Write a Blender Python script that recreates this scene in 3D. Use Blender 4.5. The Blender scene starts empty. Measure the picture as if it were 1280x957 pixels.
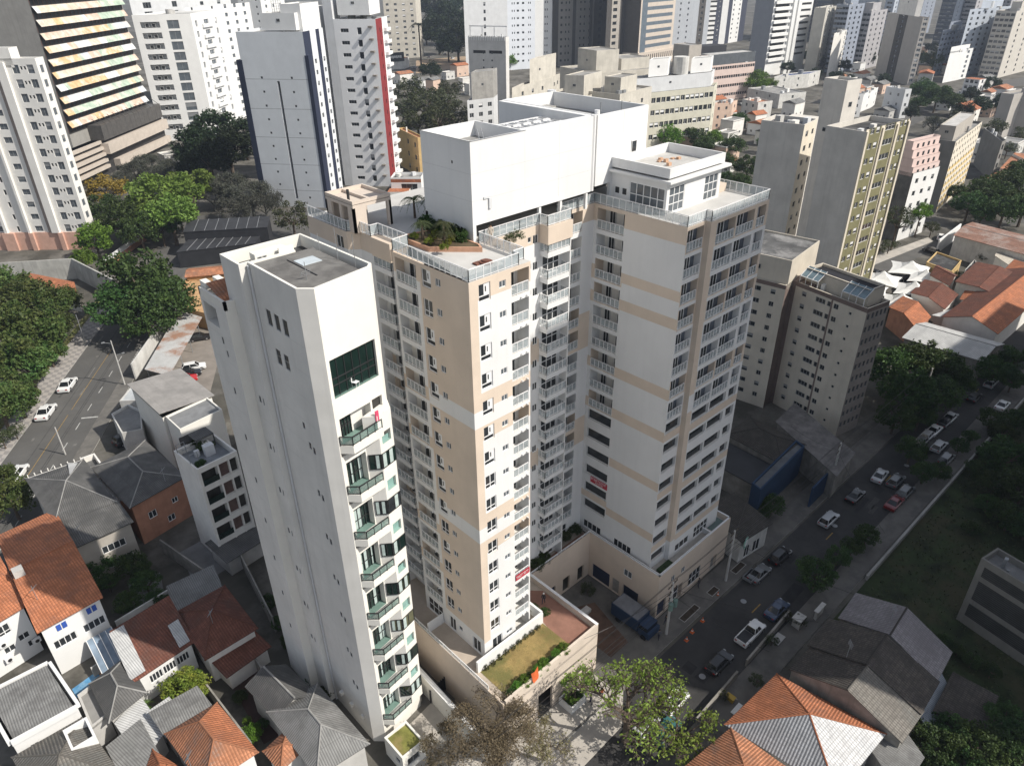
import bpy, math, random
from mathutils import Vector, Matrix
random.seed(7)
R_ = math.radians
SC = bpy.context.scene
COL = SC.collection
# ------------------------------------------------------------------ camera
CAM = Vector((0.0, 0.0, 77.0)); FPX = 905.8
FW = Vector((0.59046313, 0.63177786, -0.50220516))
RT = Vector((0.72599104, -0.687609, -0.01143994))
UP = Vector((0.35254829, 0.35784159, 0.86467283))
cam = bpy.data.cameras.new('camera'); cob = bpy.data.objects.new('camera', cam); COL.objects.link(cob)
cob.matrix_world = Matrix(((RT.x, UP.x, -FW.x, CAM.x), (RT.y, UP.y, -FW.y, CAM.y), (RT.z, UP.z, -FW.z, CAM.z), (0, 0, 0, 1)))
cam.sensor_width = 36.0; cam.lens = FPX / 1280 * 36; cam.clip_start = 0.5; cam.clip_end = 12000
SC.camera = cob
# ------------------------------------------------------------------ sky, sun, exposure
SUN_EL = 44.0; SX, SY = 0.47, -0.88
w = bpy.data.worlds.new('World'); SC.world = w; w.use_nodes = True
nt = w.node_tree; nt.nodes.clear()
sky = nt.nodes.new('ShaderNodeTexSky'); sky.sky_type = 'NISHITA'; sky.sun_disc = False
sky.sun_elevation = R_(SUN_EL); sky.sun_rotation = math.atan2(SX, SY)
sky.air_density = 1.0; sky.dust_density = 1.5; sky.ozone_density = 1.0
bg_ = nt.nodes.new('ShaderNodeBackground'); bg_.inputs[1].default_value = 0.115
wo = nt.nodes.new('ShaderNodeOutputWorld')
hsv = nt.nodes.new('ShaderNodeHueSaturation'); hsv.inputs['Saturation'].default_value = 0.5
nt.links.new(sky.outputs[0], hsv.inputs['Color']); nt.links.new(hsv.outputs[0], bg_.inputs[0]); nt.links.new(bg_.outputs[0], wo.inputs[0])
sl = bpy.data.lights.new('sun', 'SUN'); sl.energy = 4.6; sl.angle = R_(0.5); sl.color = (1.0, 0.945, 0.855)
so = bpy.data.objects.new('sun', sl); COL.objects.link(so)
ce = math.cos(R_(SUN_EL)); n_ = math.hypot(SX, SY)
SUNV = Vector((SX / n_ * ce, SY / n_ * ce, math.sin(R_(SUN_EL))))
so.rotation_euler = (-SUNV).to_track_quat('-Z', 'Y').to_euler(); so.location = (0, 0, 300)
SC.view_settings.view_transform = 'Standard'; SC.view_settings.look = 'None'
SC.view_settings.exposure = 0.25; SC.view_settings.gamma = 1.0
SC.cycles.max_bounces = 6; SC.cycles.diffuse_bounces = 3; SC.cycles.glossy_bounces = 3
SC.cycles.transparent_max_bounces = 8
# ------------------------------------------------------------------ picture point -> place
def at(u, v, z=0.0):
    d = FW + RT * ((u - 640) / FPX) - UP * ((v - 478.5) / FPX)
    return CAM + d * ((z - CAM.z) / d.z)
def dist(p): return (Vector(p) - CAM).dot(FW)
# ------------------------------------------------------------------ materials
MATS = {}
def srgb(r, g, b):
    f = lambda c: c / 12.92 if c <= 0.04045 else ((c + 0.055) / 1.055) ** 2.4
    return (f(r / 255), f(g / 255), f(b / 255))
def mat(name, col, rough=0.8, var=0.12, scale=0.6, metal=0.0, spec=0.3, kind='noise', col2=None, bump=0.0, streak=0.0, alpha=1.0):
    """procedural surface: colour broken up by two noises, optional rain streaks, tile or corrugation rows (uv in metres)"""
    if name in MATS: return MATS[name]
    m = bpy.data.materials.new(name); m.use_nodes = True; MATS[name] = m
    t = m.node_tree; n = t.nodes; L = t.links; bs = n['Principled BSDF']
    bs.inputs['Roughness'].default_value = rough; bs.inputs['Metallic'].default_value = metal
    bs.inputs['Specular IOR Level'].default_value = spec
    tc = n.new('ShaderNodeTexCoord')
    geo = n.new('ShaderNodeNewGeometry')
    def noise(sc, det=4, vec=None, rg=0.6):
        x = n.new('ShaderNodeTexNoise'); x.inputs['Scale'].default_value = sc; x.inputs['Detail'].default_value = det
        x.inputs['Roughness'].default_value = rg
        L.new(vec or geo.outputs['Position'], x.inputs['Vector']); return x.outputs[0]
    def mix(fac, a, b, bt='MIX'):
        x = n.new('ShaderNodeMix'); x.data_type = 'RGBA'; x.blend_type = bt
        for s, q in ((x.inputs[0], fac), (x.inputs[6], a), (x.inputs[7], b)):
            if isinstance(q, (int, float)): s.default_value = q
            elif isinstance(q, tuple): s.default_value = (*q, 1)
            else: L.new(q, s)
        return x.outputs[2]
    def ramp(x, a, b):
        r = n.new('ShaderNodeMapRange'); r.inputs[1].default_value = a; r.inputs[2].default_value = b; L.new(x, r.inputs[0]); return r.outputs[0]
    dk = tuple(c * (1 - var) for c in col); lt = tuple(min(1, c * (1 + var * 0.7)) for c in col)
    c = mix(ramp(noise(scale, 5), 0.35, 0.65), dk, lt)
    if col2: c = mix(ramp(noise(scale * 0.45, 6, rg=0.7), 0.48, 0.62), c, col2)
    if streak > 0:
        mp = n.new('ShaderNodeMapping'); mp.inputs['Scale'].default_value = (1.4, 1.4, 0.07); L.new(geo.outputs['Position'], mp.inputs[0])
        s = ramp(noise(1.0, 5, mp.outputs[0]), 0.5, 0.78)
        mm = n.new('ShaderNodeMath'); mm.operation = 'MULTIPLY'; mm.inputs[1].default_value = streak; L.new(s, mm.inputs[0])
        c = mix(mm.outputs[0], c, tuple(x * 0.45 for x in col))
    if kind in ('tile', 'corr', 'slat'):
        sep = n.new('ShaderNodeSeparateXYZ'); L.new(tc.outputs['UV'], sep.inputs[0])
        def wave(o, period, sharp=False):
            a = n.new('ShaderNodeMath'); a.operation = 'MULTIPLY'; a.inputs[1].default_value = 1 / period; L.new(o, a.inputs[0])
            if sharp:
                b = n.new('ShaderNodeMath'); b.operation = 'FRACT'; L.new(a.outputs[0], b.inputs[0]); return b.outputs[0]
            b = n.new('ShaderNodeMath'); b.operation = 'PINGPONG'; b.inputs[1].default_value = 0.5; L.new(a.outputs[0], b.inputs[0])
            d = n.new('ShaderNodeMath'); d.operation = 'MULTIPLY'; d.inputs[1].default_value = 2; L.new(b.outputs[0], d.inputs[0]); return d.outputs[0]
        if kind == 'tile':
            w1 = wave(sep.outputs[0], 0.32); w2 = wave(sep.outputs[1], 0.45, True)
            h = n.new('ShaderNodeMath'); h.operation = 'ADD'; L.new(w1, h.inputs[0]); L.new(w2, h.inputs[1])
            c = mix(ramp(w1, 0.42, 0.0), c, tuple(x * 0.42 for x in col)); c = mix(ramp(w2, 0.22, 0.0), c, tuple(x * 0.55 for x in col))
            vor = n.new('ShaderNodeTexVoronoi'); vor.inputs['Scale'].default_value = 2.2; L.new(tc.outputs['UV'], vor.inputs['Vector'])
            hs = n.new('ShaderNodeSeparateColor'); L.new(vor.outputs['Color'], hs.inputs[0])
            c = mix(ramp(hs.outputs[0], 0.3, 1.3), c, tuple(x * 0.6 for x in col))
            bd = 0.10
        elif kind == 'corr':
            w1 = wave(sep.outputs[0], 0.26); h = w1
            c = mix(ramp(w1, 0.5, 0.0), c, tuple(x * 0.5 for x in col))
            w2 = wave(sep.outputs[1], 2.2, True); c = mix(ramp(w2, 0.03, 0.0), c, tuple(x * 0.5 for x in col)); bd = 0.06
        else:
            w2 = wave(sep.outputs[1], 0.3, True); h = w2; c = mix(ramp(w2, 0.4, 0.1), c, tuple(x * 0.35 for x in col)); bd = 0.05
        b = n.new('ShaderNodeBump'); b.inputs['Strength'].default_value = 0.7; b.inputs['Distance'].default_value = bd
        hh = h if not hasattr(h, 'outputs') else h.outputs[0]
        L.new(hh, b.inputs['Height']); L.new(b.outputs[0], bs.inputs['Normal'])
    elif bump > 0:
        b = n.new('ShaderNodeBump'); b.inputs['Strength'].default_value = bump; b.inputs['Distance'].default_value = 0.1
        L.new(noise(6.0, 5), b.inputs['Height']); L.new(b.outputs[0], bs.inputs['Normal'])
    L.new(c, bs.inputs['Base Color'])
    if alpha < 1: bs.inputs['Alpha'].default_value = alpha
    return m
def glass(name, col, rough=0.06, spec=0.6):
    if name in MATS: return MATS[name]
    m = bpy.data.materials.new(name); m.use_nodes = True; MATS[name] = m
    n = m.node_tree.nodes; L = m.node_tree.links; bs = n['Principled BSDF']
    geo = n.new('ShaderNodeNewGeometry'); x = n.new('ShaderNodeTexNoise'); x.inputs['Scale'].default_value = 0.7
    L.new(geo.outputs['Position'], x.inputs['Vector'])
    mx = n.new('ShaderNodeMix'); mx.data_type = 'RGBA'
    mx.inputs[6].default_value = (*[c * 0.5 for c in col], 1); mx.inputs[7].default_value = (*[c * 1.6 for c in col], 1)
    L.new(x.outputs[0], mx.inputs[0]); L.new(mx.outputs[2], bs.inputs['Base Color'])
    bs.inputs['Roughness'].default_value = rough; bs.inputs['Specular IOR Level'].default_value = spec
    return m
def clear_glass(name, col, alpha):
    m = glass(name, col, 0.05); m.node_tree.nodes['Principled BSDF'].inputs['Alpha'].default_value = alpha; return m
def leafmat(name, c1, c2, scale=0.5, trans=0.25):
    if name in MATS: return MATS[name]
    m = bpy.data.materials.new(name); m.use_nodes = True; MATS[name] = m
    n = m.node_tree.nodes; L = m.node_tree.links; bs = n['Principled BSDF']
    geo = n.new('ShaderNodeNewGeometry'); oi = n.new('ShaderNodeObjectInfo')
    x = n.new('ShaderNodeTexNoise'); x.inputs['Scale'].default_value = scale; x.inputs['Detail'].default_value = 3
    L.new(geo.outputs['Position'], x.inputs['Vector'])
    r = n.new('ShaderNodeMapRange'); r.inputs[1].default_value = 0.3; r.inputs[2].default_value = 0.7; L.new(x.outputs[0], r.inputs[0])
    mx = n.new('ShaderNodeMix'); mx.data_type = 'RGBA'; mx.inputs[6].default_value = (*c1, 1); mx.inputs[7].default_value = (*c2, 1)
    L.new(r.outputs[0], mx.inputs[0])
    hs = n.new('ShaderNodeHueSaturation'); 
    mr = n.new('ShaderNodeMapRange'); mr.inputs[3].default_value = 0.75; mr.inputs[4].default_value = 1.25; L.new(geo.outputs['Random Per Island'], mr.inputs[0]); L.new(mr.outputs[0], hs.inputs['Value'])
    mh = n.new('ShaderNodeMapRange'); mh.inputs[3].default_value = 0.475; mh.inputs[4].default_value = 0.525; L.new(oi.outputs['Random'], mh.inputs[0]); L.new(mh.outputs[0], hs.inputs['Hue'])
    mo = n.new('ShaderNodeMapRange'); mo.inputs[3].default_value = 0.75; mo.inputs[4].default_value = 1.3; L.new(oi.outputs['Random'], mo.inputs[0]); ho_ = n.new('ShaderNodeHueSaturation'); L.new(mo.outputs[0], ho_.inputs['Value']); L.new(mx.outputs[2], ho_.inputs['Color']); L.new(ho_.outputs[0], hs.inputs['Color']); L.new(hs.outputs[0], bs.inputs['Base Color'])
    bs.inputs['Roughness'].default_value = 0.6; bs.inputs['Specular IOR Level'].default_value = 0.25
    tr = n.new('ShaderNodeBsdfTranslucent'); L.new(hs.outputs[0], tr.inputs[0]); ms = n.new('ShaderNodeMixShader'); ms.inputs[0].default_value = trans
    L.new(bs.outputs[0], ms.inputs[1]); L.new(tr.outputs[0], ms.inputs[2]); L.new(ms.outputs[0], n['Material Output'].inputs[0])
    return m
WHITE = mat('white_paint', (0.72, 0.72, 0.71), 0.7, 0.04, 0.25)
OFFW = mat('off_white_paint', (0.72, 0.70, 0.66), 0.8, 0.08, 0.4, streak=0.12)
CREAM = mat('cream_paint', (0.74, 0.72, 0.665), 0.75, 0.04, 0.3, streak=0.06)
BEIGE = mat('beige_paint', (0.63, 0.53, 0.435), 0.8, 0.06, 0.3, streak=.07)
OLDW = mat('weathered_white_paint', (0.58, 0.57, 0.54), 0.85, 0.14, 0.5, streak=0.4)
CONC = mat('concrete', (0.33, 0.32, 0.30), 0.9, 0.18, 0.4, streak=0.25)
LCONC = mat('pale_concrete', (0.47, 0.46, 0.44), 0.9, 0.14, 0.4, streak=0.2)
DCONC = mat('dark_concrete', (0.14, 0.14, 0.14), 0.9, 0.25, 0.4, streak=0.2)
GREYW = mat('pale_grey_paint', (0.60, 0.61, 0.62), 0.8, 0.06, 0.3, streak=0.1)
BLACKP = mat('black_paint', (0.025, 0.026, 0.03), 0.7, 0.2, 0.5)
DROOF = mat('tar_roof', (0.05, 0.05, 0.052), 0.9, 0.35, 0.35, col2=(0.13, 0.13, 0.13))
GROOF = mat('grey_screed_roof', (0.28, 0.275, 0.265), 0.9, 0.2, 0.35, col2=(0.2, 0.2, 0.2))
TILE = mat('orange_roof_tile', (0.50, 0.19, 0.095), 0.85, 0.25, 0.8, kind='tile', col2=(0.30, 0.135, 0.085))
TILEO = mat('weathered_roof_tile', (0.50, 0.22, 0.12), 0.9, 0.3, 0.7, kind='tile', col2=(0.26, 0.16, 0.12))
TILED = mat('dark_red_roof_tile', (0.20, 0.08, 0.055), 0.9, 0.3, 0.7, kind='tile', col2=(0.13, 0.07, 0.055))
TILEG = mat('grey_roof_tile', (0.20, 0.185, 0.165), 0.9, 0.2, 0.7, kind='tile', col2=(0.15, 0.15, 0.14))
CORR = mat('grey_corrugated_sheet', (0.22, 0.22, 0.215), 0.8, 0.2, 0.5, kind='corr', col2=(0.13, 0.128, 0.125))
CORRD = mat('dark_corrugated_sheet', (0.12, 0.118, 0.115), 0.85, 0.3, 0.5, kind='corr', col2=(0.08, 0.08, 0.08))
CORRL = mat('pale_corrugated_sheet', (0.55, 0.55, 0.54), 0.6, 0.15, 0.5, kind='corr', col2=(0.42, 0.42, 0.42))
CORRR = mat('rusty_corrugated_sheet', (0.27, 0.15, 0.11), 0.8, 0.3, 0.5, kind='corr', col2=(0.36, 0.30, 0.27))
SLATB = mat('bluish_sheet', (0.36, 0.40, 0.45), 0.5, 0.15, 0.5, kind='corr')
BRICK = mat('red_brick_wall', (0.33, 0.14, 0.09), 0.9, 0.25, 0.8, kind='slat')
BRKO = mat('terracotta_wall', (0.40, 0.20, 0.13), 0.9, 0.15, 0.6, streak=0.3)
METW = mat('white_metal', (0.75, 0.75, 0.75), 0.4, 0.03, 0.5)
METG = mat('grey_metal', (0.30, 0.31, 0.32), 0.45, 0.1, 0.5, metal=0.4)
METB = mat('black_metal', (0.03, 0.03, 0.032), 0.45, 0.1, 0.5)
GLD = glass('dark_window_glass', (0.030, 0.034, 0.038))
GLM = glass('grey_window_glass', (0.10, 0.115, 0.13))
GLG = glass('green_window_glass', (0.010, 0.022, 0.019), 0.05, 0.7)
GLP = glass('pale_green_glass', (0.22, 0.36, 0.33), 0.1, 0.6)
RAILG = clear_glass('railing_glass', (0.45, 0.50, 0.52), 0.45)
RAILGG = clear_glass('green_railing_glass', (0.15, 0.25, 0.225), 0.45)
DARK = mat('dark_interior', (0.045, 0.043, 0.04), 0.9, 0.3, 0.8)
BARK = mat('bark', (0.11, 0.085, 0.065), 0.95, 0.3, 3.0)
# ------------------------------------------------------------------ mesh builder
ORG = {}
class MB:
    def __init__(s): s.v = []; s.f = []; s.m = []; s.uv = []
    def face(s, pts, m=0, uv=None):
        b = len(s.v); s.v += [tuple(p) for p in pts]; s.f.append(tuple(range(b, b + len(pts)))); s.m.append(m)
        s.uv.append(uv if uv else [(0, 0)] * len(pts))
    def quv(s, a, b, c, d, m=0):
        """quad a-b along the eave, d-c above; uv in metres"""
        a, b, c, d = map(Vector, (a, b, c, d)); e = (b - a).normalized(); nn = (b - a).cross(d - a)
        if nn.length < 1e-9: nn = (b - a).cross(c - a)
        f = nn.cross(e).normalized()
        s.face([a, b, c, d], m, [((p - a).dot(e), (p - a).dot(f)) for p in (a, b, c, d)])
    def tuv(s, a, b, c, m=0):
        a, b, c = map(Vector, (a, b, c)); e = (b - a).normalized(); f = (b - a).cross(c - a).cross(e).normalized()
        s.face([a, b, c], m, [((p - a).dot(e), (p - a).dot(f)) for p in (a, b, c)])
    def prism(s, poly, z0, z1, m=0, top=True, bot=False, mt=None):
        n = len(poly)
        for i in range(n):
            p, q = poly[i], poly[(i + 1) % n]
            s.quv((p[0], p[1], z0), (q[0], q[1], z0), (q[0], q[1], z1), (p[0], p[1], z1), m)
        if top: s.face([(p[0], p[1], z1) for p in poly], m if mt is None else mt, [(p[0], p[1]) for p in poly])
        if bot: s.face([(p[0], p[1], z0) for p in reversed(poly)], m)
    def box(s, x0, x1, y0, y1, z0, z1, m=0): s.prism([(x0, y0), (x1, y0), (x1, y1), (x0, y1)], z0, z1, m, True, True)
    def obox(s, p, q, th, z0, z1, m=0, side=0.5):
        """wall-like box between two plan points"""
        p = Vector((p[0], p[1])); q = Vector((q[0], q[1])); d = (q - p).normalized(); n = Vector((d.y, -d.x))
        a = p + n * th * side; b = q + n * th * side; c = q - n * th * (1 - side); e = p - n * th * (1 - side)
        s.prism([a, b, c, e], z0, z1, m, True, True)
    def bar(s, p, q, r, m=0, n=4, r2=None):
        p = Vector(p); q = Vector(q); d = q - p
        if d.length < 1e-6: return
        d.normalize(); a = d.cross(Vector((0, 0, 1)) if abs(d.z) < 0.9 else Vector((1, 0, 0))).normalized(); b = d.cross(a)
        r2 = r if r2 is None else r2
        A = [p + (a * math.cos(t) + b * math.sin(t)) * r for t in [2 * math.pi * (i + .5) / n for i in range(n)]]
        B = [q + (a * math.cos(t) + b * math.sin(t)) * r2 for t in [2 * math.pi * (i + .5) / n for i in range(n)]]
        for i in range(n): j = (i + 1) % n; s.face([A[j], A[i], B[i], B[j]], m)
        s.face(A, m); s.face(B[::-1], m)
    def cyl(s, c, r, z0, z1, m=0, n=12, r2=None):
        r2 = r if r2 is None else r2
        A = [(c[0] + r * math.cos(2 * math.pi * i / n), c[1] + r * math.sin(2 * math.pi * i / n), z0) for i in range(n)]
        B = [(c[0] + r2 * math.cos(2 * math.pi * i / n), c[1] + r2 * math.sin(2 * math.pi * i / n), z1) for i in range(n)]
        for i in range(n): j = (i + 1) % n; s.face([A[i], A[j], B[j], B[i]], m)
        s.face(B, m); s.face(A[::-1], m)
    def mesh(s, name, mats, off=(0, 0, 0), smooth=False):
        me = bpy.data.meshes.new(name); o = off
        me.from_pydata([(a - o[0], b - o[1], c - o[2]) for a, b, c in s.v], [], s.f)
        for m in (mats if isinstance(mats, (list, tuple)) else [mats]): me.materials.append(m)
        me.polygons.foreach_set('material_index', s.m)
        ul = me.uv_layers.new(name='UVMap'); flat = [c for f in s.uv for p in f for c in p]; ul.data.foreach_set('uv', flat)
        if smooth: me.polygons.foreach_set('use_smooth', [True] * len(s.f))
        me.update(); return me
    def build(s, name, mats, parent=None, smooth=False, kind=None, off=None):
        if not s.f: return None
        o_ = ORG.get(parent, Vector((0, 0, 0))) if off is None else Vector(off)
        ob = bpy.data.objects.new(name, s.mesh(name, mats, o_, smooth)); COL.objects.link(ob)
        if parent: ob.parent = parent; ORG[ob] = o_
        elif off is not None: ob.location = off; ORG[ob] = Vector(off)
        else: ORG[ob] = Vector((0, 0, 0))
        if kind: ob['kind'] = kind
        return ob
def thing(name, label, cat, loc=(0, 0, 0), group=None, rz=0):
    o = bpy.data.objects.new(name, None); COL.objects.link(o); o.location = loc; o.rotation_euler[2] = rz
    o.empty_display_size = 0.5; ORG[o] = Vector(loc); o['label'] = label; o['category'] = cat
    if group: o['group'] = group
    return o
def tag(o, label, cat, group=None):
    o['label'] = label; o['category'] = cat
    if group: o['group'] = group
    return o
def place(mesh, name, parent, loc, rz=0, sc=None):
    o = bpy.data.objects.new(name, mesh); COL.objects.link(o)
    base = ORG.get(parent, Vector((0, 0, 0))) if parent else Vector((0, 0, 0))
    o.location = Vector(loc) - base; o.rotation_euler[2] = rz
    if sc: o.scale = sc
    if parent: o.parent = parent
    return o
def copy_tree(root, loc, rz=0, sc=None, label=None, mats=None):
    r = root.copy(); COL.objects.link(r); r.location = loc; r.rotation_euler[2] = rz; ORG[r] = Vector(loc)
    if sc: r.scale = (sc, sc, sc)
    if label: r['label'] = label
    def rec(src, dst):
        for ch in src.children:
            c = ch.copy(); COL.objects.link(c); c.parent = dst; rec(ch, c)
    rec(root, r); return r
def bbox_origin(poly, z=0): return (sum(p[0] for p in poly) / len(poly), sum(p[1] for p in poly) / len(poly), z)
# ------------------------------------------------------------------ windows
WM = {}
def winmesh(kind, w, h, fm, gm):
    k = (kind, round(w, 2), round(h, 2), fm.name, gm.name)
    if k in WM: return WM[k]
    mb = MB(); t = 0.06 if w < 1.0 else 0.09; a = w / 2
    def fr(x0, x1, z0, z1, y=-0.05): mb.box(x0, x1, y, 0.0, z0, z1, 0)
    mb.box(-a, a, -0.012, 0.03, 0, h, 1)
    fr(-a, a, 0, t); fr(-a, a, h - t, h); fr(-a, -a + t, t, h - t); fr(a - t, a, t, h - t)
    if kind == 'slide':
        fr(-t / 2, t / 2, t, h - t, -0.045)
        if w > 1.1 and 1.4 < h < 2: fr(-a + t, a - t, h * .28, h * .28 + t, -0.04)
    elif kind == 'tri':
        for x in (-w / 6, w / 6): fr(x - t / 2, x + t / 2, t, h - t, -0.045)
    elif kind == 'quad':
        for x in (-w / 4, 0, w / 4): fr(x - t / 2, x + t / 2, t, h - t, -0.045)
    elif kind == 'grid':
        nx = max(2, round(w / 0.9)); nz = max(2, round(h / 1.0))
        for i in range(1, nx): x = -a + w * i / nx; fr(x - t / 2, x + t / 2, t, h - t, -0.045)
        for i in range(1, nz): z = h * i / nz; fr(-a + t, a - t, z - t / 2, z + t / 2, -0.04)
    elif kind == 'shut':      # sliding window, one leaf a closed white shutter, sill strip of glass below
        fr(-a + t, a - t, h * 0.27, h * 0.27 + t, -0.045)
        mb.box(-0.02, a - t, -0.04, -0.013, h * 0.27 + t, h - t, 0); mb.box(0.12, 0.26, -0.046, -0.041, h * 0.5, h * 0.8, 1)
    elif kind == 'blind':     # roller blind half down
        mb.box(-a + t, a - t, -0.035, -0.013, h * 0.45, h - t, 0)
    WM[k] = mb.mesh('window', [fm, gm]); return WM[k]
class Facade:
    """a wall p0->p1 (outside on the right hand), holes with real reveals, windows set back in them"""
    def __init__(s, root, p0, p1, z0, z1):
        s.root = root; s.p0 = Vector((p0[0], p0[1])); s.p1 = Vector((p1[0], p1[1])); s.z0 = z0; s.z1 = z1
        s.d = (s.p1 - s.p0); s.L = s.d.length; s.d.normalize(); s.n = Vector((s.d.y, -s.d.x)); s.holes = []; s.cu = set(); s.cv = set(); s.matf = None
        s.rz = math.atan2(s.d.y, s.d.x)
    def P(s, u, z, o=0.0): q = s.p0 + s.d * u + s.n * o; return (q.x, q.y, z)
    def hole(s, u0, u1, z0, z1, depth=0.18, back=None, floor=None):
        s.holes.append((max(0.02, u0), min(s.L - 0.02, u1), z0, z1, depth, back, floor))
    def wall(s, mb, m=0):
        us = sorted({0.0, s.L} | s.cu | {round(h[0], 3) for h in s.holes} | {round(h[1], 3) for h in s.holes})
        vs = sorted({s.z0, s.z1} | s.cv | {round(h[2], 3) for h in s.holes} | {round(h[3], 3) for h in s.holes})
        us = [u for i, u in enumerate(us) if i == 0 or u - us[i - 1] > 1e-3]; vs = [v for i, v in enumerate(vs) if i == 0 or v - vs[i - 1] > 1e-3]
        for j in range(len(vs) - 1):
            zc = (vs[j] + vs[j + 1]) / 2; run = None
            row = [h for h in s.holes if h[2] < zc < h[3]]
            for i in range(len(us) - 1):
                uc = (us[i] + us[i + 1]) / 2
                inside = any(h[0] < uc < h[1] for h in row)
                mm = None if inside else (s.matf(uc, zc) if s.matf else m)
                if run and (mm != run[1]): s._q(mb, run[0], us[i], vs[j], vs[j + 1], run[1]); run = None
                if mm is not None and not run: run = (us[i], mm)
            if run: s._q(mb, run[0], us[-1], vs[j], vs[j + 1], run[1])
        for (u0, u1, z0, z1, dp, back, fl) in s.holes:
            a, b = -dp, 0.0; mm = s.matf(u0 - 0.05, (z0 + z1) / 2) if s.matf else m
            mb.face([s.P(u0, z0, b), s.P(u0, z0, a), s.P(u0, z1, a), s.P(u0, z1, b)][::-1], mm)
            mb.face([s.P(u1, z0, b), s.P(u1, z0, a), s.P(u1, z1, a), s.P(u1, z1, b)], mm)
            mb.face([s.P(u0, z1, b), s.P(u0, z1, a), s.P(u1, z1, a), s.P(u1, z1, b)][::-1], mm)
            mb.face([s.P(u0, z0, b), s.P(u0, z0, a), s.P(u1, z0, a), s.P(u1, z0, b)], mm if fl is None else fl)
            if back is not None: mb.face([s.P(u0, z0, a), s.P(u1, z0, a), s.P(u1, z1, a), s.P(u0, z1, a)], back)
    def _q(s, mb, u0, u1, z0, z1, m):
        mb.face([s.P(u0, z0), s.P(u1, z0), s.P(u1, z1), s.P(u0, z1)], m, [(u0, z0), (u1, z0), (u1, z1), (u0, z1)])
    def window(s, u, z, w, h, kind, fm, gm, depth=0.18, name='window', hole=True):
        if hole: s.hole(u - w / 2, u + w / 2, z, z + h, depth)
        WINS.setdefault(s.root, []).append((winmesh(kind, w, h, fm, gm), s.P(u, z, -depth + 0.02), s.rz, name))
WINS = {}
def flush_windows(limit=100):
    """nearest hundred windows of a building are parts of their own, the rest one mesh"""
    for root, L in WINS.items():
        L.sort(key=lambda q: (Vector(q[1]) - CAM).length)
        for me, loc, rz, nm in L[:limit]: place(me, nm, root, loc, rz)
        if len(L) > limit:
            mb = MB(); mats = []
            for me, loc, rz, nm in L[limit:]:
                c, sn = math.cos(rz), math.sin(rz); idx = []
                for m in me.materials:
                    if m not in mats: mats.append(m)
                    idx.append(mats.index(m))
                vv = [(loc[0] + v.co.x * c - v.co.y * sn, loc[1] + v.co.x * sn + v.co.y * c, loc[2] + v.co.z) for v in me.vertices]
                for p in me.polygons: mb.face([vv[i] for i in p.vertices], idx[p.material_index])
            mb.build('window', mats, root, kind='stuff')
def inset(poly, t):
    n = len(poly); out = []
    for i in range(n):
        p0, p, p1 = Vector(poly[i - 1][:2]), Vector(poly[i][:2]), Vector(poly[(i + 1) % n][:2])
        d0 = (p - p0).normalized(); d1 = (p1 - p).normalized(); n0 = Vector((-d0.y, d0.x)); n1 = Vector((-d1.y, d1.x))
        b = n0 + n1; k = b.dot(n0)
        out.append(p + b * (t / k if abs(k) > 0.2 else t))
    return out
def parapet_roof(mb, poly, zr, z1, t=0.25, mw=0, mr=1, outer=False):
    """flat roof at zr inside a parapet rising to z1"""
    inn = inset(poly, t); n = len(poly)
    for i in range(n):
        j = (i + 1) % n; p, q, a, b = poly[i], poly[j], inn[i], inn[j]
        mb.face([(p[0], p[1], z1), (q[0], q[1], z1), (b[0], b[1], z1), (a[0], a[1], z1)], mw)
        mb.face([(a[0], a[1], z1), (b[0], b[1], z1), (b[0], b[1], zr), (a[0], a[1], zr)], mw)
        if outer: mb.face([(p[0], p[1], zr), (q[0], q[1], zr), (q[0], q[1], z1), (p[0], p[1], z1)], mw)
    mb.face([(p[0], p[1], zr) for p in inn], mr, [(p[0], p[1]) for p in inn])
def railing(pts, z, h, parent, name='railing', fm=None, gm=None, step=1.1, post=0.03, top=0.035, base=0.1):
    """glazed railing along plan points"""
    mb = MB(); fm = fm or METW; gm = gm or RAILG
    for p, q in zip(pts[:-1], pts[1:]):
        p = Vector((p[0], p[1])); q = Vector((q[0], q[1])); L = (q - p).length
        if L < 0.05: continue
        n = max(1, round(L / step))
        mb.obox(p, q, top * 2, z + h - top * 2, z + h, 0); mb.obox(p, q, top * 1.4, z + base, z + base + 0.05, 0)
        for i in range(n + 1): a = p.lerp(q, i / n); mb.box(a.x - post, a.x + post, a.y - post, a.y + post, z, z + h - top * 2, 0)
        mb.obox(p, q, 0.012, z + base + 0.07, z + h - top * 2 - 0.06, 1)
    return mb.build(name, [fm, gm], parent)
# ------------------------------------------------------------------ ground, streets
def sheet(name, pts, z, m, kind='structure'):
    mb = MB(); mb.face([(p[0], p[1], z) for p in pts], 0, [(p[0], p[1]) for p in pts])
    o = mb.build(name, m); o['kind'] = kind; return o
def px(*uv, z=0.0): return [at(u, v, z) for u, v in uv]
SOIL = mat('trodden_ground', (0.085, 0.08, 0.068), 0.95, 0.4, 0.10, col2=(0.16, 0.15, 0.135), bump=0.2)
ASPH = mat('asphalt', (0.042, 0.041, 0.041), 0.9, 0.18, 0.25, col2=(0.058, 0.056, 0.054), bump=0.15)
ASPL = mat('worn_asphalt', (0.10, 0.097, 0.092), 0.9, 0.15, 0.2, col2=(0.09, 0.088, 0.085), bump=0.15)
PAVE = mat('pavement_concrete', (0.145, 0.137, 0.125), 0.9, 0.15, 0.5, col2=(0.10, 0.096, 0.09))
PAVEL = mat('pale_paving', (0.42, 0.39, 0.35), 0.9, 0.12, 0.5, col2=(0.34, 0.32, 0.29))
KERB = mat('kerb_stone', (0.36, 0.35, 0.33), 0.9, 0.15, 1.0)
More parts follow.
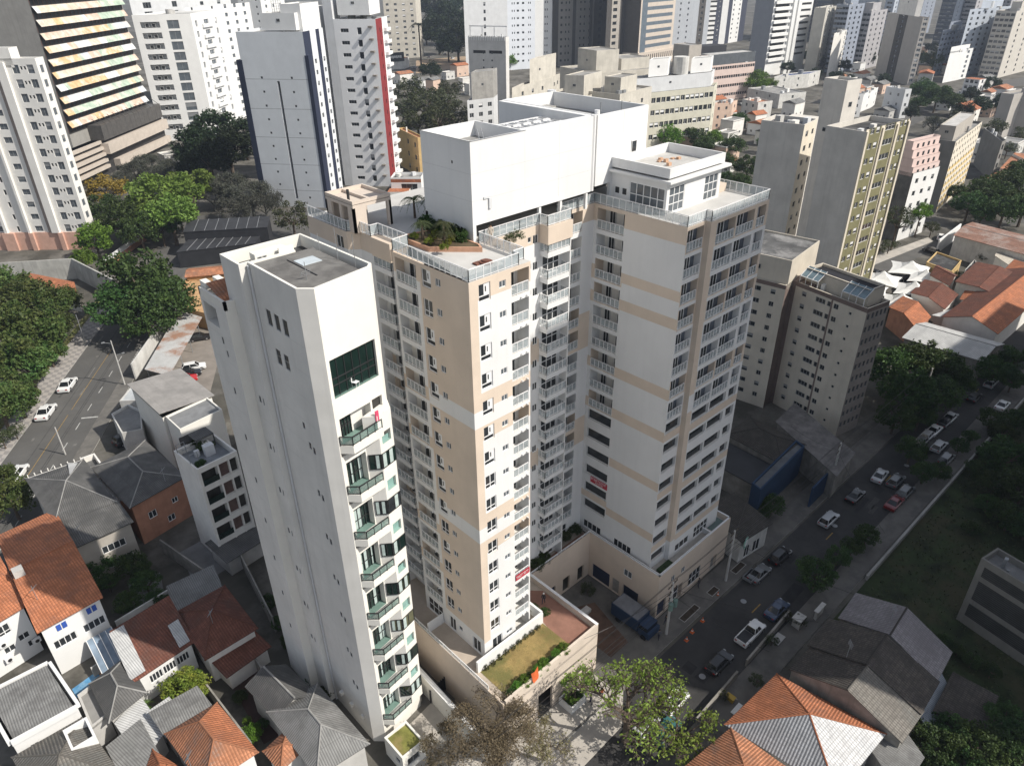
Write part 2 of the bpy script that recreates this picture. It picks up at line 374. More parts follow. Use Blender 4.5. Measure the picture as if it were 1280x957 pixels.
PAINTW = mat('road_paint_white', (0.42, 0.42, 0.40), 0.8, 0.3, 1.5)
PAINTY = mat('road_paint_yellow', (0.33, 0.21, 0.06), 0.8, 0.25, 1.5)
GRASS = mat('lot_grass', (0.028, 0.042, 0.014), 0.95, 0.55, 0.3, col2=(0.055, 0.052, 0.026), bump=0.4)
LAWN = mat('dry_lawn', (0.26, 0.19, 0.075), 0.95, 0.3, 0.5, col2=(0.14, 0.13, 0.045), bump=0.3)
PLAZA = mat('red_paver', (0.25, 0.13, 0.095), 0.9, 0.18, 0.6)
sheet('ground', [(-1500, -1500), (4500, -1500), (4500, 4500), (-1500, 4500)], 0.0, SOIL)
# right-hand street along x
sheet('road', [(-60, 25), (188, 24.0), (260, 22.5), (420, 20), (420, 28), (260, 30.5), (188, 32.3), (-60, 33.6)], 0.008, ASPH)
def kerbed(name, poly, h, m):
    mb = MB(); mb.prism(poly, 0.0, h, 1, True, False, 0); o = mb.build(name, [m, KERB]); o['kind'] = 'structure'; return o
kerbed('pavement', [(-60, 33.6), (60, 33.4), (110, 33.0), (188, 32.3), (188, 36.0), (110, 36.6), (48, 37.0), (-60, 37.4)], 0.13, PAVE)
kerbed('pavement', [(-60, 21.4), (75, 21.2), (188, 20.2), (188, 24.0), (-60, 25.0)], 0.13, PAVE)
sheet('lot_grass_ground', [(74, 20.6), (190, 19.4), (260, -60), (150, -80), (82, -20)], 0.012, GRASS)
mb = MB()
for k in range(40):
    x = 50 + k * 7; mb.box(x, x + 2.2, 28.9 - (x - 50) * 0.012, 29.05 - (x - 50) * 0.012, 0.009, 0.013, 0) if k % 3 == 0 else None
o = mb.build('lane_marking', PAINTY); o['kind'] = 'structure'
sheet('pavement', [(22, 29.6), (45, 30.2), (49.5, 33.6), (22, 33.7)], 0.02, PAVEL)
# left-hand avenue climbing away
LD = Vector((0.555, 0.832)); LN = Vector((0.832, -0.555)); LO = Vector((9.95, 136.4))   # centre line
def lr(a, b): q = LO + LD * a + LN * b; return (q.x, q.y)
sheet('road', [lr(-140, -6.2), lr(-140, 6.2), lr(150, 6.2), lr(150, -6.2)], 0.008, ASPL)
sheet('road', [lr(118, -6.2), lr(118, 40), lr(134, 60), lr(150, 60), lr(150, -6.2)], 0.012, ASPL)
mb = MB()
for a0, a1, b, wd in [(-100, 16, -0.1, .1), (18, 48, -.1, .1)]: mb.face([(*lr(a0, b), 0.016), (*lr(a0, b + wd), 0.016), (*lr(a1, b + wd), 0.016), (*lr(a1, b), 0.016)])
o = mb.build('lane_marking', PAINTY); o['kind'] = 'structure'
mb = MB()
for a in range(-60, 80, 7): mb.face([(*lr(a, 3.2), 0.016), (*lr(a, 3.36), 0.016), (*lr(a + 2.6, 3.36), 0.016), (*lr(a + 2.6, 3.2), 0.016)])
mb.face([(*lr(14, 3.0), 0.02), (*lr(14, 6.2), 0.02), (*lr(14.4, 6.2), 0.02), (*lr(14.4, 3.0), 0.02)])
for k in range(9): a = 36 + k * 1.1; mb.face([(*lr(a, 6.3), 0.15), (*lr(a, 8.8), 0.15), (*lr(a + .45, 8.8), 0.15), (*lr(a + .45, 6.3), 0.15)])
o = mb.build('lane_marking', PAINTW); o['kind'] = 'structure'
def stripes_mat():
    m = bpy.data.materials.new('mosaic_pavement'); m.use_nodes = True; n = m.node_tree.nodes; L = m.node_tree.links
    tc = n.new('ShaderNodeTexCoord'); mp = n.new('ShaderNodeMapping'); mp.inputs['Rotation'].default_value = (0, 0, R_(-56.3)); mp.inputs['Scale'].default_value = (1.1, 0.8, 1)
    ck = n.new('ShaderNodeTexChecker'); ck.inputs['Scale'].default_value = 1.0; ck.inputs['Color1'].default_value = (0.34, 0.315, 0.29, 1); ck.inputs['Color2'].default_value = (0.235, 0.22, 0.21, 1)
    L.new(tc.outputs['UV'], mp.inputs[0]); L.new(mp.outputs[0], ck.inputs[0]); L.new(ck.outputs[0], n['Principled BSDF'].inputs['Base Color']); n['Principled BSDF'].inputs['Roughness'].default_value = .9
    return m
MOS = stripes_mat()
kerbed('pavement', [lr(-140, -11.0), lr(-140, -6.2), lr(70, -6.2), lr(70, -11.0)], 0.14, MOS)
kerbed('pavement', [lr(-140, 6.2), lr(-140, 9.0), lr(70, 9.0), lr(70, 6.2)], 0.14, PAVE)
mb = MB(); mb.prism([lr(-140, -12.4), lr(-140, -11.0), lr(80, -11.0), lr(80, -12.4)], 0.0, 0.3, 0)
o = mb.build('grass_verge', mat('verge_grass', (0.14, 0.145, 0.05), 0.95, 0.35, 0.5, col2=(0.20, 0.18, 0.09))); o['kind'] = 'structure'
# far right street below the tall olive block
sheet('road', px((1075, 338), (1165, 303), (1215, 283), (1290, 268), (1290, 276), (1222, 291), (1172, 312), (1088, 347)), 0.008, ASPL)
kerbed('pavement', [tuple(p[:2]) for p in px((1066, 331), (1078, 337), (1166, 302), (1160, 297))], 0.13, PAVEL)
sheet('road', px((1205, 262), (1290, 178), (1290, 196), (1222, 264)), 0.01, ASPL)
sheet('road', px((1100, 160), (1205, 110), (1290, 95), (1290, 104), (1210, 122), (1110, 172)), 0.01, ASPL)
sheet('road', px((520, 76), (585, 70), (640, 78), (640, 88), (585, 84), (520, 92)), 0.012, mat('bare_earth', (0.34, 0.25, 0.17), 0.95, 0.25, 0.1))
sheet('car_park_ground', px((255, 520), (200, 480), (238, 390), (285, 405)), 0.012, mat('car_park_paving', (0.22, 0.195, 0.17), 0.9, 0.15, 0.4))
# ------------------------------------------------------------------ tall slabs behind the camera whose shade lies over the right half
def shade_tower(name, label, x0, x1, y0, y1, h):
    t = thing(name, label, 'building', ((x0 + x1) / 2, (y0 + y1) / 2, 0)); mb = MB()
    P = [(x0, y0), (x1, y0), (x1, y1), (x0, y1)]
    mb.prism(P, 0, h, 0, top=False); parapet_roof(mb, P, h - 1, h, 0.3, 0, 1); mb.build('wall', [DCONC, GROOF], t)
    f = Facade(t, (x1, y1), (x0, y1), 0, h); k = 0
    for j in range(6):
        for i in range(8): f.window(4 + i * (f.L - 8) / 7, 6 + j * (h - 12) / 5, 2.4, 1.6, 'slide', METG, GLD, -0.06, hole=False)
shade_tower('apartment_tower', 'tall dark slab tower standing outside the picture to the right', 88.5, 138, -35, -25, 124.0)
shade_tower('apartment_tower', 'lower dark slab tower beside the tall slab outside the picture', 139.5, 177, -55, -35, 116.0)
shade_tower('apartment_tower', 'lowest dark slab tower of the row outside the picture', 178.5, 228, -55, -35, 83.0)

# repairs, manholes and worn lines in the carriageways
rg0 = random.Random(9); PATCH = mat('asphalt_repair', (0.03, 0.03, 0.031), .9, .25, .8); PATL = mat('asphalt_worn_patch', (0.07, 0.068, 0.064), .9, .2, .8)
mb = MB()
for i in range(26):
    x, y = rg0.uniform(45, 185), rg0.uniform(26, 31.5); a, b = rg0.uniform(.5, 3.5), rg0.uniform(.3, .9); mb.face([(x - a, y - b, .0115), (x + a, y - b + .1, .0115), (x + a, y + b, .0115), (x - a, y + b - .1, .0115)], i % 2)
o = mb.build('road_repair', [PATCH, PATL]); o['kind'] = 'structure'
mb = MB()
for i in range(22):
    a, b = rg0.uniform(-60, 60), rg0.uniform(-5.2, 5.2); l_, w_ = rg0.uniform(.6, 5), rg0.uniform(.2, .6); mb.face([(*lr(a, b), .0125), (*lr(a, b + w_), .0125), (*lr(a + l_, b + w_), .0125), (*lr(a + l_, b), .0125)], i % 2)
for b in (-1.9, 1.5, 1.9): mb.face([(*lr(-100, b), .0118), (*lr(-100, b + .22), .0118), (*lr(60, b + .22), .0118), (*lr(60, b), .0118)], 0)
o = mb.build('road_repair', [mat('avenue_repair', (0.07, 0.069, 0.067), .9, .2, .8), mat('avenue_worn', (0.15, 0.145, 0.135), .9, .2, .8)]); o['kind'] = 'structure'
mb = MB()
for x, y in ((57.5, 27.6), (72, 30.6), (96, 29), (120, 27.5)): mb.cyl((x, y), .42, .0, .016, 0, 14)
o = mb.build('manhole_cover', [METG]); o['kind'] = 'structure'
# ------------------------------------------------------------------ the new beige and white apartment building
TWR = thing('apartment_building', 'large new beige and white L-shaped apartment building with white rooftop block', 'building', (36.1, 43.8, 0))
Z0, ZT = 7.2, 53.8; FH = (ZT - Z0) / 16
def fz(k): return Z0 + FH * k
HW = mat('new_white_render', (0.70, 0.70, 0.695), 0.7, 0.04, 0.2, streak=.09)
TM = [HW, BEIGE, mat('terrace_screed', (0.50, 0.49, 0.47), 0.9, 0.08, 0.4), OFFW, DARK, GLD, glass('blue_grey_loggia_glass', (.085, .10, .125), .12)]
wl = MB()
NROOMS = {}
def balcony_loggia(f, u0, u1, k, depth=1.5, solid=False, doors=2, rail=True, back=3, frac=None):
    """recessed balcony on storey k: hole with floor and back wall, glazed doors, railing"""
    zb = fz(k) + 0.12; zt = fz(k) + FH - 0.42
    if solid: zb = fz(k) + 1.05; zt = fz(k) + FH - 0.35
    f.hole(u0, u1, zb, zt, .35 if solid else depth, 5 if solid else back, 3)
    wdt = u1 - u0
    for i in range(0 if solid else doors):
        uc = u0 + wdt * (i + 0.5) / doors + 0.1
        WINS.setdefault(TWR, []).append((winmesh('slide', wdt / doors * (frac or (0.5 if doors == 1 else .94)), (1.05 if solid else 2.05), METW, GLD), f.P(uc, zb + 0.02, -depth + 0.03), f.rz, 'balcony_door'))
    if solid:
        mb = MB()
        mb.obox(f.P(u0, 0, -0.02)[:2], f.P(u1, 0, -0.02)[:2], 0.03, zb + .16, zb + .22, 0)
        n = max(3, int(wdt / 0.35))
        for i in range(n + 1): p = f.P(u0 + .05 + (wdt - .1) * i / n, 0, -0.02); mb.box(p[0] - .015, p[0] + .015, p[1] - .015, p[1] + .015, zb, zb + .18, 0)
        mb.build('railing', [METW], TWR)
    elif rail: railing([f.P(u0 + .04, 0, -0.06), f.P(u1 - .04, 0, -0.06)], zb, 1.08, TWR, step=0.62)
F = []
# left wing, long face
f = Facade(TWR, (36.1, 54.8), (36.1, 43.8), Z0, ZT); F.append(f)
for k in range(16):
    if k == 0:
        f.window(1.9, Z0 + .1, 2.9, 2.2, 'grid', METW, GLD, 0.15); f.window(5.2, Z0 + .1, 1.2, 2.1, 'slide', METW, GLD, 0.15); f.window(6.7, Z0 + 1.2, .7, .7, 'pane', METW, GLM, 0.12)
        f.window(9.6, Z0 + .1, 1.4, 2.1, 'slide', METW, GLD, 0.15); continue
    balcony_loggia(f, 0.35, 3.55, k, 1.0, doors=1)
    shut = k in (4, 6, 7, 8, 9, 10, 11, 12, 13, 15)
    f.window(5.05, fz(k) + .75, 1.35, 1.75, 'shut' if shut else 'slide', METW, GLD, 0.16)
    f.window(6.75, fz(k) + 1.35, .75, .75, 'slide', METW, GLM, 0.12)
f.cu |= {4.1}; f.cv |= {10.2, 24.8, 26.6, 39.0, 40.8, 51.9} | {fz(k) for k in range(17)}
def lm(u, z):
    if z > 51.9: return 1
    if z < 10.2: return 0
    if u > 4.1: return 0 if (39.0 < z < 40.8 or 24.8 < z < 26.6) else 1
    k = (z - Z0) / FH
    return 1 if int(k) in (3, 5, 9, 11) and (k % 1 < .5) else 0
f.matf = lm
# left wing, end face
f = Facade(TWR, (36.1, 43.8), (43.4, 43.8), Z0, ZT); F.append(f)
for k in range(16):
    if k == 0: f.window(2.0, Z0 + .1, 1.5, 2.1, 'slide', METW, GLD, 0.15); f.window(3.9, Z0 + 1.3, .9, .6, 'slide', METW, GLM, 0.12); f.hole(4.9, 7.1, Z0 + .05, Z0 + 2.5, 2.2, 3, 3); continue
    f.window(1.75, fz(k) + .75, 1.35, 1.65, 'shut' if k > 8 else 'slide', METW, GLD, 0.16)
    f.window(3.85, fz(k) + 1.4, .8, .65, 'slide', METW, GLM, 0.12)
    balcony_loggia(f, 4.9, 7.1, k, 1.5, doors=1)
f.cu |= {.95, 4.75}; f.cv |= {10.2, 24.8, 26.6, 39.0, 40.8, 51.9, 37.4, 23.0, 42.6, 28.3}
def em(u, z):
    if z > 51.9: return 1
    if z < 9.6: return 0
    if 40.8 < z < 42.6 or 37.4 < z < 39.0 or 23.0 < z < 24.8 or 26.6 < z < 28.3: return 1
    return 1 if u < .95 and not (39.0 < z < 40.8 or 24.8 < z < 26.6) else 0
f.matf = em
# return wall and the stepped recess
f = Facade(TWR, (43.4, 43.8), (43.4, 50.6), Z0, ZT); F.append(f)
f = Facade(TWR, (43.4, 50.6), (51.5, 50.6), Z0, ZT); F.append(f)
for k in range(1, 16): f.window(6.6, fz(k) + 1.3, .5, .6, 'pane', METW, GLD, .12); f.window(7.45, fz(k) + 1.0, .75, .95, 'slide', METW, GLD, .12)
f.cv |= {51.9, 40.8, 37.9, 26, 23.4}; f.matf = lambda u, z: 1 if z > 51.9 or 37.9 < z < 40.8 or 23.4 < z < 26 else 0
f = Facade(TWR, (51.5, 50.6), (55.0, 50.6), Z0, ZT); F.append(f)
for k in range(16): f.window(1.7, fz(k) + .15, 2.6, 2.1, 'grid', METW, GLD, .12, name='balcony_door')
f = Facade(TWR, (55.0, 50.6), (55.0, 51.6), Z0, ZT); F.append(f)
f = Facade(TWR, (55.0, 51.6), (61.1, 51.6), Z0, ZT); F.append(f)
for k in range(1, 16): balcony_loggia(f, 0.3, 4.2, k, 1.4)
f.window(2.0, Z0 + .1, 2.6, 2.1, 'grid', METW, GLD, .15)
f.cv |= {51.9, 40.8, 36, 26, 22}; f.matf = lambda u, z: 1 if z > 51.9 or 36 < z < 40.8 or 22 < z < 26 else 0
# right wing, long face
f = Facade(TWR, (61.1, 51.6), (61.1, 39.3), Z0, ZT); F.append(f)
for k in range(1, 16): balcony_loggia(f, 0.5, 4.35, k, 1.5, solid=(k <= 6), frac=.45)
f.window(2.2, Z0 + .4, 3.2, 1.3, 'quad', METW, GLD, .15); f.window(7.6, Z0 + .4, 3.0, 1.3, 'quad', METW, GLD, .15)
f.cu |= {4.5}; RB = [(45.6, 46.8), (42.3, 43.6), (33.4, 34.8), (27.6, 29.0), (20.2, 21.5), (12.0, 13.3)]
f.cv |= {51.9} | {z for b in RB for z in b} | {fz(k) for k in range(17)}
def rm(u, z):
    if z > 51.9: return 1
    if u > 4.5: return 1 if any(a < z < b for a, b in RB) else 0
    return 1 if int((z - Z0) / FH) in (2, 7, 9, 12, 13) and ((z - Z0) / FH) % 1 < .5 else 0
f.matf = rm
# right wing, street end
f = Facade(TWR, (61.1, 39.3), (64.3, 39.3), Z0, ZT); F.append(f)
for k in range(16): balcony_loggia(f, .15, 3.05, k, .8, solid=(k <= 7), doors=1, back=6, frac=.35)
f.cv |= {51.9} | {fz(k) for k in range(17)}; bandk = lambda z: 1 if z > 51.9 or (int((z - Z0) / FH) in (1, 4, 7, 9, 12, 13, 15) and ((z - Z0) / FH) % 1 < .45) else 0
f.matf = lambda u, z: bandk(z)
f = Facade(TWR, (64.3, 39.3), (64.3, 38.6), Z0, ZT); f.matf = lambda u, z: 1 if z > 10.5 else 0; F.append(f); f.cv |= {10.5}
f = Facade(TWR, (64.3, 38.6), (75.8, 38.6), Z0, ZT); F.append(f)
for k in range(1, 16):
    for a, b in ((1.15, 4.75), (5.0, 8.6)): balcony_loggia(f, a, b, k, .8, solid=(k <= 7), doors=1, back=6, frac=.35)
    balcony_loggia(f, 9.2, 11.0, k, .7, solid=(k <= 7), doors=1, back=6, frac=.4)
f.window(3.0, Z0 + .5, 3.2, 1.3, 'tri', METW, GLD, .15); f.window(7.4, Z0 + .2, 3.4, 2.0, 'grid', METW, GLD, .15)
f.cu |= {1.0}; f.cv |= {51.9, 10.5, 22.4, 33.0} | {fz(k) for k in range(17)}
f.matf = lambda u, z: (1 if z > 10.5 and not 31 < z < 33.0 else 0) if u < 1.0 else bandk(z)
OUT = [(75.8, 38.6), (75.8, 66), (60, 66), (60, 70.5), (36.2, 70.5), (36.2, 62.8), (37.2, 62.0), (37.2, 59.8), (38.1, 59.7), (38.1, 54.8), (36.1, 54.8)]
for a, b in zip(OUT[:-1], OUT[1:]):
    f = Facade(TWR, a, b, Z0, ZT); F.append(f); f.cv |= {51.9}
    if a == (38.1, 59.7):
        for k in range(1, 16): f.window(3.3, fz(k) + 1.2, .7, .8, 'slide', METW, GLD, .12); f.window(1.4, fz(k) + .2, 1.4, 2.1, 'slide', METW, GLD, .3)
    if a == (36.2, 70.5):
        for k in range(1, 16): f.window(6.2, fz(k) + .8, 1.4, 1.4, 'slide', METW, GLD, .15)
    f.matf = lambda u, z: 1 if z > 51.9 or 36 < z < 40 or 22 < z < 25 else 0
for f in F: f.wall(wl)
FOOT = [(36.1, 43.8), (43.4, 43.8), (43.4, 50.6), (51.5, 50.6), (55, 50.6), (55, 51.6), (61.1, 51.6), (61.1, 39.3), (64.3, 39.3), (64.3, 38.6)] + OUT
wl.face([(p[0], p[1], ZT) for p in FOOT[:-1]], 2, [(p[0], p[1]) for p in FOOT[:-1]])
wl.build('wall', TM, TWR)
# projecting balconies of the recess and the corner one on the far left
def proj_balcony(x0, x1, y0, y1, k, left=False):
    mb = MB(); z = fz(k); mb.box(x0, x1, y0, y1, z - .45, z + .12, 0); b = mb.build('balcony', [HW], TWR)
    pts = [(x0 + .05, y1), (x0 + .05, y0 + .05), (x1 - .05, y0 + .05), (x1 - .05, y1)]
    if left: pts = [(x0 + .05, y1 - .05), (x0 + .05, y0 + .05), (x1, y0 + .05)]
    railing(pts, z + .12, 1.05, b, step=0.7)
for k in range(1, 16): proj_balcony(51.5, 54.9, 49.4, 50.6, k)
for k in range(1, 16): proj_balcony(37.0, 38.1, 56.6, 59.6, k, True)
mb = MB(); mb.box(51.4, 55.1, 49.3, 50.6, 51.9, ZT, 0); mb.box(37.0, 38.1, 56.5, 59.7, 51.9, ZT, 0); mb.box(54.85, 55.0, 49.4, 50.6, Z0, 51.9, 1); mb.build('parapet_band', [BEIGE, HW], TWR)
mb = MB()                                                   # air-conditioning hooks and pipes under the balconies
for k in range(1, 16):
    for x in (42.2, 42.9): mb.bar((x, 43.8, fz(k) - .2), (x, 43.55, fz(k) - .2), .07, 0, 6)
    mb.bar((36.1, 51.6, fz(k) - .2), (35.85, 51.6, fz(k) - .2), .07, 0, 6)
mb.build('drain_spout', [METW], TWR)
# deck railings
railing([(38.05, 54.9), (36.2, 54.8), (36.2, 43.9), (42.0, 43.9)], ZT, 1.15, TWR, step=0.8)
railing([(42.0, 43.9), (42.0, 44.6), (43.3, 44.6), (43.3, 50.7), (48.7, 50.7)], ZT, 1.15, TWR, step=.9)
railing([(48.7, 50.7), (51.5, 50.7), (51.5, 49.5), (55, 49.5), (55, 51.6), (61.2, 51.7)], ZT, 1.15, TWR, step=.9)
railing([(61.2, 51.7), (61.2, 39.4), (64.4, 39.4)], ZT, 1.15, TWR, step=.85)
railing([(64.4, 39.4), (64.4, 38.7), (75.7, 38.7), (75.7, 52)], ZT, 1.15, TWR, step=.85)
railing([(38.05, 54.9), (38.05, 59.8), (37.1, 59.8), (37.1, 61.9), (36.3, 62.8), (36.3, 70.4)], ZT, 1.15, TWR, step=.8)
# rooftop service block
mb = MB(); ZB, ZR = 55.6, 63.3
scr = [(42.6, 50.65), (68.4, 50.65)]
mb.prism([(42.6, 50.65), (49.5, 50.65), (49.5, 57.9), (42.6, 57.9)], ZB, ZR, 0, top=False, bot=True)
parapet_roof(mb, [(42.6, 50.65), (49.5, 50.65), (49.5, 57.9), (42.6, 57.9)], 61.9, ZR, .22, 0, 1)
mb.prism([(49.5, 50.65), (59.2, 50.65), (59.2, 51.5), (49.5, 51.5)], ZB, ZR, 0, bot=True)
mb.prism([(49.5, 51.5), (59.2, 51.5), (59.2, 58.2), (49.5, 58.2)], ZB, 61.6, 0, bot=True, mt=1)
mb.box(49.5, 59.2, 58.0, 58.3, 61.6, 62.4, 0)
W3 = [(59.9, 50.65), (68.4, 50.65), (68.4, 65.1), (59.9, 65.1)]
mb.prism(W3, ZB + .4, ZR, 0, top=False, bot=True); parapet_roof(mb, W3, 61.7, ZR, .24, 0, 1)
mb.box(59.2, 59.9, 51.1, 65, ZB, ZR - .05, 0)
mb.box(42.6, 43.0, 50.65, 57.9, ZT, ZB, 0); mb.box(42.6, 49.6, 57.5, 57.9, ZT, ZB, 0)       # left wall comes down to the deck
mb.box(62.4, 68.4, 50.65, 51.0, ZT, ZB + .4, 0)
for x in (51.5, 54.6, 58.6): mb.box(x, x + .3, 50.75, 51.05, ZT, ZB, 0)
mb.box(43.0, 68.2, 55.2, 55.4, ZT, ZB, 2)
mb.bar((59.55, 50.9, ZB), (59.55, 50.9, ZR + .05), .28, 0, 10)
blk = mb.build('rooftop_block', [mat('block_white_render', (.72, .72, .715), .75, .05, .12, streak=.10), GROOF, DCONC], TWR)
mb = MB()
for i in range(6):
    for j in range(3):
        x = 50.3 + i * 1.45; y = 52.4 + j * 1.9; mb.prism([(x, y), (x + 1.1, y), (x + 1.1, y + 1.3), (x, y + 1.3)], 61.65, 62.5, 0); mb.box(x + .25, x + .85, y + .3, y + 1.0, 62.5, 62.56, 1)
mb.build('ventilator', [METW, METG], blk)
mb = MB()
for z in (57.9, 60.4): mb.box(42.597, 42.6, 50.66, 57.85, z, z + .025, 0); mb.box(42.65, 59.1, 50.647, 50.65, z, z + .025, 0); mb.box(60.0, 68.3, 50.647, 50.65, z, z + .025, 0)
for x in (49.4, 54.2, 64.2): mb.box(x, x + .025, 50.646, 50.65, 56.1, 63.2, 0)
mb.box(42.55, 49.55, 50.6, 50.66, 63.3, 63.33, 1); mb.box(42.55, 42.62, 50.6, 57.9, 63.3, 63.33, 1)
mb.build('render_joint', [mat('joint_line_grey', (.52, .52, .52), .9, .1, 1), METG], blk)  # thin grey joint lines on the white render
mb = MB(); mb.box(42.57, 42.6, 53.2, 53.35, 61.0, 61.25, 0); mb.build('vent_hole', [DARK], blk)
mb = MB(); mb.box(44.0, 44.9, 50.55, 50.65, 57.9, 58.1, 0); mb.box(44.6, 44.9, 50.5, 50.65, 56.9, 57.9, 0); mb.build('wall_bracket', [GREYW], blk)
for u, z, a, b in [(66.2, 57.6, .9, 2.3), (62.9, 56.9, .45, 1.3), (64.3, 56.7, .35, 1.2)]:
    place(winmesh('pane', a, b, METW, GLD), 'window', blk, (u, 50.62, z), 0)
mb = MB(); mb.bar((61.4, 51.6, ZR - 1.5), (61.4, 51.6, ZR + 1.0), .05, 0, 6); mb.bar((64.6, 51.4, ZR - 1.5), (64.6, 51.4, ZR + .8), .05, 0, 6); mb.box(63.5, 65.1, 61.5, 63.0, 61.7, 62.4, 1)
for q in (0, .5): mb.bar((46.0 + q, 53.0, 61.9), (46.9 + q, 54.6, 63.2), .04, 0, 5)
mb.cyl((60.4, 51.2), .28, 63.3, 63.7, 2, 10); mb.build('roof_fittings', [METG, CONC, METW], blk)
for y in (52.5, 54.0): place(winmesh('slide', 1.0, 1.2, METW, GLD), 'window', blk, (42.58, y, 54.1), -math.pi / 2)
# penthouse on the right wing
mb = MB(); PH = [(62.6, 43.2), (72.6, 43.2), (72.6, 50.65), (62.6, 50.65)]
f1 = Facade(TWR, PH[3], PH[0], ZT, 57.25); f2 = Facade(TWR, PH[0], PH[1], ZT, 57.25)
f1.window(4.9, ZT + .25, 4.6, 2.5, 'grid', METW, GLM, .1); f1.window(.9, ZT + 1.1, .7, .8, 'pane', METW, GLD, .1); f1.window(1.9, ZT + 1.1, .7, .8, 'pane', METW, GLD, .1)
f2.window(1.8, ZT + .15, 2.7, 2.7, 'grid', METW, GLM, .1); f2.window(8.2, ZT + .15, 2.6, 2.7, 'grid', METW, GLM, .1)
f1.wall(mb); f2.wall(mb); mb.prism([(62.6, 50.6), (72.6, 50.6), (72.6, 43.2)], ZT, 57.25, 0)
SL = [(62.1, 42.5), (73.4, 42.5), (73.4, 50.65), (62.1, 50.65)]; mb.prism(SL, 57.25, 57.5, 0, True, True)
PP = [(62.5, 43.0), (72.7, 43.0), (72.7, 50.65), (62.5, 50.65)]; parapet_roof(mb, PP, 57.7, 58.7, .22, 0, 1, True)
ph = mb.build('penthouse', [HW, mat('penthouse_roof_tiles', (0.46, 0.45, 0.43), .9, .12, .8)], TWR)
mb = MB(); 
for i, (x, y) in enumerate([(67.5, 48), (68.3, 48.4), (67.9, 47.4), (69.6, 47.7), (70.0, 47.2), (66.8, 46.2)]): mb.box(x, x + .5, y, y + .35, 57.7, 57.85 + .1 * (i % 3), 0)
tag(mb.build('brick_heap', [mat('clay_brick', (.52, .33, .22), .9, .2, 2)]), 'small heap of orange bricks left on the white penthouse roof', 'bricks')
mb = MB(); mb.box(73.3, 75.4, 44, 51, ZT + .01, ZT + .9, 0); mb.build('roof_upstand', [BEIGE], TWR)
# open garden pavilion on the left wing roof
mb = MB(); PX0, PX1, PY0, PY1, PZ = 36.5, 41.0, 61.5, 66.6, 57.0
for x0, x1, y0, y1 in [(PX0, PX0 + 1.5, PY0, PY0 + .25), (PX0, PX0 + .25, PY0, PY0 + 1.0), (PX0, PX0 + .25, PY1 - 1, PY1), (PX0, PX0 + .25, PY0 + 2.2, PY0 + 2.6), (PX1 - .5, PX1, PY0, PY0 + .25), (PX1 - .25, PX1, PY0, PY0 + .5), (PX1 - .25, PX1, PY1 - .5, PY1), (PX0, PX1, PY1 - .25, PY1)]: mb.box(x0, x1, y0, y1, ZT, PZ - .7, 0)
mb.prism([(PX0, PY0), (PX1, PY0), (PX1, PY1), (PX0, PY1)], PZ - .7, PZ - .4, 0, True, True)
parapet_roof(mb, [(PX0, PY0), (PX1, PY0), (PX1, PY1), (PX0, PY1)], PZ - .34, PZ, .2, 0, 0, True)
mb.box(38.4, 38.6, PY0 + .2, PY1 - .2, PZ - .4, PZ - .05, 0); mb.box(37.0, 37.2, 63, 63.2, PZ - .4, PZ + .8, 1)
pav = mb.build('roof_pavilion', [mat('pale_beige_render', (.58, .50, .43), .85, .06, .3), METB], TWR)
# red planter edges
mb = MB(); PB = [(38.4, 52.2), (41.9, 48.6), (42.4, 49.6), (42.4, 56), (38.4, 57)]; mb.prism(PB, ZT, ZT + .45, 0, top=False); parapet_roof(mb, PB, ZT + .38, ZT + .45, .18, 0, 1)
PB2 = [(44.0, 47.2), (46.4, 47.2), (46.4, 49.4), (44.0, 49.4)]; 
mb.build('planter', [mat('terracotta_kerb', (.52, .30, .20), .9, .1, 1), mat('planting_soil', (.10, .075, .045), .95, .3, 1)], TWR)
mb = MB(); mb.cyl((40.2, 46.2), .62, ZT, ZT + .22, 0, 14); mb.cyl((40.2, 46.2), .35, ZT + .22, ZT + .34, 0, 12); mb.box(39.2, 39.9, 46.3, 46.9, ZT, ZT + .15, 0)
tag(mb.build('fire_bowl', [mat('rust_brown', (.16, .07, .05), .8, .2, 2)]), 'dark reddish round bowl on the pale roof terrace', 'fire bowl')
# podium of the right wing with the open court
mb = MB(); PODT = 8.0
f = Facade(TWR, (60.4, 49.0), (60.4, 37.1), 0, PODT)
for u, wd in ((2.3, 3.2), (7.6, 2.6)): f.hole(u - wd / 2, u + wd / 2, .05, 2.7, .25)
f.hole(4.4, 5.6, .05, 2.6, .2, 3, None); f.window(6.9, 4.4, 1.4, 1.2, 'slide', METW, GLM, .1)
f.cv |= {.9}; f.matf = lambda u, z: 0; f.wall(mb)
f2_ = Facade(TWR, (60.4, 37.1), (77.2, 37.1), 0, PODT)
f2_.hole(.3, 2.2, .05, 2.9, .3); f2_.hole(5.0, 6.0, .05, 3.0, 1.2, 3, 2)
for u, wd in ((4.0, 2.1), (8.9, 2.9)): f2_.window(u, .75, wd, 2.5, 'grid', METW, GLD, .15)
for u in (3.3, 5.6): f2_.window(u, 5.0, .8, 1.0, 'slide', METW, GLM, .1)
f2_.hole(13.0, 14.5, .05, 2.6, .4, 3, 2); f2_.wall(mb)
f3_ = Facade(TWR, (48.7, 49.0), (60.4, 49.0), 0, PODT); 
for u, wd in ((3.0, 3.6), (7.0, 1.4), (10, 1.3)): f3_.hole(u - wd / 2, u + wd / 2, .05, 2.7, .3)
f3_.wall(mb)
mb.quv((77.2, 37.1, 0), (77.2, 52, 0), (77.2, 52, PODT), (77.2, 37.1, PODT), 0); mb.quv((77.2, 52, 0), (60.4, 52, 0), (60.4, 52, PODT), (77.2, 52, PODT), 0)
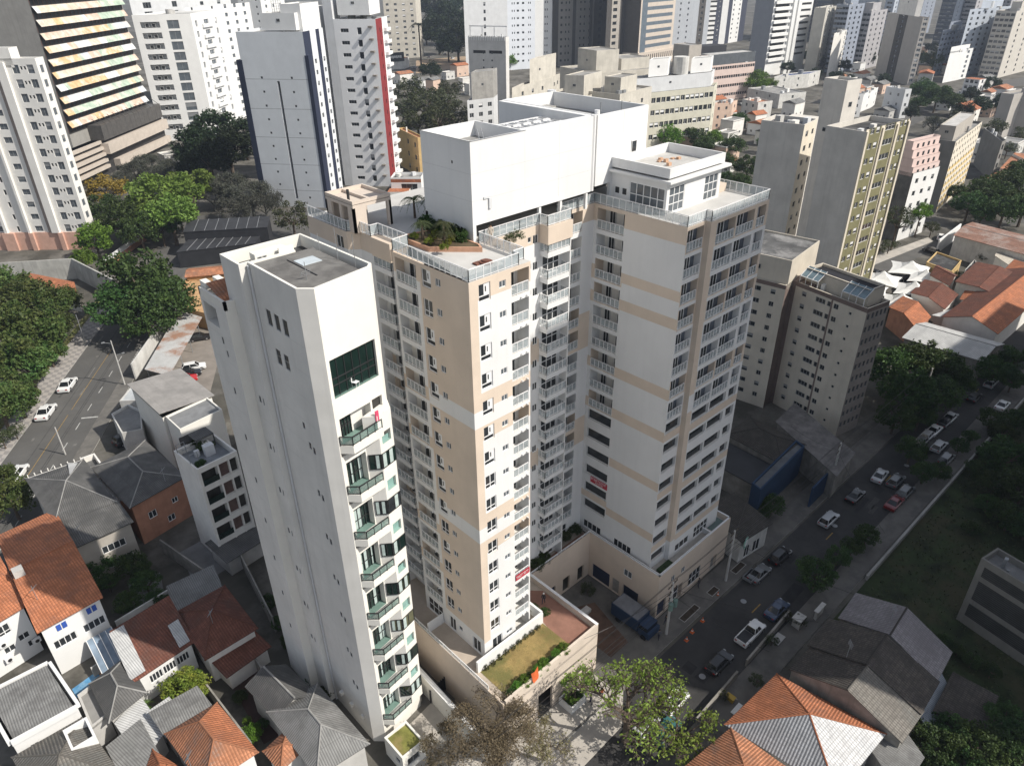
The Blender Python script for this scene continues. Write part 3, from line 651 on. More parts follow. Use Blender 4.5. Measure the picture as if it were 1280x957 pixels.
for a, b in (((60.4, 49.2), (60.4, 37.1)), ((60.4, 37.1), (77.2, 37.1)), ((77.2, 37.1), (77.2, 45))): mb.obox(a, b, .25, PODT - .01, PODT + .02, 1, 0.0)
PQ = [(60.65, 37.35), (76.95, 37.35), (76.95, 52), (60.65, 52)]; mb.face([(p[0], p[1], Z0) for p in PQ], 2, PQ)
for a, b in zip(PQ[:-1], PQ[1:]): mb.face([(a[0], a[1], PODT), (b[0], b[1], PODT), (b[0], b[1], Z0), (a[0], a[1], Z0)], 0)
mb.box(73.2, 76.9, 42, 42.3, Z0, PODT, 1); mb.box(72.4, 72.6, 37.4, 39, Z0, PODT, 1)
mb.box(73.6, 76.6, 37.8, 41.4, Z0 + .01, Z0 + .03, 4)
mb.box(61.6, 64.2, 37.5, 38.5, Z0 + .01, Z0 + .4, 5)
mb.build('podium', [BEIGE, HW, PAVEL, CONC, mat('pool_like_tank', (.12, .17, .16), .4, .2, .5), mat('planter_hedge_green', (.03, .05, .02), .95, .4, 2)], TWR)
BLUED = mat('blue_steel_door', (.025, .04, .09), .5, .12, .8, kind='slat')
mb = MB()
for (a, b, y) in ((49.9, 53.5, 49.28),): mb.quv((a, y, .05), (b, y, .05), (b, y, 2.7), (a, y, 2.7), 0)
mb.build('garage_door', [BLUED], TWR)
for y0, y1 in ((45.1, 48.3), (40.1, 42.8)):
    mb = MB(); mb.quv((60.63, y1, .05), (60.63, y0, .05), (60.63, y0, 2.7), (60.63, y1, 2.7), 0); mb.build('garage_door', [BLUED], TWR)
mb = MB(); mb.quv((60.7, 37.38, .05), (62.6, 37.38, .05), (62.6, 37.38, 2.9), (60.7, 37.38, 2.9), 0); mb.build('garage_door', [BLUED], TWR)
railing([(60.5, 49.2), (60.5, 37.2), (72, 37.2)], PODT, .35, TWR, step=1.6)
railing([(48.7, 49.05), (60.4, 49.05)], PODT, .35, TWR, step=1.6)
# terrace deck the building stands on
mb = MB(); TER = [(33.6, 37.7), (48.7, 37.7), (48.7, 49.0), (60.4, 49.0), (60.4, 66), (33.6, 72)]
mb.face([(p[0], p[1], Z0) for p in TER], 0, TER)
o = mb.build('terrace_deck', [mat('terrace_floor', (.42, .36, .30), .9, .1, .6)], TWR)
mb = MB(); mb.face([(x, y, Z0 + .012) for x, y in [(43.8, 37.9), (48.4, 37.9), (48.4, 46.5), (46.5, 48.5), (44.8, 46.0), (44.8, 43)]], 0); mb.face([(x, y, Z0 + .012) for x, y in [(45.5, 48.9), (60.2, 49.3), (60.2, 50.2), (46.0, 50.2)]], 0); mb.build('paver_strip', [PLAZA], TWR)
mb = MB(); mb.face([(x, y, Z0 + .03) for x, y in [(34.5, 38.0), (44.6, 38.0), (44.6, 42.8), (34.5, 42.8)]]); tag(mb.build('lawn', LAWN), 'yellowed dry lawn bed on the terrace in front of the white wall', 'lawn')
# garden walls
def wall_thing(name, label, segs, z0, z1, th, m, cap=None, group=None, cat='wall'):
    mb = MB()
    for p, q in segs: mb.obox(p, q, th, z0, z1, 0, 0.5)
    o = mb.build(name, [m], None)
    if cap:
        c = MB()
        for p, q in segs: c.obox(p, q, th + .08, z1, z1 + .06, 0)
        c.build('coping', [cap], o)
    return tag(o, label, cat, group)
wall_thing('garden_wall', 'low white wall between the dry lawn and the ground floor terrace', [((34.2, 43.0), (44.7, 43.0)), ((44.7, 43.1), (44.7, 45.8)), ((44.6, 45.8), (43.5, 45.8))], Z0, Z0 + 1.7, .3, WHITE)
wall_thing('partition_wall', 'short white wall dividing the side terrace beside the beige wing', [((33.7, 51.4), (36.0, 51.4))], Z0, Z0 + 1.5, .2, WHITE)
t = wall_thing('retaining_wall', 'long beige retaining wall along the side alley carrying a low white rail', [((33.45, 37.7), (33.45, 78))], 0, 7.6, .3, BEIGE)
railing([(33.4, 40.2), (33.4, 70)], 7.6, .75, t, step=1.6)
t = wall_thing('retaining_wall', 'pale beige street retaining wall below the dry lawn', [((33.6, 37.7), (38.6, 37.7)), ((40.9, 37.7), (48.7, 37.7))], 0, 8.0, .3, mat('pale_beige_wall', (.60, .52, .44), .85, .08, .4, streak=.1))
mb = MB(); mb.box(38.6, 40.9, 37.55, 37.85, 4.2, 8.0, 0); mb.build('lintel', [MATS['pale_beige_wall']], t)
wall_thing('retaining_wall', 'beige wall of the sunken court on its garden side', [((48.7, 37.6), (48.7, 49.1))], 0, 8.0, .3, BEIGE, METW)
wall_thing('ramp_wall', 'cream curved-end wall beside the ramp next to the white tower', [((30.9, 37.4), (30.9, 40.5)), ((30.9, 40.5), (31.6, 58))], 0, 3.4, .5, CREAM, WHITE)
# small planter box on the street side
mb = MB(); parapet_roof(mb, [(41.8, 35.2), (44.4, 35.2), (44.4, 37.3), (41.8, 37.3)], .9, 1.2, .2, 0, 1, True); mb.prism([(41.8, 35.2), (44.4, 35.2), (44.4, 37.3), (41.8, 37.3)], 0, .95, 0, top=False)
tag(mb.build('planter_box', [WHITE, MATS['planting_soil']]), 'square white planter full of dark plants at the foot of the pale wall', 'planter')
sheet('forecourt', [(24, 33.7), (48, 33.7), (48, 37.5), (33, 37.6), (31, 48), (24, 47)], 0.02 + .13, PAVEL)
sheet('court_floor', [(48.8, 37.0), (60.3, 37.0), (60.3, 48.9), (48.8, 48.9)], 0.03, PAVE)
sheet('court_floor', [(51.5, 37.3), (55.0, 37.3), (57, 44.8), (54.0, 46.2), (51.5, 44.0)], 0.045, mat('bare_red_soil', (.12, .075, .055), .95, .3, .6))
mb = MB(); mb.box(53.0, 55.4, 44.0, 44.9, .05, .6, 0); mb.box(53.2, 53.4, 44.1, 44.8, .0, .5, 1); tag(mb.build('site_bench', [LCONC, CONC]), 'long pale slab bench on bare soil inside the sunken court', 'bench')
# banners
def banner(name, p, d, wdt, hgt, z, n, label, rows):
    """red cloth with rows of white letter-like strokes, hung on a railing"""
    mb = MB(); p = Vector((p[0], p[1])); d = Vector(d).normalized(); nn = Vector((d.y, -d.x))
    P = lambda u, o: tuple(p + d * u + nn * o)
    mb.obox(P(0, 0), P(wdt, 0), .02, z, z + hgt, 0)
    for (z0, h, u0, u1, cnt) in rows:
        for i in range(cnt):
            a = u0 + (u1 - u0) * i / cnt; b = a + (u1 - u0) / cnt * .72; h2 = h
            st = random.choice([[(0, 0, .22, 1), (0, .8, 1, 1)], [(0, 0, .22, 1), (.78, 0, 1, 1), (0, .4, 1, .6)], [(.4, 0, .6, 1), (0, .8, 1, 1)], [(0, 0, .22, 1), (0, 0, 1, .2), (0, .8, 1, 1)], [(0, 0, .22, 1), (0, .4, .8, .6), (0, .8, 1, 1), (0, 0, 1, .2)]])
            for (x0, y0, x1, y1) in st: mb.obox(P(a + (b - a) * x0, .013), P(a + (b - a) * x1, .013), .006, z + z0 + h2 * y0, z + z0 + h2 * y1, 1)
    tag(mb.build(name, [mat('banner_red', (.40, .03, .05), .6, .08, .5), WHITE]), label, 'banner')
banner('banner', (41.05, 43.72), (1, 0), 2.2, .85, fz(3) + .15, None, 'red banner with white lettering on a sunlit balcony of the white end face', [(.24, .36, .12, 2.05, 8)])
banner('banner', (61.03, 50.0), (0, -1), 2.9, .95, fz(3) + .1, None, 'red banner with two rows of white letters on the shaded wing', [(.47, .36, .1, 2.8, 11), (.12, .24, .9, 2.2, 7)])
# ------------------------------------------------------------------ slim cream tower with staggered balconies
WTW = thing('apartment_tower', 'slim cream white tower with staggered green glass balconies and a flat tar roof', 'building', (24.1, 47.7, 0))
WTZ = 55.7; CG = mat('shaded_cream_paint', (.70, .685, .65), .75, .07, .25, streak=.16)  # cooler, darker cream for the shaded faces: shade put into the colour, plus streaks
A_, B_, C_, D_ = (23.1, 48.7), (24.1, 47.7), (29.75, 48.65), (30.3, 49.2)
E_, G_, H_, I_ = (30.0, 60.3), (22.3, 60.3), (22.3, 56.7), (23.1, 56.7)
fs = []
mb = MB()
front = Facade(WTW, B_, C_, 0, WTZ)
side = Facade(WTW, I_, A_, 0, WTZ); side2 = Facade(WTW, G_, H_, 0, WTZ)
Lf = front.L
front.hole(.35, 5.35, 45.7, 49.3, 1.2, 4, 5)
MOD = 5.33; ZM = [3.7 + MOD * k for k in range(8)]
for i, z in enumerate(ZM):
    top = i == 7
    front.hole(.45, 2.75 if not top else 4.0, z + .12, z + (3.35 if not top else 2.6), .9, 3, 5)
    if top: front.hole(4.2, 5.4, z + 1.3, z + 2.7, .3, 4)
    front.hole(.1, 1.5, z - 1.15, z - .62, .5, 4)
WTM = [CREAM, CG, WHITE, OFFW, DARK, mat('green_floor_glass', (.15, .235, .205), .3, .15, 1.0), mat('green_terrace_tile', (.27, .40, .36), .5, .1, 1.0)]
front.wall(mb)
for q in (.25,): pass
for k in range(9):
    z = 7.6 + k * MOD
    if z > 44: break
    for u in (5.55, 6.2): side.window(u, z + (0 if u < 6 else -.25), .42, .75, 'pane', METG, GLD, .1)
    for u, ww in ((2.05, .42), (2.75, .25)): side2.window(u, z + 2.1, ww, .75, 'pane', METG, GLD, .1)
for u, z in ((2.2, 50.6), (3.6, 50.6), (5.0, 50.6), (2.6, 47.0), (4.0, 47.0)): side.window(u, z, .85, 1.5, 'pane', METG, GLD, .12)
side.window(5.0, 41.5, .4, .7, 'pane', METG, GLD, .1)
side.matf = lambda u, z: 1; side2.matf = lambda u, z: 1
side.wall(mb); side2.wall(mb)
for p, q, m in ((A_, B_, 1), (C_, D_, 0), (D_, E_, 0), (E_, G_, 0), (H_, I_, 1)): mb.quv((*p, 0), (*q, 0), (*q, WTZ), (*p, WTZ), m)
TP = [B_, C_, D_, E_, G_, H_, I_, A_]
parapet_roof(mb, TP, WTZ - 1.1, WTZ, .22, 0, 7)
mb.build('wall', WTM + [DROOF], WTW)
mb = MB()                                     # roof: machine room, dividing walls, light panel, shaded gutter
mb.box(22.9, 27.6, 56.9, 57.15, WTZ - 1.1, WTZ - .15, 0); mb.box(24.2, 27.2, 57.6, 58.6, WTZ - 1.1, WTZ + .1, 0); mb.box(26.2, 27.6, 57.15, 57.3, WTZ - 1.1, WTZ + .3, 0)
mb.prism([(24.35, 48.1), (29.2, 49.0), (29.2, 56.8), (23.45, 56.8), (23.45, 49.0)], WTZ - 1.1, WTZ - .3, 1)
mb.box(26.3, 28.1, 53.3, 54.9, WTZ - .3, WTZ - .25, 2); mb.box(26.0, 26.08, 50.6, 55.5, WTZ - .3, WTZ - .23, 3)
r = mb.build('roof_structure', [CREAM, mat('roof_felt', (.13, .125, .12), .9, .2, .5, col2=(.19, .185, .175)), mat('skylight_sheet', (.50, .55, .58), .4, .08, 1), METB], WTW)
for x in (24.5, 24.95): place(winmesh('pane', .35, .45, METG, GLD), 'window', r, (x + .1, 57.59, WTZ - .6), 0)
mb = MB()
for x, y, h in ((25.0, 50.4, 2.2), (29.2, 52.6, 3.4), (29.4, 50.2, 3.4), (29.3, 55.8, 2.2)): mb.bar((x, y, WTZ - 1), (x, y, WTZ - 1 + h), .03, 0, 5)
for a in (0, 1, 2): mb.bar((24.6, 50.4 + .15 * a, WTZ + .4 - .2 * a), (25.4, 50.3 + .1 * a, WTZ + .5 - .2 * a), .02, 0, 4)
mb.build('aerial', [METG], WTW)
# rear annex with a tiled awning
mb = MB(); AX = [(21.3, 59.2), (22.3, 59.2), (22.3, 60.3), (26.5, 60.3), (26.5, 64.6), (21.3, 64.6)]
f = Facade(WTW, (21.3, 64.6), (21.3, 59.2), 0, 51.0); f.hole(.5, 3.2, 48.6, 50.6, 1.2, 4); f.window(3.6, 45.8, .35, .7, 'pane', METG, GLD, .1)
for k in range(8): f.window(3.2, 7.6 + 2.1 + k * MOD, .4, .75, 'pane', METG, GLD, .1)
f.matf = lambda u, z: 1; f.wall(mb)
for a, b in ((0, 1), (1, 2), (2, 3), (3, 4), (4, 5)): mb.quv((*AX[a], 0), (*AX[b], 0), (*AX[b], 51.0), (*AX[a], 51.0), 0)
mb.face([(p[0], p[1], 50.995) for p in AX], 1)
for a, b in ((AX[5], AX[0]), (AX[4], AX[5]), (AX[0], AX[1])): mb.obox(a, b, .25, 51.0, 51.8, 0, 0.0)
for k in range(3): mb.box(21.6 + k * 1.2, 22.2 + k * 1.2, 63.4, 64.6, 51.7, 52.3, 0)
mb.build('annex', WTM + [DROOF], WTW)
mb = MB(); mb.quv((21.6, 60.0, 51.4), (24.9, 60.0, 51.4), (24.9, 63.2, 52.4), (21.6, 63.2, 52.4), 0); mb.build('tiled_awning', [TILEO], WTW)
mb = MB(); mb.bar((23.0, 56.5, 0), (23.0, 56.5, WTZ - .2), .12, 0, 6); mb.build('downpipe', [GREYW], WTW)
mb = MB(); s3_ = Facade(WTW, (21.3, 64.6), (21.3, 59.2), 0, 51)
for k in range(1, 20):
    for f_ in (side, side2, s3_):
        if 2.66 * k < 51 or f_ is not s3_: q_ = lambda u: f_.P(u, 0, .002)[:2]; mb.obox(q_(0.02), q_(f_.L - .02), .004, 2.66 * k, 2.66 * k + .03, 0)
mb.build('floor_joint', [mat('floor_joint_grey', (.60, .59, .56), .9, .1, 1)], WTW)
# top loggia glazing
def fbox(mb, u0, u1, z0, z1, o0, o1, m):
    a, b, c, d = front.P(u0, 0, o1), front.P(u1, 0, o1), front.P(u1, 0, o0), front.P(u0, 0, o0)
    mb.prism([a[:2], b[:2], c[:2], d[:2]], z0, z1, m, True, True)
mb = MB()
fbox(mb, .35, 5.35, 45.72, 49.28, -.32, -.3, 1)
for i in range(7): u = .35 + 5 * i / 6; fbox(mb, u - .03, u + .03, 45.7, 49.3, -.3, -.24, 0)
for z in (46.7, 47.3, 49.24): fbox(mb, .35, 5.35, z, z + .07, -.3, -.22, 0)
mb.build('loggia_glazing', [METB, GLG], WTW)
mb = MB(); c = front.P(2.9, 0, -.8)
bay = MB(); BQ = [front.P(2.85, 0, 0)[:2], front.P(3.75, 0, .95)[:2], front.P(5.5, 0, .85)[:2], D_]
fb = Facade(WTW, BQ[1], BQ[2], 3.2, 42.6); fc = Facade(WTW, BQ[0], BQ[1], 3.2, 42.6)
for z in ZM[:7]: fb.hole(.3, fb.L - .3, z + 3.75, z + 4.95, .8, 3, 6)
fb.wall(bay); fc.matf = lambda u, z: 1; fc.wall(bay); bay.quv((*BQ[2], 3.2), (*BQ[3], 3.2), (*BQ[3], 42.6), (*BQ[2], 42.6), 0)
bay.face([(*p, 42.6) for p in BQ], 0); bay.face([(*p, 3.2) for p in BQ][::-1], 0)
bay.build('bay', WTM, WTW)
rb_ = random.Random(4)
MINT = mat('pale_curtain', (.42, .50, .48), .9, .15, 2); OGL = [GLG, GLD, glass('olive_window_glass', (.10, .10, .06), .1)]
for k, z in enumerate(ZM):
    top = k == 7
    u1 = 3.55 if not top else 4.3
    tr = MB(); P = lambda u, o: front.P(u, 0, o)[:2]
    poly = [P(.05, 0), P(.75, 1.05), P(u1, 1.15), P(u1 + .2, .6), P(u1, 0)] if not top else [P(.05, 0), P(.75, 1.0), P(u1, 1.0), P(u1, 0)]
    tr.prism(poly, z - .7, z + .12, 0, True, True); b = tr.build('balcony', [CREAM], WTW)
    railing([P(.12, .08), P(.78, .97), P(u1 - .04, 1.07 if not top else .92)] + ([P(u1 - .06, .05)] if top else []), z + .12, .95, b, fm=METB, gm=RAILGG, step=.8, post=.03, top=.045)
    dm = MB(); w1 = 2.75 if not top else 2.2; zt = z + (3.35 if not top else 2.6)
    fbox(dm, .45, w1, z + .13, zt, -.82, -.8, 1)
    for i in range(6): u = .45 + (w1 - .45) * i / 5; fbox(dm, u - .03, u + .03, z + .13, zt, -.8, -.72, 0)
    for zz in (z + 1.2, z + 2.5, zt - .08): fbox(dm, .45, w1, zz, zz + .06, -.8, -.72, 0)
    for i in range(5):
        if rb_.random() < .55: u = .48 + (w1 - .45) * i / 5; fbox(dm, u, u + (w1 - .45) / 5 * rb_.choice([.45, .9, .9]), z + .2, zt - .1, -.79, -.785, 2)
    dm.build('balcony_door', [METB, GLG, MINT], WTW)
    if top: continue
    om = MB(); z0, z1 = z + 1.25, z + 2.85; gi = rb_.randrange(3) if k % 3 == 2 else 0
    def strip(f, u0, u1, n, tag_):
        P_ = lambda u, o: f.P(u, 0, o)[:2]
        om.obox(P_(u0, .03), P_(u1, .03), .04, z0, z1, 1)
        for i in range(n + 1): u = u0 + (u1 - u0) * i / n; om.obox(P_(u - .035, .07), P_(u + .035, .07), .06, z0 - .03, z1 + .03, 0)
        for zz in (z0 - .03, z1 - .04): om.obox(P_(u0, .065), P_(u1, .065), .05, zz, zz + .07, 0)
        for i in range(n):
            if rb_.random() < .6: u = u0 + (u1 - u0) * i / n; om.obox(P_(u + .05, .054), P_(u + (u1 - u0) / n * .6, .054), .005, z0 + .06, z1 - .06, 2)
    strip(fc, .15, fc.L - .03, 2, 0); strip(fb, .03, fb.L - .03, 2, 0); om.build('corner_window', [METB, OGL[gi], MINT], WTW)
    gm = MB(); P_ = lambda u, o: fb.P(u, 0, o)[:2]; gm.obox(P_(.3, -.3), P_(fb.L - .3, -.3), .03, z + 3.76, z + 4.94 if k % 3 else z + 4.3, 0); gm.build('mint_panel', [GLP], WTW)
# plastic chair behind the top glazing, pot plants and towel
def chair(loc, rz):
    t = thing('plastic_chair', 'white plastic chair behind the dark glazing at the top of the cream tower', 'chair', loc, rz=rz)
    m = MB(); m.box(-.25, .25, -.25, .25, .42, .46); s = m.build('seat', [METW], None); s.parent = t
    m = MB(); m.box(-.25, .25, .2, .25, .46, .95); s = m.build('backrest', [METW], None); s.parent = t
    for x in (-.22, .22):
        for y in (-.22, .22): m = MB(); m.bar((x, y, 0), (x, y, .42), .025); s = m.build('leg', [METW], None); s.parent = t
chair(front.P(2.8, 45.75, -.14), .4)
mb = MB(); c = front.P(3.9, ZM[7] + 1.2, .9); mb.box(c[0] - .25, c[0] + .1, c[1] - .06, c[1] + .02, c[2] - .1, c[2] + .9); tag(mb.build('towel', [mat('pink_cloth', (.65, .08, .16), .9, .1, 2)]), 'pink red towel hanging over the uppermost green balcony', 'towel')
# guard house with a planted roof at the gate
mb = MB(); GH = [at(u, v, 3) for u, v in ((484, 925), (513, 943), (526, 921), (498, 904))]; GH = [(p.x, p.y) for p in GH]
cx, cy = sum(p[0] for p in GH) / 4, sum(p[1] for p in GH) / 4
t = thing('guard_house', 'small cream guard house with a grassy flat roof at the foot of the cream tower', 'guard house', (cx, cy, 0))
CC = [(cx - 1.5, cy - 1.7), (cx + 1.5, cy - 1.7), (cx + 1.5, cy + 1.7), (cx - 1.5, cy + 1.7)]
f = Facade(t, CC[3], CC[0], 0, 3); f.window(2.4, 1.2, .9, .8, 'pane', METG, GLD); f.wall(mb)
f = Facade(t, CC[0], CC[1], 0, 3); f.window(1.4, .9, 1.6, 1.2, 'slide', METG, GLD); f.wall(mb)
mb.quv((*CC[1], 0), (*CC[2], 0), (*CC[2], 3), (*CC[1], 3)); mb.quv((*CC[2], 0), (*CC[3], 0), (*CC[3], 3), (*CC[2], 3))
parapet_roof(mb, CC, 2.75, 3.0, .22, 0, 1); mb.build('wall', [CREAM, mat('roof_grass', (.17, .17, .045), .95, .35, .9, col2=(.24, .19, .08), bump=.3)], t)
# low concrete beams over the ramp at the tower foot
for i, (p, q, nm) in enumerate([((452, 895), (468, 880), 'lowest'), ((438, 880), (455, 866), 'middle'), ((425, 866), (441, 853), 'upper')]):
    mb = MB(); a = at(*p, 3.2); b = at(*q, 3.2); mb.obox(a, b, .45, 2.8, 3.3, 0); tag(mb.build('ramp_beam', [CREAM]), f'{nm} of the three cream beams bridging the gap beside the cream tower', 'beam')
mb = MB()
gp = [at(u, v, 1.0) for u, v in ((538, 872), (556, 855))]; mb.obox(gp[0], gp[1], .06, .2, 2.2, 0)
for i in range(9): q = gp[0].lerp(gp[1], i / 8); mb.box(q.x - .04, q.x + .04, q.y - .08, q.y + .08, 0, 2.4, 0)
tag(mb.build('steel_gate', [METB]), 'black steel gate at the ramp between cream tower and beige wall', 'gate')
# ------------------------------------------------------------------ surrounding buildings
def quad_from(N, R, L, z, square=True):
    """footprint [near, right, far, left] from three roof corners; the wider face sets the direction, the other is square to it"""
    n, r, l = at(*N, z), at(*R, z), at(*L, z)
    if square:
        wide_r = abs(R[0] - N[0]) >= abs(L[0] - N[0])
        a = (r - n) if wide_r else (l - n); p = Vector((-a.y, a.x, 0)).normalized() if wide_r else Vector((a.y, -a.x, 0)).normalized()
        u = L[0] if wide_r else R[0]; k = RT * FPX - FW * (u - 640); d = p.dot(k)
        s = -(n - CAM).dot(k) / d if abs(d) > 1e-6 else -1
        if 1.5 < s < 70:
            if wide_r: l = n + p * s
            else: r = n + p * s
    return [(n.x, n.y), (r.x, r.y), (r.x + l.x - n.x, r.y + l.y - n.y), (l.x, l.y)]
def height_to(p, v):
    lo, hi = 0.0, 76.0
    for _ in range(40):
        m = (lo + hi) / 2; d = Vector((p[0], p[1], m)) - CAM; vv = 478.5 - FPX * d.dot(UP) / d.dot(FW)
        if vv > v: lo = m
        else: hi = m
    return lo
def block(root, P, z0, z1, wm, rm, left=None, right=None, para=.9, cols=None, name='wall', extra=None, back=True):
    """prism P=[near, right, far, left]; left/right: functions that dress the two visible faces"""
    mb = MB(); M = [wm, rm] + (extra or [])
    fl = Facade(root, P[3], P[0], z0, z1); fr = Facade(root, P[0], P[1], z0, z1)
    if left: left(fl)
    if right: right(fr)
    fl.wall(mb); fr.wall(mb)
    for a, b in ((1, 2), (2, 3)): mb.quv((*P[a], z0), (*P[b], z0), (*P[b], z1), (*P[a], z1), 0)
    if para > 0: parapet_roof(mb, P, z1 - para, z1, .25, 0, 1)
    else: mb.face([(p[0], p[1], z1) for p in P], 1, P)
    return mb.build(name, M, root), fl, fr
def grid(us, w, h, nf, z0, z1, sill=.9, kind='slide', fm=None, gm=None, depth=.2, skip=(), frac=True):
    """windows on every storey at given places across the wall"""
    def go(f):
        fh = (z1 - z0) / nf
        for k in range(nf):
            for i, u in enumerate(us):
                if (k, i) in skip: continue
                uu = u * f.L if frac else u
                ww = w[i] if isinstance(w, (list, tuple)) else w; hh = h[i] if isinstance(h, (list, tuple)) else h
                kd = kind if isinstance(kind, str) else random.choice(kind)
                if kd in ('pane', 'slide') and ww > 1.25 and RW.random() < .22: kd = 'blind'
                if uu - ww / 2 < .05 or uu + ww / 2 > f.L - .05: continue
                f.window(uu, z0 + k * fh + sill, ww, hh, kd, fm or METG, gm or GLD, depth)
    return go
RW = random.Random(21)
def both(*g):
    def go(f):
        for q in g: q(f)
    return go
def ribbons(nf, z0, z1, h, sill, m0=.4, back=4, depth=.5, u0=None, u1=None):
    def go(f):
        fh = (z1 - z0) / nf
        for k in range(nf): f.hole(m0 if u0 is None else u0 * f.L, f.L - m0 if u1 is None else u1 * f.L, z0 + k * fh + sill, z0 + k * fh + sill + h, depth, back)
    return go
def bands(zs, m=2):
    def go(f):
        f.cv |= {z for b in zs for z in b}; old = f.matf
        f.matf = lambda u, z: m if any(a < z < b for a, b in zs) else (old(u, z) if old else 0)
    return go
def ucol(spans, m=2):
    def go(f):
        f.cu |= {q * f.L for b in spans for q in b}; old = f.matf; L = f.L
        f.matf = lambda u, z: m if any(a * L < u < b * L for a, b in spans) else (old(u, z) if old else 0)
    return go
def bld(name, label, N, R, L, h, wm, rm, left=None, right=None, group=None, cat='building', para=.9, extra=None, z0=0, vt=None, zp=None):
    """N, R, L: near, right and left corner, given at roof height h, or at the ground (zp=0); vt: where the roof shows, gives the height"""
    P = quad_from(N, R, L, h if zp is None else zp)
    if vt is not None: h = height_to(P[0], vt)
    t = thing(name, label, cat, bbox_origin(P), group)
    block(t, P, z0, h, wm, rm, left, right, para, extra=extra)
    if para > 0 and h > 7:
        rr = random.Random(int(P[0][0] * 7 + P[0][1] * 3)); sz = min((Vector(P[1]) - Vector(P[0])).length, (Vector(P[3]) - Vector(P[0])).length)
        for i in range(rr.randint(2, 5)):
            c = at_roof(P, rr.uniform(.12, .85), rr.uniform(.12, .85)); a = sz * rr.uniform(.05, .13); mb = MB()
            if rr.random() < .3: mb.cyl(c, a, h - para, h - para + a * 1.6, 0, 12); nm = 'water_tank'
            else: mb.box(c[0] - a, c[0] + a, c[1] - a * .7, c[1] + a * .7, h - para, h - para + rr.uniform(.8, 2.2), 0); nm = 'roof_unit'
            mb.build(nm, [rr.choice([OFFW, LCONC, METG, GREYW])], t)
    return t, P
def cap(t, P, a0, a1, b0, b1, z0, z1, wm, rm, name='lift_house', wins=0):
    """smaller volume standing on the roof, in fractions of the footprint (a along the right face, b along the left)"""
    n, r, f_, l = map(Vector, P); q = lambda a, b: tuple(n + (r - n) * a + (l - n) * b)
    Q = [q(a0, b0), q(a1, b0), q(a1, b1), q(a0, b1)]
    mb = MB(); mb.prism(Q, z0, z1, 0, top=False); parapet_roof(mb, Q, z1 - .35, z1, .2, 0, 1)
    o = mb.build(name, [wm, rm], t)
    if wins:
        f = Facade(t, Q[3], Q[0], z0, z1); place(winmesh('slide', 1.2, .9, METG, GLD), 'window', o, f.P(f.L * .5, (z0 + z1) / 2, .02), f.rz)
    return Q
def at_roof(P, a, b): n, r, f_, l = map(Vector, P); return tuple(n + (r - n) * a + (l - n) * b)
# ---- far left: white tower with the salmon base
WW = mat('warm_white_render', (.74, .725, .69), .75, .05, .3, streak=.08)
t, P = bld('apartment_tower', 'white tower with a salmon pink base at the left edge of the picture', (118, 311), (126, 302), (-64, 313), 55, WW, GROOF, zp=0, vt=73,
    left=both(grid([.865, .955], 1.9, 2.3, 13, 4.5, 54, 1.2, 'slide', METG, GLM, .25), grid([.90, .922], .6, .9, 13, 4.5, 54, 2.2, 'pane', METG, GLD, .2), grid([.67], 2.4, 1.7, 13, 4.5, 54, 1.4, 'slide', METG, GLM, .25), grid([.53], .8, 1.6, 13, 4.5, 54, 1.4, 'pane', METG, GLD, .25), grid([.40, .2], 2.4, 1.7, 13, 4.5, 54, 1.4, 'slide', METG, GLM, .25)),
    right=grid([.5], 1.6, 2, 13, 4.5, 54, 1.2, 'slide', METG, GLM, .2))
cap(t, P, 0, 1, .14, 1.0, 53, 58, WW, GROOF)
g2 = Facade(t, P[3], P[0], 0, 57); mb = MB(); G = lambda a, o: g2.P(g2.L * a, 0, o)[:2]
mb.prism([G(-.01, .35), G(1.004, .35), G(1.004, .02), G(-.01, .02)], 0, 5.6, 0, True, True)
for a0, a1 in ((.42, .5), (.60, .63), (.80, .83)): mb.prism([G(a0, 1.1), G(a1, 1.1), G(a1, .35), G(a0, .35)], 0, 5.6, 0)
mb.build('base_storey', [mat('salmon_paint', (.58, .36, .28), .85, .1, .5)], t)
for a0, a1, o, m in ((.735, .755, .5, 1), (.76, .81, .9, 0), (.60, .615, .9, 0), (.44, .46, .9, 0)): mb = MB(); mb.prism([G(a0, o), G(a1, o), G(a1, .02), G(a0, .02)], 5.6, 54.5, m); mb.build('pilaster', [WW, mat('brown_tile_strip', (.30, .25, .22), .8, .1, 1)], t)
# ---- office block with painted louvre bands
LOU = []
for i, c in enumerate([(.60, .62, .64), (.58, .40, .22), (.38, .47, .38), (.58, .43, .34), (.50, .54, .60), (.58, .50, .40)]): LOU.append(mat('painted_panel_%s' % ['white', 'ochre', 'green', 'salmon', 'blue', 'sand'][i], c, .75, .22, .5, col2=(.58, .55, .50)))
P = [tuple(at(u, v, 0)[:2]) for u, v in ((100, 222), (190, 185), (150, 130), (40, 170))]
P = quad_from((105, 228), (196, 184), (40, 175), 0)
t = thing('office_tower', 'big concrete office block with ten slanting bands of coloured louvre panels', 'building', bbox_origin(P))
DKW = mat('dark_window_band', (.045, .043, .042), .5, .3, .8)
block(t, P, 0, 140, mat('ribbed_concrete', (.30, .29, .27), .9, .1, .3, streak=.3), GROOF, extra=[DKW, BRICK], right=both(bands([(19, 139)], 2)))
f = Facade(t, P[0], P[1], 0, 140)
rl = random.Random(8)
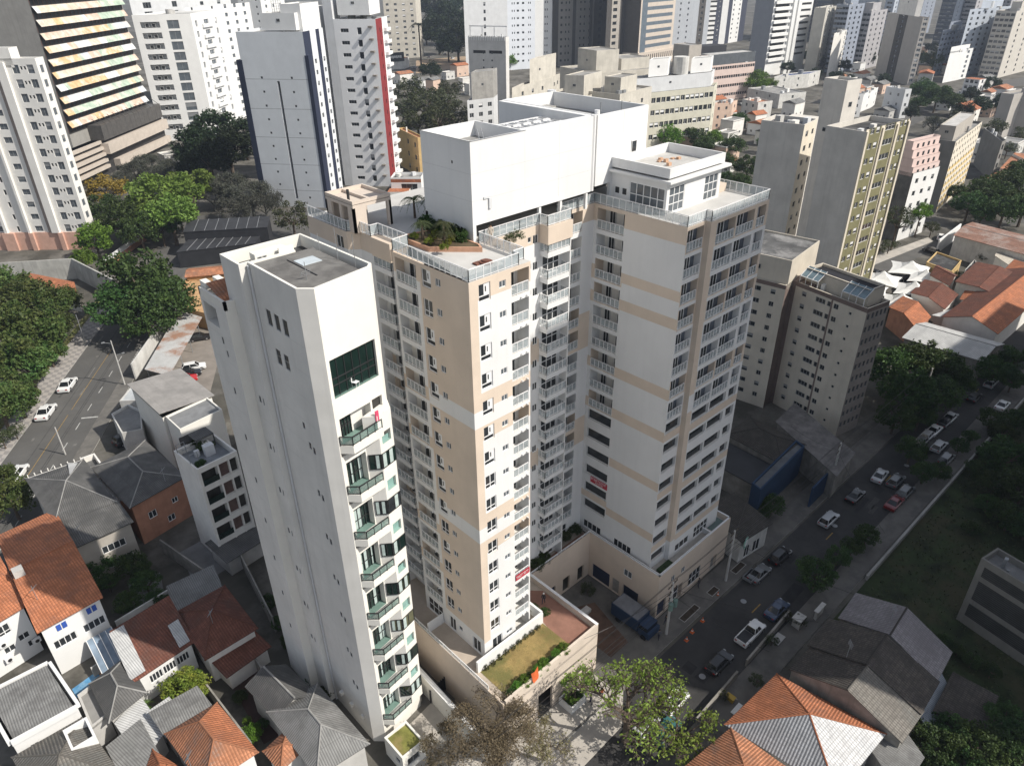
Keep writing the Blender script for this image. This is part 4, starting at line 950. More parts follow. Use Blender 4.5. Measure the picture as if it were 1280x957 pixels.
for k in range(26):
    mb = MB(); z = 21.5 + k * 4.55; n = 26
    for i in range(n):
        if i == 0: m = rl.choice([1, 1, 5, 0])
        elif rl.random() < .38: m = rl.choice([0, 0, 3, 3, 5, 5, 5, 1, 2, 2, 4])
        if 16 < i < 22 and rl.random() < .6: m = 2
        u0, u1 = f.L * i / n, f.L * (i + 1) / n
        a, b, c, d = f.P(u0, z, 2.0), f.P(u1, z, 2.0), f.P(u1, z + 2.3, .6), f.P(u0, z + 2.3, .6)
        mb.quv(a, b, c, d, m); a2, b2 = f.P(u0, z + .1, 1.7), f.P(u1, z + .1, 1.7); mb.quv(b, a, a2, b2, 6); mb.quv(b2, a2, d, c, 6)
    for i in range(25): u = f.L * i / 24; mb.box(f.P(u, 0, .1)[0] - .08, f.P(u, 0, .1)[0] + .08, f.P(u, 0, .1)[1] - .08, f.P(u, 0, .1)[1] + .08, z - 1.9, z, 7)
    mb.build('louvre_band', LOU + [DKW, mat('brown_mullion', (.16, .10, .08), .8, .1, 1)], t)
mb = MB(); q = lambda u, o: f.P(f.L * u, 0, o)[:2]
for (u0, u1, z0, z1, o, m) in [(.2, 1.02, 14, 20, 6, 2), (.2, 1.04, 8.5, 12.8, 7.0, 0), (.3, 1.05, 2, 5, 6.5, 1), (-.25, .2, 8, 9.2, 5, 0), (-.25, .2, 5.6, 6.8, 5.3, 0), (-.25, .2, 10.4, 11.6, 4.7, 0), (-.25, .2, 12.8, 14, 4.4, 0), (-.25, .2, 3.2, 4.4, 5.6, 0)]: mb.prism([q(u0, o), q(u1, o), q(u1, 0), q(u0, 0)], z0, z1, m, True, True)
mb.prism([q(-.25, 2.8), q(1.03, 4.8), q(1.03, 0), q(-.25, 0)], 0, 14, 3, True, True)
for i in range(14): u = .2 + .8 * i / 13; mb.bar((*q(u, 6), 20), (*q(u, 3), 22.5), .12, 2); mb.bar((*q(u, 6), 14), (*q(u, 6), 20), .12, 2)
mb.build('podium', [mat('pale_terracotta_stone', (.50, .44, .38), .85, .08, .4), MATS['pale_terracotta_stone'], mat('dark_bronze_frame', (.09, .085, .08), .5, .2, .8), DKW], t)
mb = MB(); fs_ = Facade(t, P[1], P[2], 0, 140)
for k in range(24):
    z = 20 + k * 5
    for i in range(6): u = fs_.L * (i + .5) / 6; mb.prism([fs_.P(u - 1.4, 0, 1.6)[:2], fs_.P(u + 1.0, 0, 1.6)[:2], fs_.P(u + 1.4, 0, .02)[:2], fs_.P(u - 1.0, 0, .02)[:2]], z, z + 2.6, 0)
mb.build('side_brise_soleil', [CONC], t)
# ---- white slab with recessed balconies
t, P = bld('apartment_tower', 'white slab tower with a deep column of recessed balconies and white grid end wall', (270, 172), (300, 158), (203, 177), 57, WHITE, GROOF, zp=0, vt=17, extra=[DARK, WHITE, GREYW],
    left=both(ribbons(11, 4, 55, 2.6, 1.3, u0=.11, u1=.44, back=4, depth=3.0), grid([.67], 5.2, 3.7, 11, 4, 55, .7, 'slide', METG, GLM, .3), grid([.22, .33], 1.6, 1.6, 11, 4, 55, 1.6, 'slide', METG, GLD, 2.7)),
    right=grid([.14, .5, .86], [2.0, 5.0, 2.0], 2.8, 11, 4, 55, .9, 'slide', METW, GLM, .5))
mb = MB(); f = Facade(t, P[0], P[1], 0, 57)
for k in range(11):
    z = 4.2 + k * 51 / 11; mb.prism([f.P(f.L * .32, 0, .9)[:2], f.P(f.L * .68, 0, .9)[:2], f.P(f.L * .68, 0, .02)[:2], f.P(f.L * .32, 0, .02)[:2]], z, z + 1.6, 0, True, True)
mb.build('balcony_front', [WHITE], t)
# ---- pair behind it, tops out of frame
for N, R, L, h, lab in [((300, 150), (335, 140), (262, 158), 52, 'white tower with small paired windows behind the recessed balcony slab'), ((345, 120), (372, 112), (318, 126), 66, 'pale tower behind the blue edged tower')]:
    P = quad_from(N, R, L, 0); t = thing('apartment_tower', lab, 'building', bbox_origin(P))
    block(t, P, 0, h, WHITE, GROOF, extra=[DARK, WHITE, DARK], left=grid([.2, .8], 1.2, 1.3, 14, 3, 60, 1.2, 'pane', METG, GLD), right=grid([.2, .5, .8], 2.2, 1.9, 14, 3, 60, 1, 'slide', METG, GLM, .3))
P = quad_from((262, 132), (310, 120), (196, 142), 0); t = thing('apartment_tower', 'white building with a low dark window strip at the very top of the picture', 'building', bbox_origin(P))
block(t, P, 0, 80, GREYW, GROOF, extra=[DARK], left=grid([.25, .3, .75], 3, 3, 16, 3, 79, 1, 'slide', METG, GLD), right=grid([.3, .7], 3, 2, 16, 3, 79, 1, 'slide', METG, GLD))
# ---- blue edged white tower
BLU = mat('dark_blue_paint', (.026, .033, .060), .75, .12, .5)
t, P = bld('apartment_tower', 'white tower with dark blue corner strips and tiny square windows', (409, 260), (430, 246), (334, 257), 58.4, mat('cool_white_render', (.66, .68, .70), .8, .04, .3, streak=.05), GROOF, zp=0, vt=40, extra=[BLU, mat('render_joint', (.36, .37, .38), .9, .1, 1), DARK],
    left=both(bands([(z, z + .18) for z in (6, 15.2, 24.5, 34, 43.5)], 3), grid([.28, .74], .75, .75, 10, 1, 46, 2.2, 'pane', METG, GLD, .15), ribbons(1, 2, 50, 40, 1, u0=.505, u1=.545, back=4, depth=1.2)),
    right=both(ucol([(0, .34), (.62, .8)], 2), grid([.46], 1.6, 1.5, 14, 1, 50, 1.2, 'slide', METG, GLD, .3), grid([.9], 1.6, 1.5, 14, 1, 50, 1.2, 'slide', METG, GLD, .3)))
f = Facade(t, P[3], P[0], 0, 58); mb = MB(); mb.prism([f.P(-1.6, 0, .15)[:2], f.P(.5, 0, .15)[:2], f.P(.5, 0, -3)[:2], f.P(-1.6, 0, -3)[:2]], 0, 49.5, 0); mb.prism([f.P(f.L - .4, 0, .1)[:2], f.P(f.L + .9, 0, .1)[:2], f.P(f.L + .9, 0, -2)[:2], f.P(f.L - .4, 0, -2)[:2]], 0, 51, 0); mb.build('corner_strip', [BLU], t)
cap(t, P, .05, .95, .1, .6, 58.4, 63.5, WHITE, GROOF, wins=1); cap(t, P, .2, 1.1, .05, .35, 57, 66, WHITE, GROOF)
mb = MB()
for i in range(5): q = at_roof(P, .3 + .1 * i, .5); mb.bar((*q, 63), (*q, 67), .08, 0); mb.bar((*at_roof(P, .3, .5), 63.5 + i * .8), (*at_roof(P, .7, .5), 63.5 + i * .8), .06, 0)
mb.build('roof_mast', [METG], t)
# ---- white tower with the red edge
t, P = bld('apartment_tower', 'white tower with a dark red side strip and projecting sills casting slanted shadows', (489, 233), (501, 226), (441, 232), 61, mat('bright_white_render', (.76, .765, .77), .75, .03, .3), GROOF, zp=0, vt=24, extra=[mat('dark_red_paint', (.22, .03, .032), .75, .12, .5), GREYW],
    left=both(grid([.25], 3.0, 1.25, 14, 1, 58, 1.6, 'tri', METG, GLD, .3), grid([.60], 1.6, 2.3, 14, 1, 58, .9, 'pane', METG, GLD, .3)),
    right=both(ucol([(0, .52)], 2), grid([.3, .75], [1.0, 1.6], 1.5, 14, 1, 58, 1.2, 'pane', METG, GLD, .3)))
f = Facade(t, P[3], P[0], 0, 61); mb = MB()
for k in range(14): z = 4.2 + k * 57 / 14; mb.prism([f.P(f.L * .83, 0, 1.5)[:2], f.P(f.L * .92, 0, 1.5)[:2], f.P(f.L * .92, 0, .02)[:2], f.P(f.L * .83, 0, .02)[:2]], z, z + .5, 0)
mb.build('air_conditioner_ledge', [mat('grey_brown_ledge', (.20, .18, .16), .9, .1, 1)], t)
mb = MB(); fr = Facade(t, P[0], P[1], 0, 61)
for k in range(14): z = 2.2 + k * 57 / 14; mb.prism([fr.P(fr.L * .6, 0, 1.2)[:2], fr.P(fr.L * 1.0, 0, 1.2)[:2], fr.P(fr.L, 0, .02)[:2], fr.P(fr.L * .6, 0, .02)[:2]], z, z + 1.1, 0)
mb.build('balcony_front', [WHITE], t)
mb = MB(); mb.prism([f.P(-3.2, 0, .0)[:2], f.P(.1, 0, .0)[:2], f.P(.1, 0, -8)[:2], f.P(-3.2, 0, -8)[:2]], 0, 66, 0); mb.prism([f.P(-7, 0, .4)[:2], f.P(-5.2, 0, .4)[:2], f.P(-5.2, 0, -8)[:2], f.P(-7, 0, -8)[:2]], 0, 64, 1); mb.build('stair_shaft', [GREYW, WHITE], t)
cap(t, P, .1, 1.0, .15, .9, 61, 68, WHITE, GROOF, wins=1)
# ---- centre top
t, P = bld('apartment_tower', 'old beige flats with a grid of white framed windows beyond the red edged tower', (524, 72), (530, 70), (485, 74), 62, mat('old_beige_render', (.50, .47, .41), .85, .1, .3, streak=.2), GROOF, zp=0, extra=[DARK],
    left=both(grid([.12, .37, .62, .87], 2.6, 2.0, 13, 0, 61, 1.6, 'slide', METW, GLD, .2), bands([(z, z + .35) for z in [.5 + 61 / 13 * k for k in range(13)]], 0)))
t, P = bld('billboard_building', 'low building with a dark sign board carrying pale lettering beside the beige flats', (506, 86), (512, 84), (484, 88), 8, OLDW, TILEO, para=0, zp=0)
f = Facade(t, P[3], P[0], 0, 8); mb = MB(); mb.obox(f.P(0, 0, .3), f.P(f.L, 0, .3), .3, 6, 13, 0)
for i in range(7): u = f.L * (.12 + .11 * i); mb.obox(f.P(u, 0, .5), f.P(u + f.L * .07, 0, .5), .06, 8.6 + (i % 2) * .3, 10.6, 1)
mb.build('sign_board', [METB, WHITE], t)
t, P = bld('apartment_tower', 'white tower with a blank grey side and dark stair windows behind the slim hotel', (689, 84), (697, 82), (583, 92), 84, WHITE, GROOF, zp=0, extra=[GREYW, mat('blue_white_render', (.66, .69, .74), .8, .04, .3)],  # last material: bluish white strip beside the grey part of the wall
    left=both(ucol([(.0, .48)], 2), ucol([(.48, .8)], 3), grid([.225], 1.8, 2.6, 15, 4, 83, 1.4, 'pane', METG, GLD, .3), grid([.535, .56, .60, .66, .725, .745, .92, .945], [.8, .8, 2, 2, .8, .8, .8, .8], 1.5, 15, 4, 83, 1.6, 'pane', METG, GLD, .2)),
    right=grid([.3, .8], [3, 1.5], 2.4, 15, 4, 83, 1.6, 'slide', METG, GLM, .2))
t, P = bld('hotel_building', 'slim pale concrete building with a planted roof terrace and white balustrade', (632, 47), (636, 44), (585, 46), 41, mat('light_concrete', (.60, .585, .56), .9, .08, .3, streak=.2), GROOF, extra=[DARK], left=both(grid([.4, .63], .9, .9, 9, 0, 34, 2.2, 'pane', METG, GLD, .15), ribbons(1, 30, 40, 1.6, 2.6, u0=.12, u1=.46, back=2, depth=.7), ribbons(1, 30, 40, 1.6, 2.6, u0=.55, u1=.9, back=2, depth=.7)))
f = Facade(t, P[3], P[0], 0, 41); mb = MB()
for i in range(16): u = f.L * (i + .5) / 16; mb.obox(f.P(u - .3, 0, .1), f.P(u + .3, 0, .1), .3, 39.2, 41.6, 0)
mb.obox(f.P(0, 0, -2.5), f.P(f.L, 0, -2.5), .3, 46, 46.5, 0)
for i in range(4): u = f.L * (i + .05) / 3.1; mb.bar(f.P(u, 41, -2.5), f.P(u, 46, -2.5), .25, 0)
mb.build('balustrade', [WHITE], t)
t, P = bld('low_flats', 'small grey and white flats with two rows of windows in front of the slim hotel', (617, 122), (622, 118), (584, 126), 21, GREYW, GROOF, left=grid([.15, .5, .85], [2.2, 2.2, 2.2], 2.0, 5, 0, 20, 1.2, 'slide', METW, GLD, .2))
cap(t, P, 0, 1, .0, .82, 21, 33, CONC, GROOF, wins=1)
# dark brown and striped towers
BRN = mat('brown_grey_tower', (.16, .15, .14), .85, .1, .3); BRN2 = mat('dark_brown_tower', (.075, .07, .066), .8, .1, .3)
t, P = bld('apartment_tower', 'tall brown grey tower with small dark windows in vertical strips', (738, 80), (757, 77), (690, 84), 100, mat('taupe_render', (.26, .245, .225), .85, .08, .3), GROOF, zp=0, extra=[BRN, BRN2],
    left=both(ucol([(0, .14), (.5, .58), (.93, 1)], 3), grid([.22, .33, .41, .70, .80, .93], [2, 1.3, 1.3, 1.5, 1.5, 1.2], 1.7, 18, 2, 99, 1.6, 'pane', METB, GLD, .3)), right=both(ucol([(.1, .9)], 3), grid([.5], 4, 3, 18, 2, 99, 1, 'slide', METB, GLD, .4)))
t, P = bld('apartment_tower', 'dark brown tower with pale balcony stack beside the stone striped tower', (775, 84), (783, 82), (755, 87), 100, BRN2, GROOF, zp=0, extra=[mat('pale_balcony_front', (.40, .37, .33), .8, .1, .5)], left=both(grid([.5], 5, 2.4, 20, 2, 99, 1, 'tri', METB, GLD, .4), ucol([(.3, .8)], 2)))
STN = mat('pale_pink_stone', (.56, .49, .42), .8, .06, .3)
t, P = bld('office_tower', 'tower with pale stone bands, blue glass strips and a dark blank side', (796, 85), (838, 77), (774, 83), 125, mat('charcoal_panel', (.115, .105, .095), .7, .1, .3), GROOF, zp=0, extra=[STN, mat('blue_grey_glazing', (.13, .16, .19), .35, .15, .5)],
    right=both(ucol([(.0, 1)], 2), bands([(14 + 5.55 * k, 16.6 + 5.55 * k) for k in range(20)], 3), ucol([(.04, .19)], 3), ucol([(0, .04), (.93, 1)], 2)))
f = Facade(t, P[0], P[1], 0, 20); mb = MB(); mb.prism([f.P(-.5, 0, 1)[:2], f.P(f.L + 22, 0, 1)[:2], f.P(f.L + 22, 0, -16)[:2], f.P(-.5, 0, -16)[:2]], 0, 11, 0)
for i in range(22): u = i * (f.L + 20) / 22 + .8; mb.obox(f.P(u, 0, 1.05), f.P(u + 1.2, 0, 1.05), .1, 5, 9, 1)
mb.build('arcade', [STN, DARK], t)
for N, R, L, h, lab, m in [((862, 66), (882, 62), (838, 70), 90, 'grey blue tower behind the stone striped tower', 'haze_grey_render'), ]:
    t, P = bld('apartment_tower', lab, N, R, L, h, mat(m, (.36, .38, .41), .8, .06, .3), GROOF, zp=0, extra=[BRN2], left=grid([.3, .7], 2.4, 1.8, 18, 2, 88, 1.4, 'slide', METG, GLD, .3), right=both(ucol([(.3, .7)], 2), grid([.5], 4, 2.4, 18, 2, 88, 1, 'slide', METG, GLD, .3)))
NAVY = mat('navy_tile', (.055, .06, .085), .6, .1, .4)
t, P = bld('apartment_tower', 'navy and white tower with white balcony bands', (905, 55), (928, 51), (866, 58), 100, NAVY, GROOF, zp=0, extra=[WHITE, DARK],
    left=both(ucol([(.28, .62), (.8, 1)], 2), ribbons(22, 2, 99, 1.8, 1.8, u0=.28, u1=.62, back=3, depth=.6), grid([.72], 2, 1.6, 22, 2, 99, 1.8, 'slide', METW, GLD, .2)), right=both(ucol([(.2, .7)], 2), grid([.3, .6], 2.4, 1.8, 22, 2, 99, 1.8, 'slide', METG, GLD, .2)))
# pink office block low
t, P = bld('office_block', 'pink office block with three long rows of small windows below a glazed floor', (886, 83), (944, 77), (868, 73), 21, mat('pink_render', (.60, .48, .43), .85, .06, .3), GROOF, extra=[GLD],
    right=both(grid([(i + .5) / 20 for i in range(20)], 1.7, 1.7, 4, 0, 21, 2.5, 'pane', METG, GLD, .4)), left=grid([.5], 3, 2, 4, 0, 21, 2.5, 'slide', METG, GLD, .3))
cap(t, P, .03, 1, .05, .9, 21, 27, mat('glazed_storey', (.10, .11, .12), .3, .15, .5), LCONC, 'glazed_storey'); cap(t, P, -.12, .05, .2, 1.2, 14, 27, mat('mauve_render', (.36, .31, .29), .85, .08, .4), GROOF, wins=1); cap(t, P, -.35, -.1, .3, 1.4, 10, 33, mat('dim_beige_render', (.40, .37, .33), .85, .08, .4), GROOF)
mb = MB(); q = lambda a, b: at_roof(P, a, b); mb.prism([q(.0, 1.3), q(.75, 1.3), q(.75, 2.2), q(.0, 2.2)], 0, 30, 0); mb.build('rear_hall', [mat('black_cladding', (.035, .035, .04), .6, .15, .4)], t)
# beige slab with many square windows
t, P = bld('apartment_block', 'long pale green beige slab with rows of square windows and white roof rooms', (893, 108), (897, 103), (776, 120), 27, mat('pale_green_beige', (.55, .53, .44), .85, .08, .3, streak=.1), GROOF, extra=[DARK],
    left=both(grid([(i + .5) / 19 for i in range(19)], 2.2, 2.2, 5, 0, 26, 1.7, ['slide', 'blind', 'slide', 'pane'], METW, GLD, .3)), right=grid([.5], 2, 2, 5, 0, 26, 1.7, 'slide', METW, GLD, .3))
cap(t, P, .1, .98, .05, .95, 27, 33, GREYW, GROOF, 'set_back_storey', 1); cap(t, P, .3, .9, .08, .3, 33, 39, WHITE, GROOF, wins=1); cap(t, P, .3, .9, .55, .75, 33, 40, WHITE, GROOF, wins=1)
mb = MB(); q = at_roof(P, .5, .42); mb.cyl(q, 3.4, 33, 40, 0, 16); mb.build('water_tank', [OLDW], t)
f = Facade(t, P[3], P[0], 0, 33); mb = MB()
for i in range(14): u = f.L * (i + .3) / 14.5; mb.obox(f.P(u, 0, -2), f.P(u + 2.6, 0, -2), .5, 28.6, 31.4, i % 2)
mb.build('roof_terrace_glazing', [METW, GLD], t)
# cluster of older concrete roofs behind the rooftop block
for N, R, L, h, lab, cp in [((702, 130), (760, 112), (640, 128), 33, 'old concrete roof with a blank beige side wall left of the rooftop block', [(.55, .95, .1, .5, 40)]), ((775, 118), (815, 108), (735, 122), 34, 'beige stepped roof block with a small square window behind the rooftop block', [(.2, .7, .2, .7, 39)]), ((745, 92), (835, 84), (700, 96), 33, 'long low concrete roof terrace behind the beige roof block', [(.05, .35, .1, .6, 42), (.5, .9, .3, .8, 37)]), ((690, 97), (700, 92), (640, 110), 33, 'pale roof with a lattice water tower room', [(.1, .9, .1, .6, 42)])]:
    t, P = bld('old_apartment_block', lab, N, R, L, h, mat('aged_beige_render', (.52, .49, .43), .88, .12, .3, streak=.3), mat('old_roof', (.30, .29, .27), .9, .3, .25, col2=(.17, .165, .16)), left=grid([.25, .5, .75], 1.6, 1.6, 7, 0, 32, 1.5, 'slide', METG, GLD, .2), right=grid([.3, .7], 1.6, 1.6, 7, 0, 32, 1.5, 'slide', METG, GLD, .2))
    for a0, a1, b0, b1, z in cp: cap(t, P, a0, a1, b0, b1, h - .9, z, MATS['aged_beige_render'], MATS['old_roof'], wins=1)
# white balcony tower, right of centre
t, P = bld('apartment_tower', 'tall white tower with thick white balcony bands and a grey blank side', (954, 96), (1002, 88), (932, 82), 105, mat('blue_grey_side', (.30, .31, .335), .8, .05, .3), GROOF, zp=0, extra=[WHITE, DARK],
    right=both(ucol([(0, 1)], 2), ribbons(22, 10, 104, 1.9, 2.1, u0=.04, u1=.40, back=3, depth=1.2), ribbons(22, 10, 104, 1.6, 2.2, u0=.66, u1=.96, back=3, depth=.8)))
f = Facade(t, P[0], P[1], 0, 105); mb = MB()
for a in (.44, .56): mb.prism([f.P(f.L * a, 0, 2)[:2], f.P(f.L * (a + .08), 0, 2)[:2], f.P(f.L * (a + .08), 0, .02)[:2], f.P(f.L * a, 0, .02)[:2]], 0, 105, 0)
for k in range(22): z = 10 + k * 94 / 22; mb.prism([f.P(f.L * .02, 0, 1.6)[:2], f.P(f.L * .42, 0, 1.6)[:2], f.P(f.L * .42, 0, .02)[:2], f.P(f.L * .02, 0, .02)[:2]], z, z + 1.9, 0, True, True)
mb.build('balcony_front', [WHITE], t)
t, P = bld('apartment_tower', 'cream tower with open white window columns next to the thick banded tower', (1018, 92), (1037, 85), (1004, 90), 45, mat('old_cream', (.50, .48, .43), .85, .08, .3), GROOF, zp=0, vt=10, left=None, right=grid([.2, .5, .8], 3.2, 2.6, 12, 3, 44, 1, 'slide', METW, GLM, .4))
t, P = bld('apartment_tower', 'narrow grey tower with a dark right edge behind the cream tower', (1053, 40), (1062, 36), (1043, 42), 30, OFFW, GROOF, right=grid([.5], 3, 2.4, 9, 1, 29, 1, 'slide', METG, GLM, .3))
# pair of grey blank towers
t, P = bld('apartment_tower', 'grey tower pair with blank windowless sides and thin white lit edges', (1154, 22), (1162, 20), (1110, 16), 42, mat('taupe_grey_render', (.42, .395, .365), .85, .06, .3, streak=.15), GROOF, extra=[BRN2, WHITE], left=both(ucol([(.34, .6)], 2), grid([.47], 3.0, 1.6, 13, 1, 42, 1.3, 'pane', METG, GLD, .3)), right=grid([.5], 2.5, 2, 13, 1, 42, 1.2, 'slide', METW, GLM, .3))
cap(t, P, .1, 1, .25, .75, 41, 58, OFFW, GROOF, wins=1)
# far hazy towers along the skyline
FARB = [((1045, 92), (1064, 88), (1030, 94), 6, 0, 'blue grey tower with pale windows at the skyline behind the narrow grey tower'), ((1074, 88), (1094, 83), (1056, 90), 14, 3, 'mauve grey flats with a dense window grid left of the blank tower pair'),
    ((1072, 50), (1090, 46), (1052, 54), -30, 1, 'dark blue office tower at the top edge left of the blank tower pair'), ((1180, 62), (1200, 57), (1163, 66), -30, 1, 'dark glass tower with green glints right of the blank tower pair'),
    ((1182, 92), (1194, 89), (1164, 95), 36, 0, 'small blue grey block below the dark glass tower'), ((1222, 92), (1242, 87), (1190, 96), 10, 2, 'pale blue tower with four columns of dark windows'),
    ((1246, 98), (1284, 88), (1222, 102), 14, 4, 'cream tower with dotted small windows at the right edge'), ((1205, 60), (1222, 56), (1190, 62), -30, 3, 'beige grey tower rising between the dark glass and pale blue towers'),
    ((1140, 45), (1160, 41), (1122, 48), -30, 0, 'hazy blue tower straight above the blank tower pair'), ((1030, 52), (1046, 48), (1014, 55), -30, 1, 'dim blue tower at the top edge behind the thick banded tower'),
    ((1250, 50), (1278, 45), (1226, 54), -30, 3, 'hazy grey tower at the top right corner'), ((1008, 48), (1020, 45), (990, 50), -30, 3, 'pale tower half hidden behind the thick banded tower'), ((1105, 62), (1120, 58), (1094, 64), 0, 2, 'thin hazy pale tower beside the blank tower pair'),
    ((1276, 78), (1300, 72), (1262, 80), 4, 0, 'bluish tower cut off by the right edge of the picture'), ((652, 50), (676, 46), (634, 52), -30, 4, 'pale far tower right of the wooded slope'), ((600, 46), (622, 43), (588, 48), -30, 3, 'grey far tower right above the wooded slope')]
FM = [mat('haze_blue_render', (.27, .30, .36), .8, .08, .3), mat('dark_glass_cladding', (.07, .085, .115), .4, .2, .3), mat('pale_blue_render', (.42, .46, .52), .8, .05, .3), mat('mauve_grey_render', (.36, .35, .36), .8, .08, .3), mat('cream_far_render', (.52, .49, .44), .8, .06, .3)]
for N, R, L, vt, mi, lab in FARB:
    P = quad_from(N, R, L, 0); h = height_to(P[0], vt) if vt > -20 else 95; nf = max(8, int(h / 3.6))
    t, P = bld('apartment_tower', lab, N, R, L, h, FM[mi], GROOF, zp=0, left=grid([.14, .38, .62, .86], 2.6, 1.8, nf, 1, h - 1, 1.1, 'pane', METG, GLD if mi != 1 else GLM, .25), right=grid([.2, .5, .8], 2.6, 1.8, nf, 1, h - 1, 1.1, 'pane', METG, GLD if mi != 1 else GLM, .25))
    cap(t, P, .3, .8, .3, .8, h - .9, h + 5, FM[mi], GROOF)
t, P = bld('white_house_block', 'narrow white stepped block with small balconies in the right background', (1207, 62), (1217, 60), (1188, 65), 20, WHITE, GROOF, right=grid([.5], 4, 2, 6, 0, 19, 1, 'slide', METW, GLM, .4)); cap(t, P, .0, 1, .3, 1, 19, 23, WHITE, GROOF)
t, P = bld('white_house_block', 'round fronted white house with a tiled roof in the right background', (1225, 100), (1233, 97), (1206, 98), 10, WHITE, TILE, para=0, left=grid([.2, .5, .8], 2, 2, 3, 0, 10, 1, 'slide', METG, GLD, .3), right=grid([.5], 2, 2, 3, 0, 10, 1, 'slide', METG, GLD, .3))
# grey twin blocks at the right edge
t, P = bld('apartment_block', 'grey blank twin block with a dark gap at the right edge', (1268, 118), (1300, 112), (1252, 112), 20, mat('taupe_grey_render', (.33, .31, .29)), GROOF)
t, P = bld('apartment_block', 'second grey twin block right of the dark gap at the picture edge', (1310, 112), (1330, 108), (1278, 110), 22, MATS['taupe_grey_render'], GROOF)
# ---- olive panel pair
OLV = mat('olive_panel', (.195, .185, .10), .8, .12, .4); OL = mat('grey_stucco', (.62, .59, .54), .9, .10, .25, streak=.25)
CR2 = mat('cream_trim', (.66, .60, .50), .8, .06, .3)
def olive_face(f):
    L = f.L; f.cu |= {0.0, L * .06, L * .34, L * .42, L * .68, L * .76, L * .97}
    for k in range(13):
        z = 2.5 + k * 3.3
        for a, b, kd in ((.06, .34, 'slide'), (.42, .68, 'tri'), (.76, .97, 'slide')):
            for i, q in enumerate((.3, .75) if kd == 'slide' else (.5,)):
                wd = L * (b - a) * (.30 if kd == 'slide' else .85); f.window(L * (a + (b - a) * q), z + 1.0, wd, 1.35, kd if i == 0 else 'blind', METW, GLD, .18)
    f.matf = lambda u, z: 2 if any(a * L < u < b * L for a, b in ((.06, .34), (.42, .68), (.76, .97))) else 3
t, P = bld('apartment_block', 'grey block with an olive green panelled front framed by cream pilasters', (1083, 165), (1137, 151), (1033, 160), 44, OL, DROOF, extra=[OLV, CR2], right=olive_face, para=1.2)
Q = quad_from((1060, 101), (1078, 97), (1031, 97), 48); sb = MB(); PS = mat('pale_stucco', (.64, .61, .56), .9, .08, .25, streak=.25); sb.prism(Q, 0, 48, 0, top=False); parapet_roof(sb, Q, 47.3, 48, .25, 0, 1); so_ = sb.build('stair_tower', [PS, GROOF], t)
fl_ = Facade(t, Q[3], Q[0], 0, 48); fr_ = Facade(t, Q[0], Q[1], 0, 48); place(winmesh('pane', 1.1, 1.1, METG, GLD), 'window', so_, fl_.P(fl_.L * .4, 34, .02), fl_.rz); place(winmesh('pane', 1.3, 1.3, METG, GLD), 'window', so_, fr_.P(fr_.L * .5, 41, .02), fr_.rz)
f = Facade(t, P[0], P[1], 0, 44); mb = MB()
for a in (.0, .36, .70, .965): mb.prism([f.P(f.L * a, 0, .3)[:2], f.P(f.L * (a + .04), 0, .3)[:2], f.P(f.L * (a + .04), 0, .02)[:2], f.P(f.L * a, 0, .02)[:2]], 0, 44, 0)
mb.build('pilaster', [CR2], t)
t, P = bld('apartment_block', 'grey twin block with windows down its narrow cream side left of the olive front', (1006, 156), (1022, 150), (952, 150), 43, OL, mat('blue_black_roof', (.03, .035, .05), .6, .3, .4), extra=[CR2], left=None, right=both(ucol([(0, 1)], 2), grid([.3, .75], [1.7, 1.4], [1.4, 1.3], 12, 1, 42, 1.2, 'slide', METG, GLD, .2)), para=1.0)
mb = MB(); f = Facade(t, P[0], P[1], 0, 44); mb.prism([f.P(f.L, 0, -2.5)[:2], f.P(f.L + 9, 0, -2.5)[:2], f.P(f.L + 9, 0, -9)[:2], f.P(f.L, 0, -9)[:2]], 0, 42, 0); mb.build('link_wall', [OL], t)
# terrace pink building, yellow building etc
PNK = mat('pale_pink_render', (.66, .52, .48), .85, .06, .4)
t, P = bld('terraced_building', 'stepped building with pink roof terraces above a white windowed front', (1142, 217), (1175, 208), (1124, 195), 21, mat('black_mouldy_wall', (.13, .13, .125), .95, .3, .4, streak=.4), GROOF, extra=[WHITE], right=both(ucol([(0, 1)], 2), grid([.2, .5, .8], 1.6, 1.5, 5, 1, 20, 1.4, 'pane', METG, GLD, .25)))
n, r, fa, l = map(Vector, P)
for k in range(4):
    mb = MB(); b0 = .10 + .14 * k; q = lambda a, b: tuple(n + (r - n) * a + (l - n) * b); Q = [q(0, b0), q(1, b0), q(1, 1), q(0, 1)]
    mb.prism(Q, 20 + 2.4 * k, 22.6 + 2.4 * k, 0, top=False); parapet_roof(mb, Q, 21.9 + 2.4 * k, 22.7 + 2.4 * k, .3, 0, 1)
    ff = Facade(t, Q[0], Q[1], 0, 1)
    for a in (.2, .4, .6, .8): mb.obox(ff.P(ff.L * a - .5, 0, .04), ff.P(ff.L * a + .5, 0, .04), .05, 20.5 + 2.4 * k, 21.7 + 2.4 * k, 2)
    mb.build('terrace_storey', [PNK, GROOF, GLD], t)
YEL = mat('yellow_render', (.62, .46, .20), .85, .1, .4)
t, P = bld('apartment_block', 'grey sided block with a yellow banded window front and roof garden', (1195, 177), (1228, 152), (1170, 168), 24, mat('dark_grey_stucco', (.22, .215, .20), .9, .12, .3, streak=.3), GROOF, extra=[YEL, CR2], right=both(ucol([(0, 1)], 3), bands([(1 + 2.6 * k, 2.0 + 2.6 * k) for k in range(6)], 2), grid([(i + .5) / 10 for i in range(10)], 1.4, 1.2, 9, .5, 23.5, 1.1, 'slide', METG, GLD, .2)))
cap(t, P, .1, .8, .3, 1.1, 23, 28, mat('dim_beige_render', (.40, .37, .33)), LCONC, 'roof_house', 1)
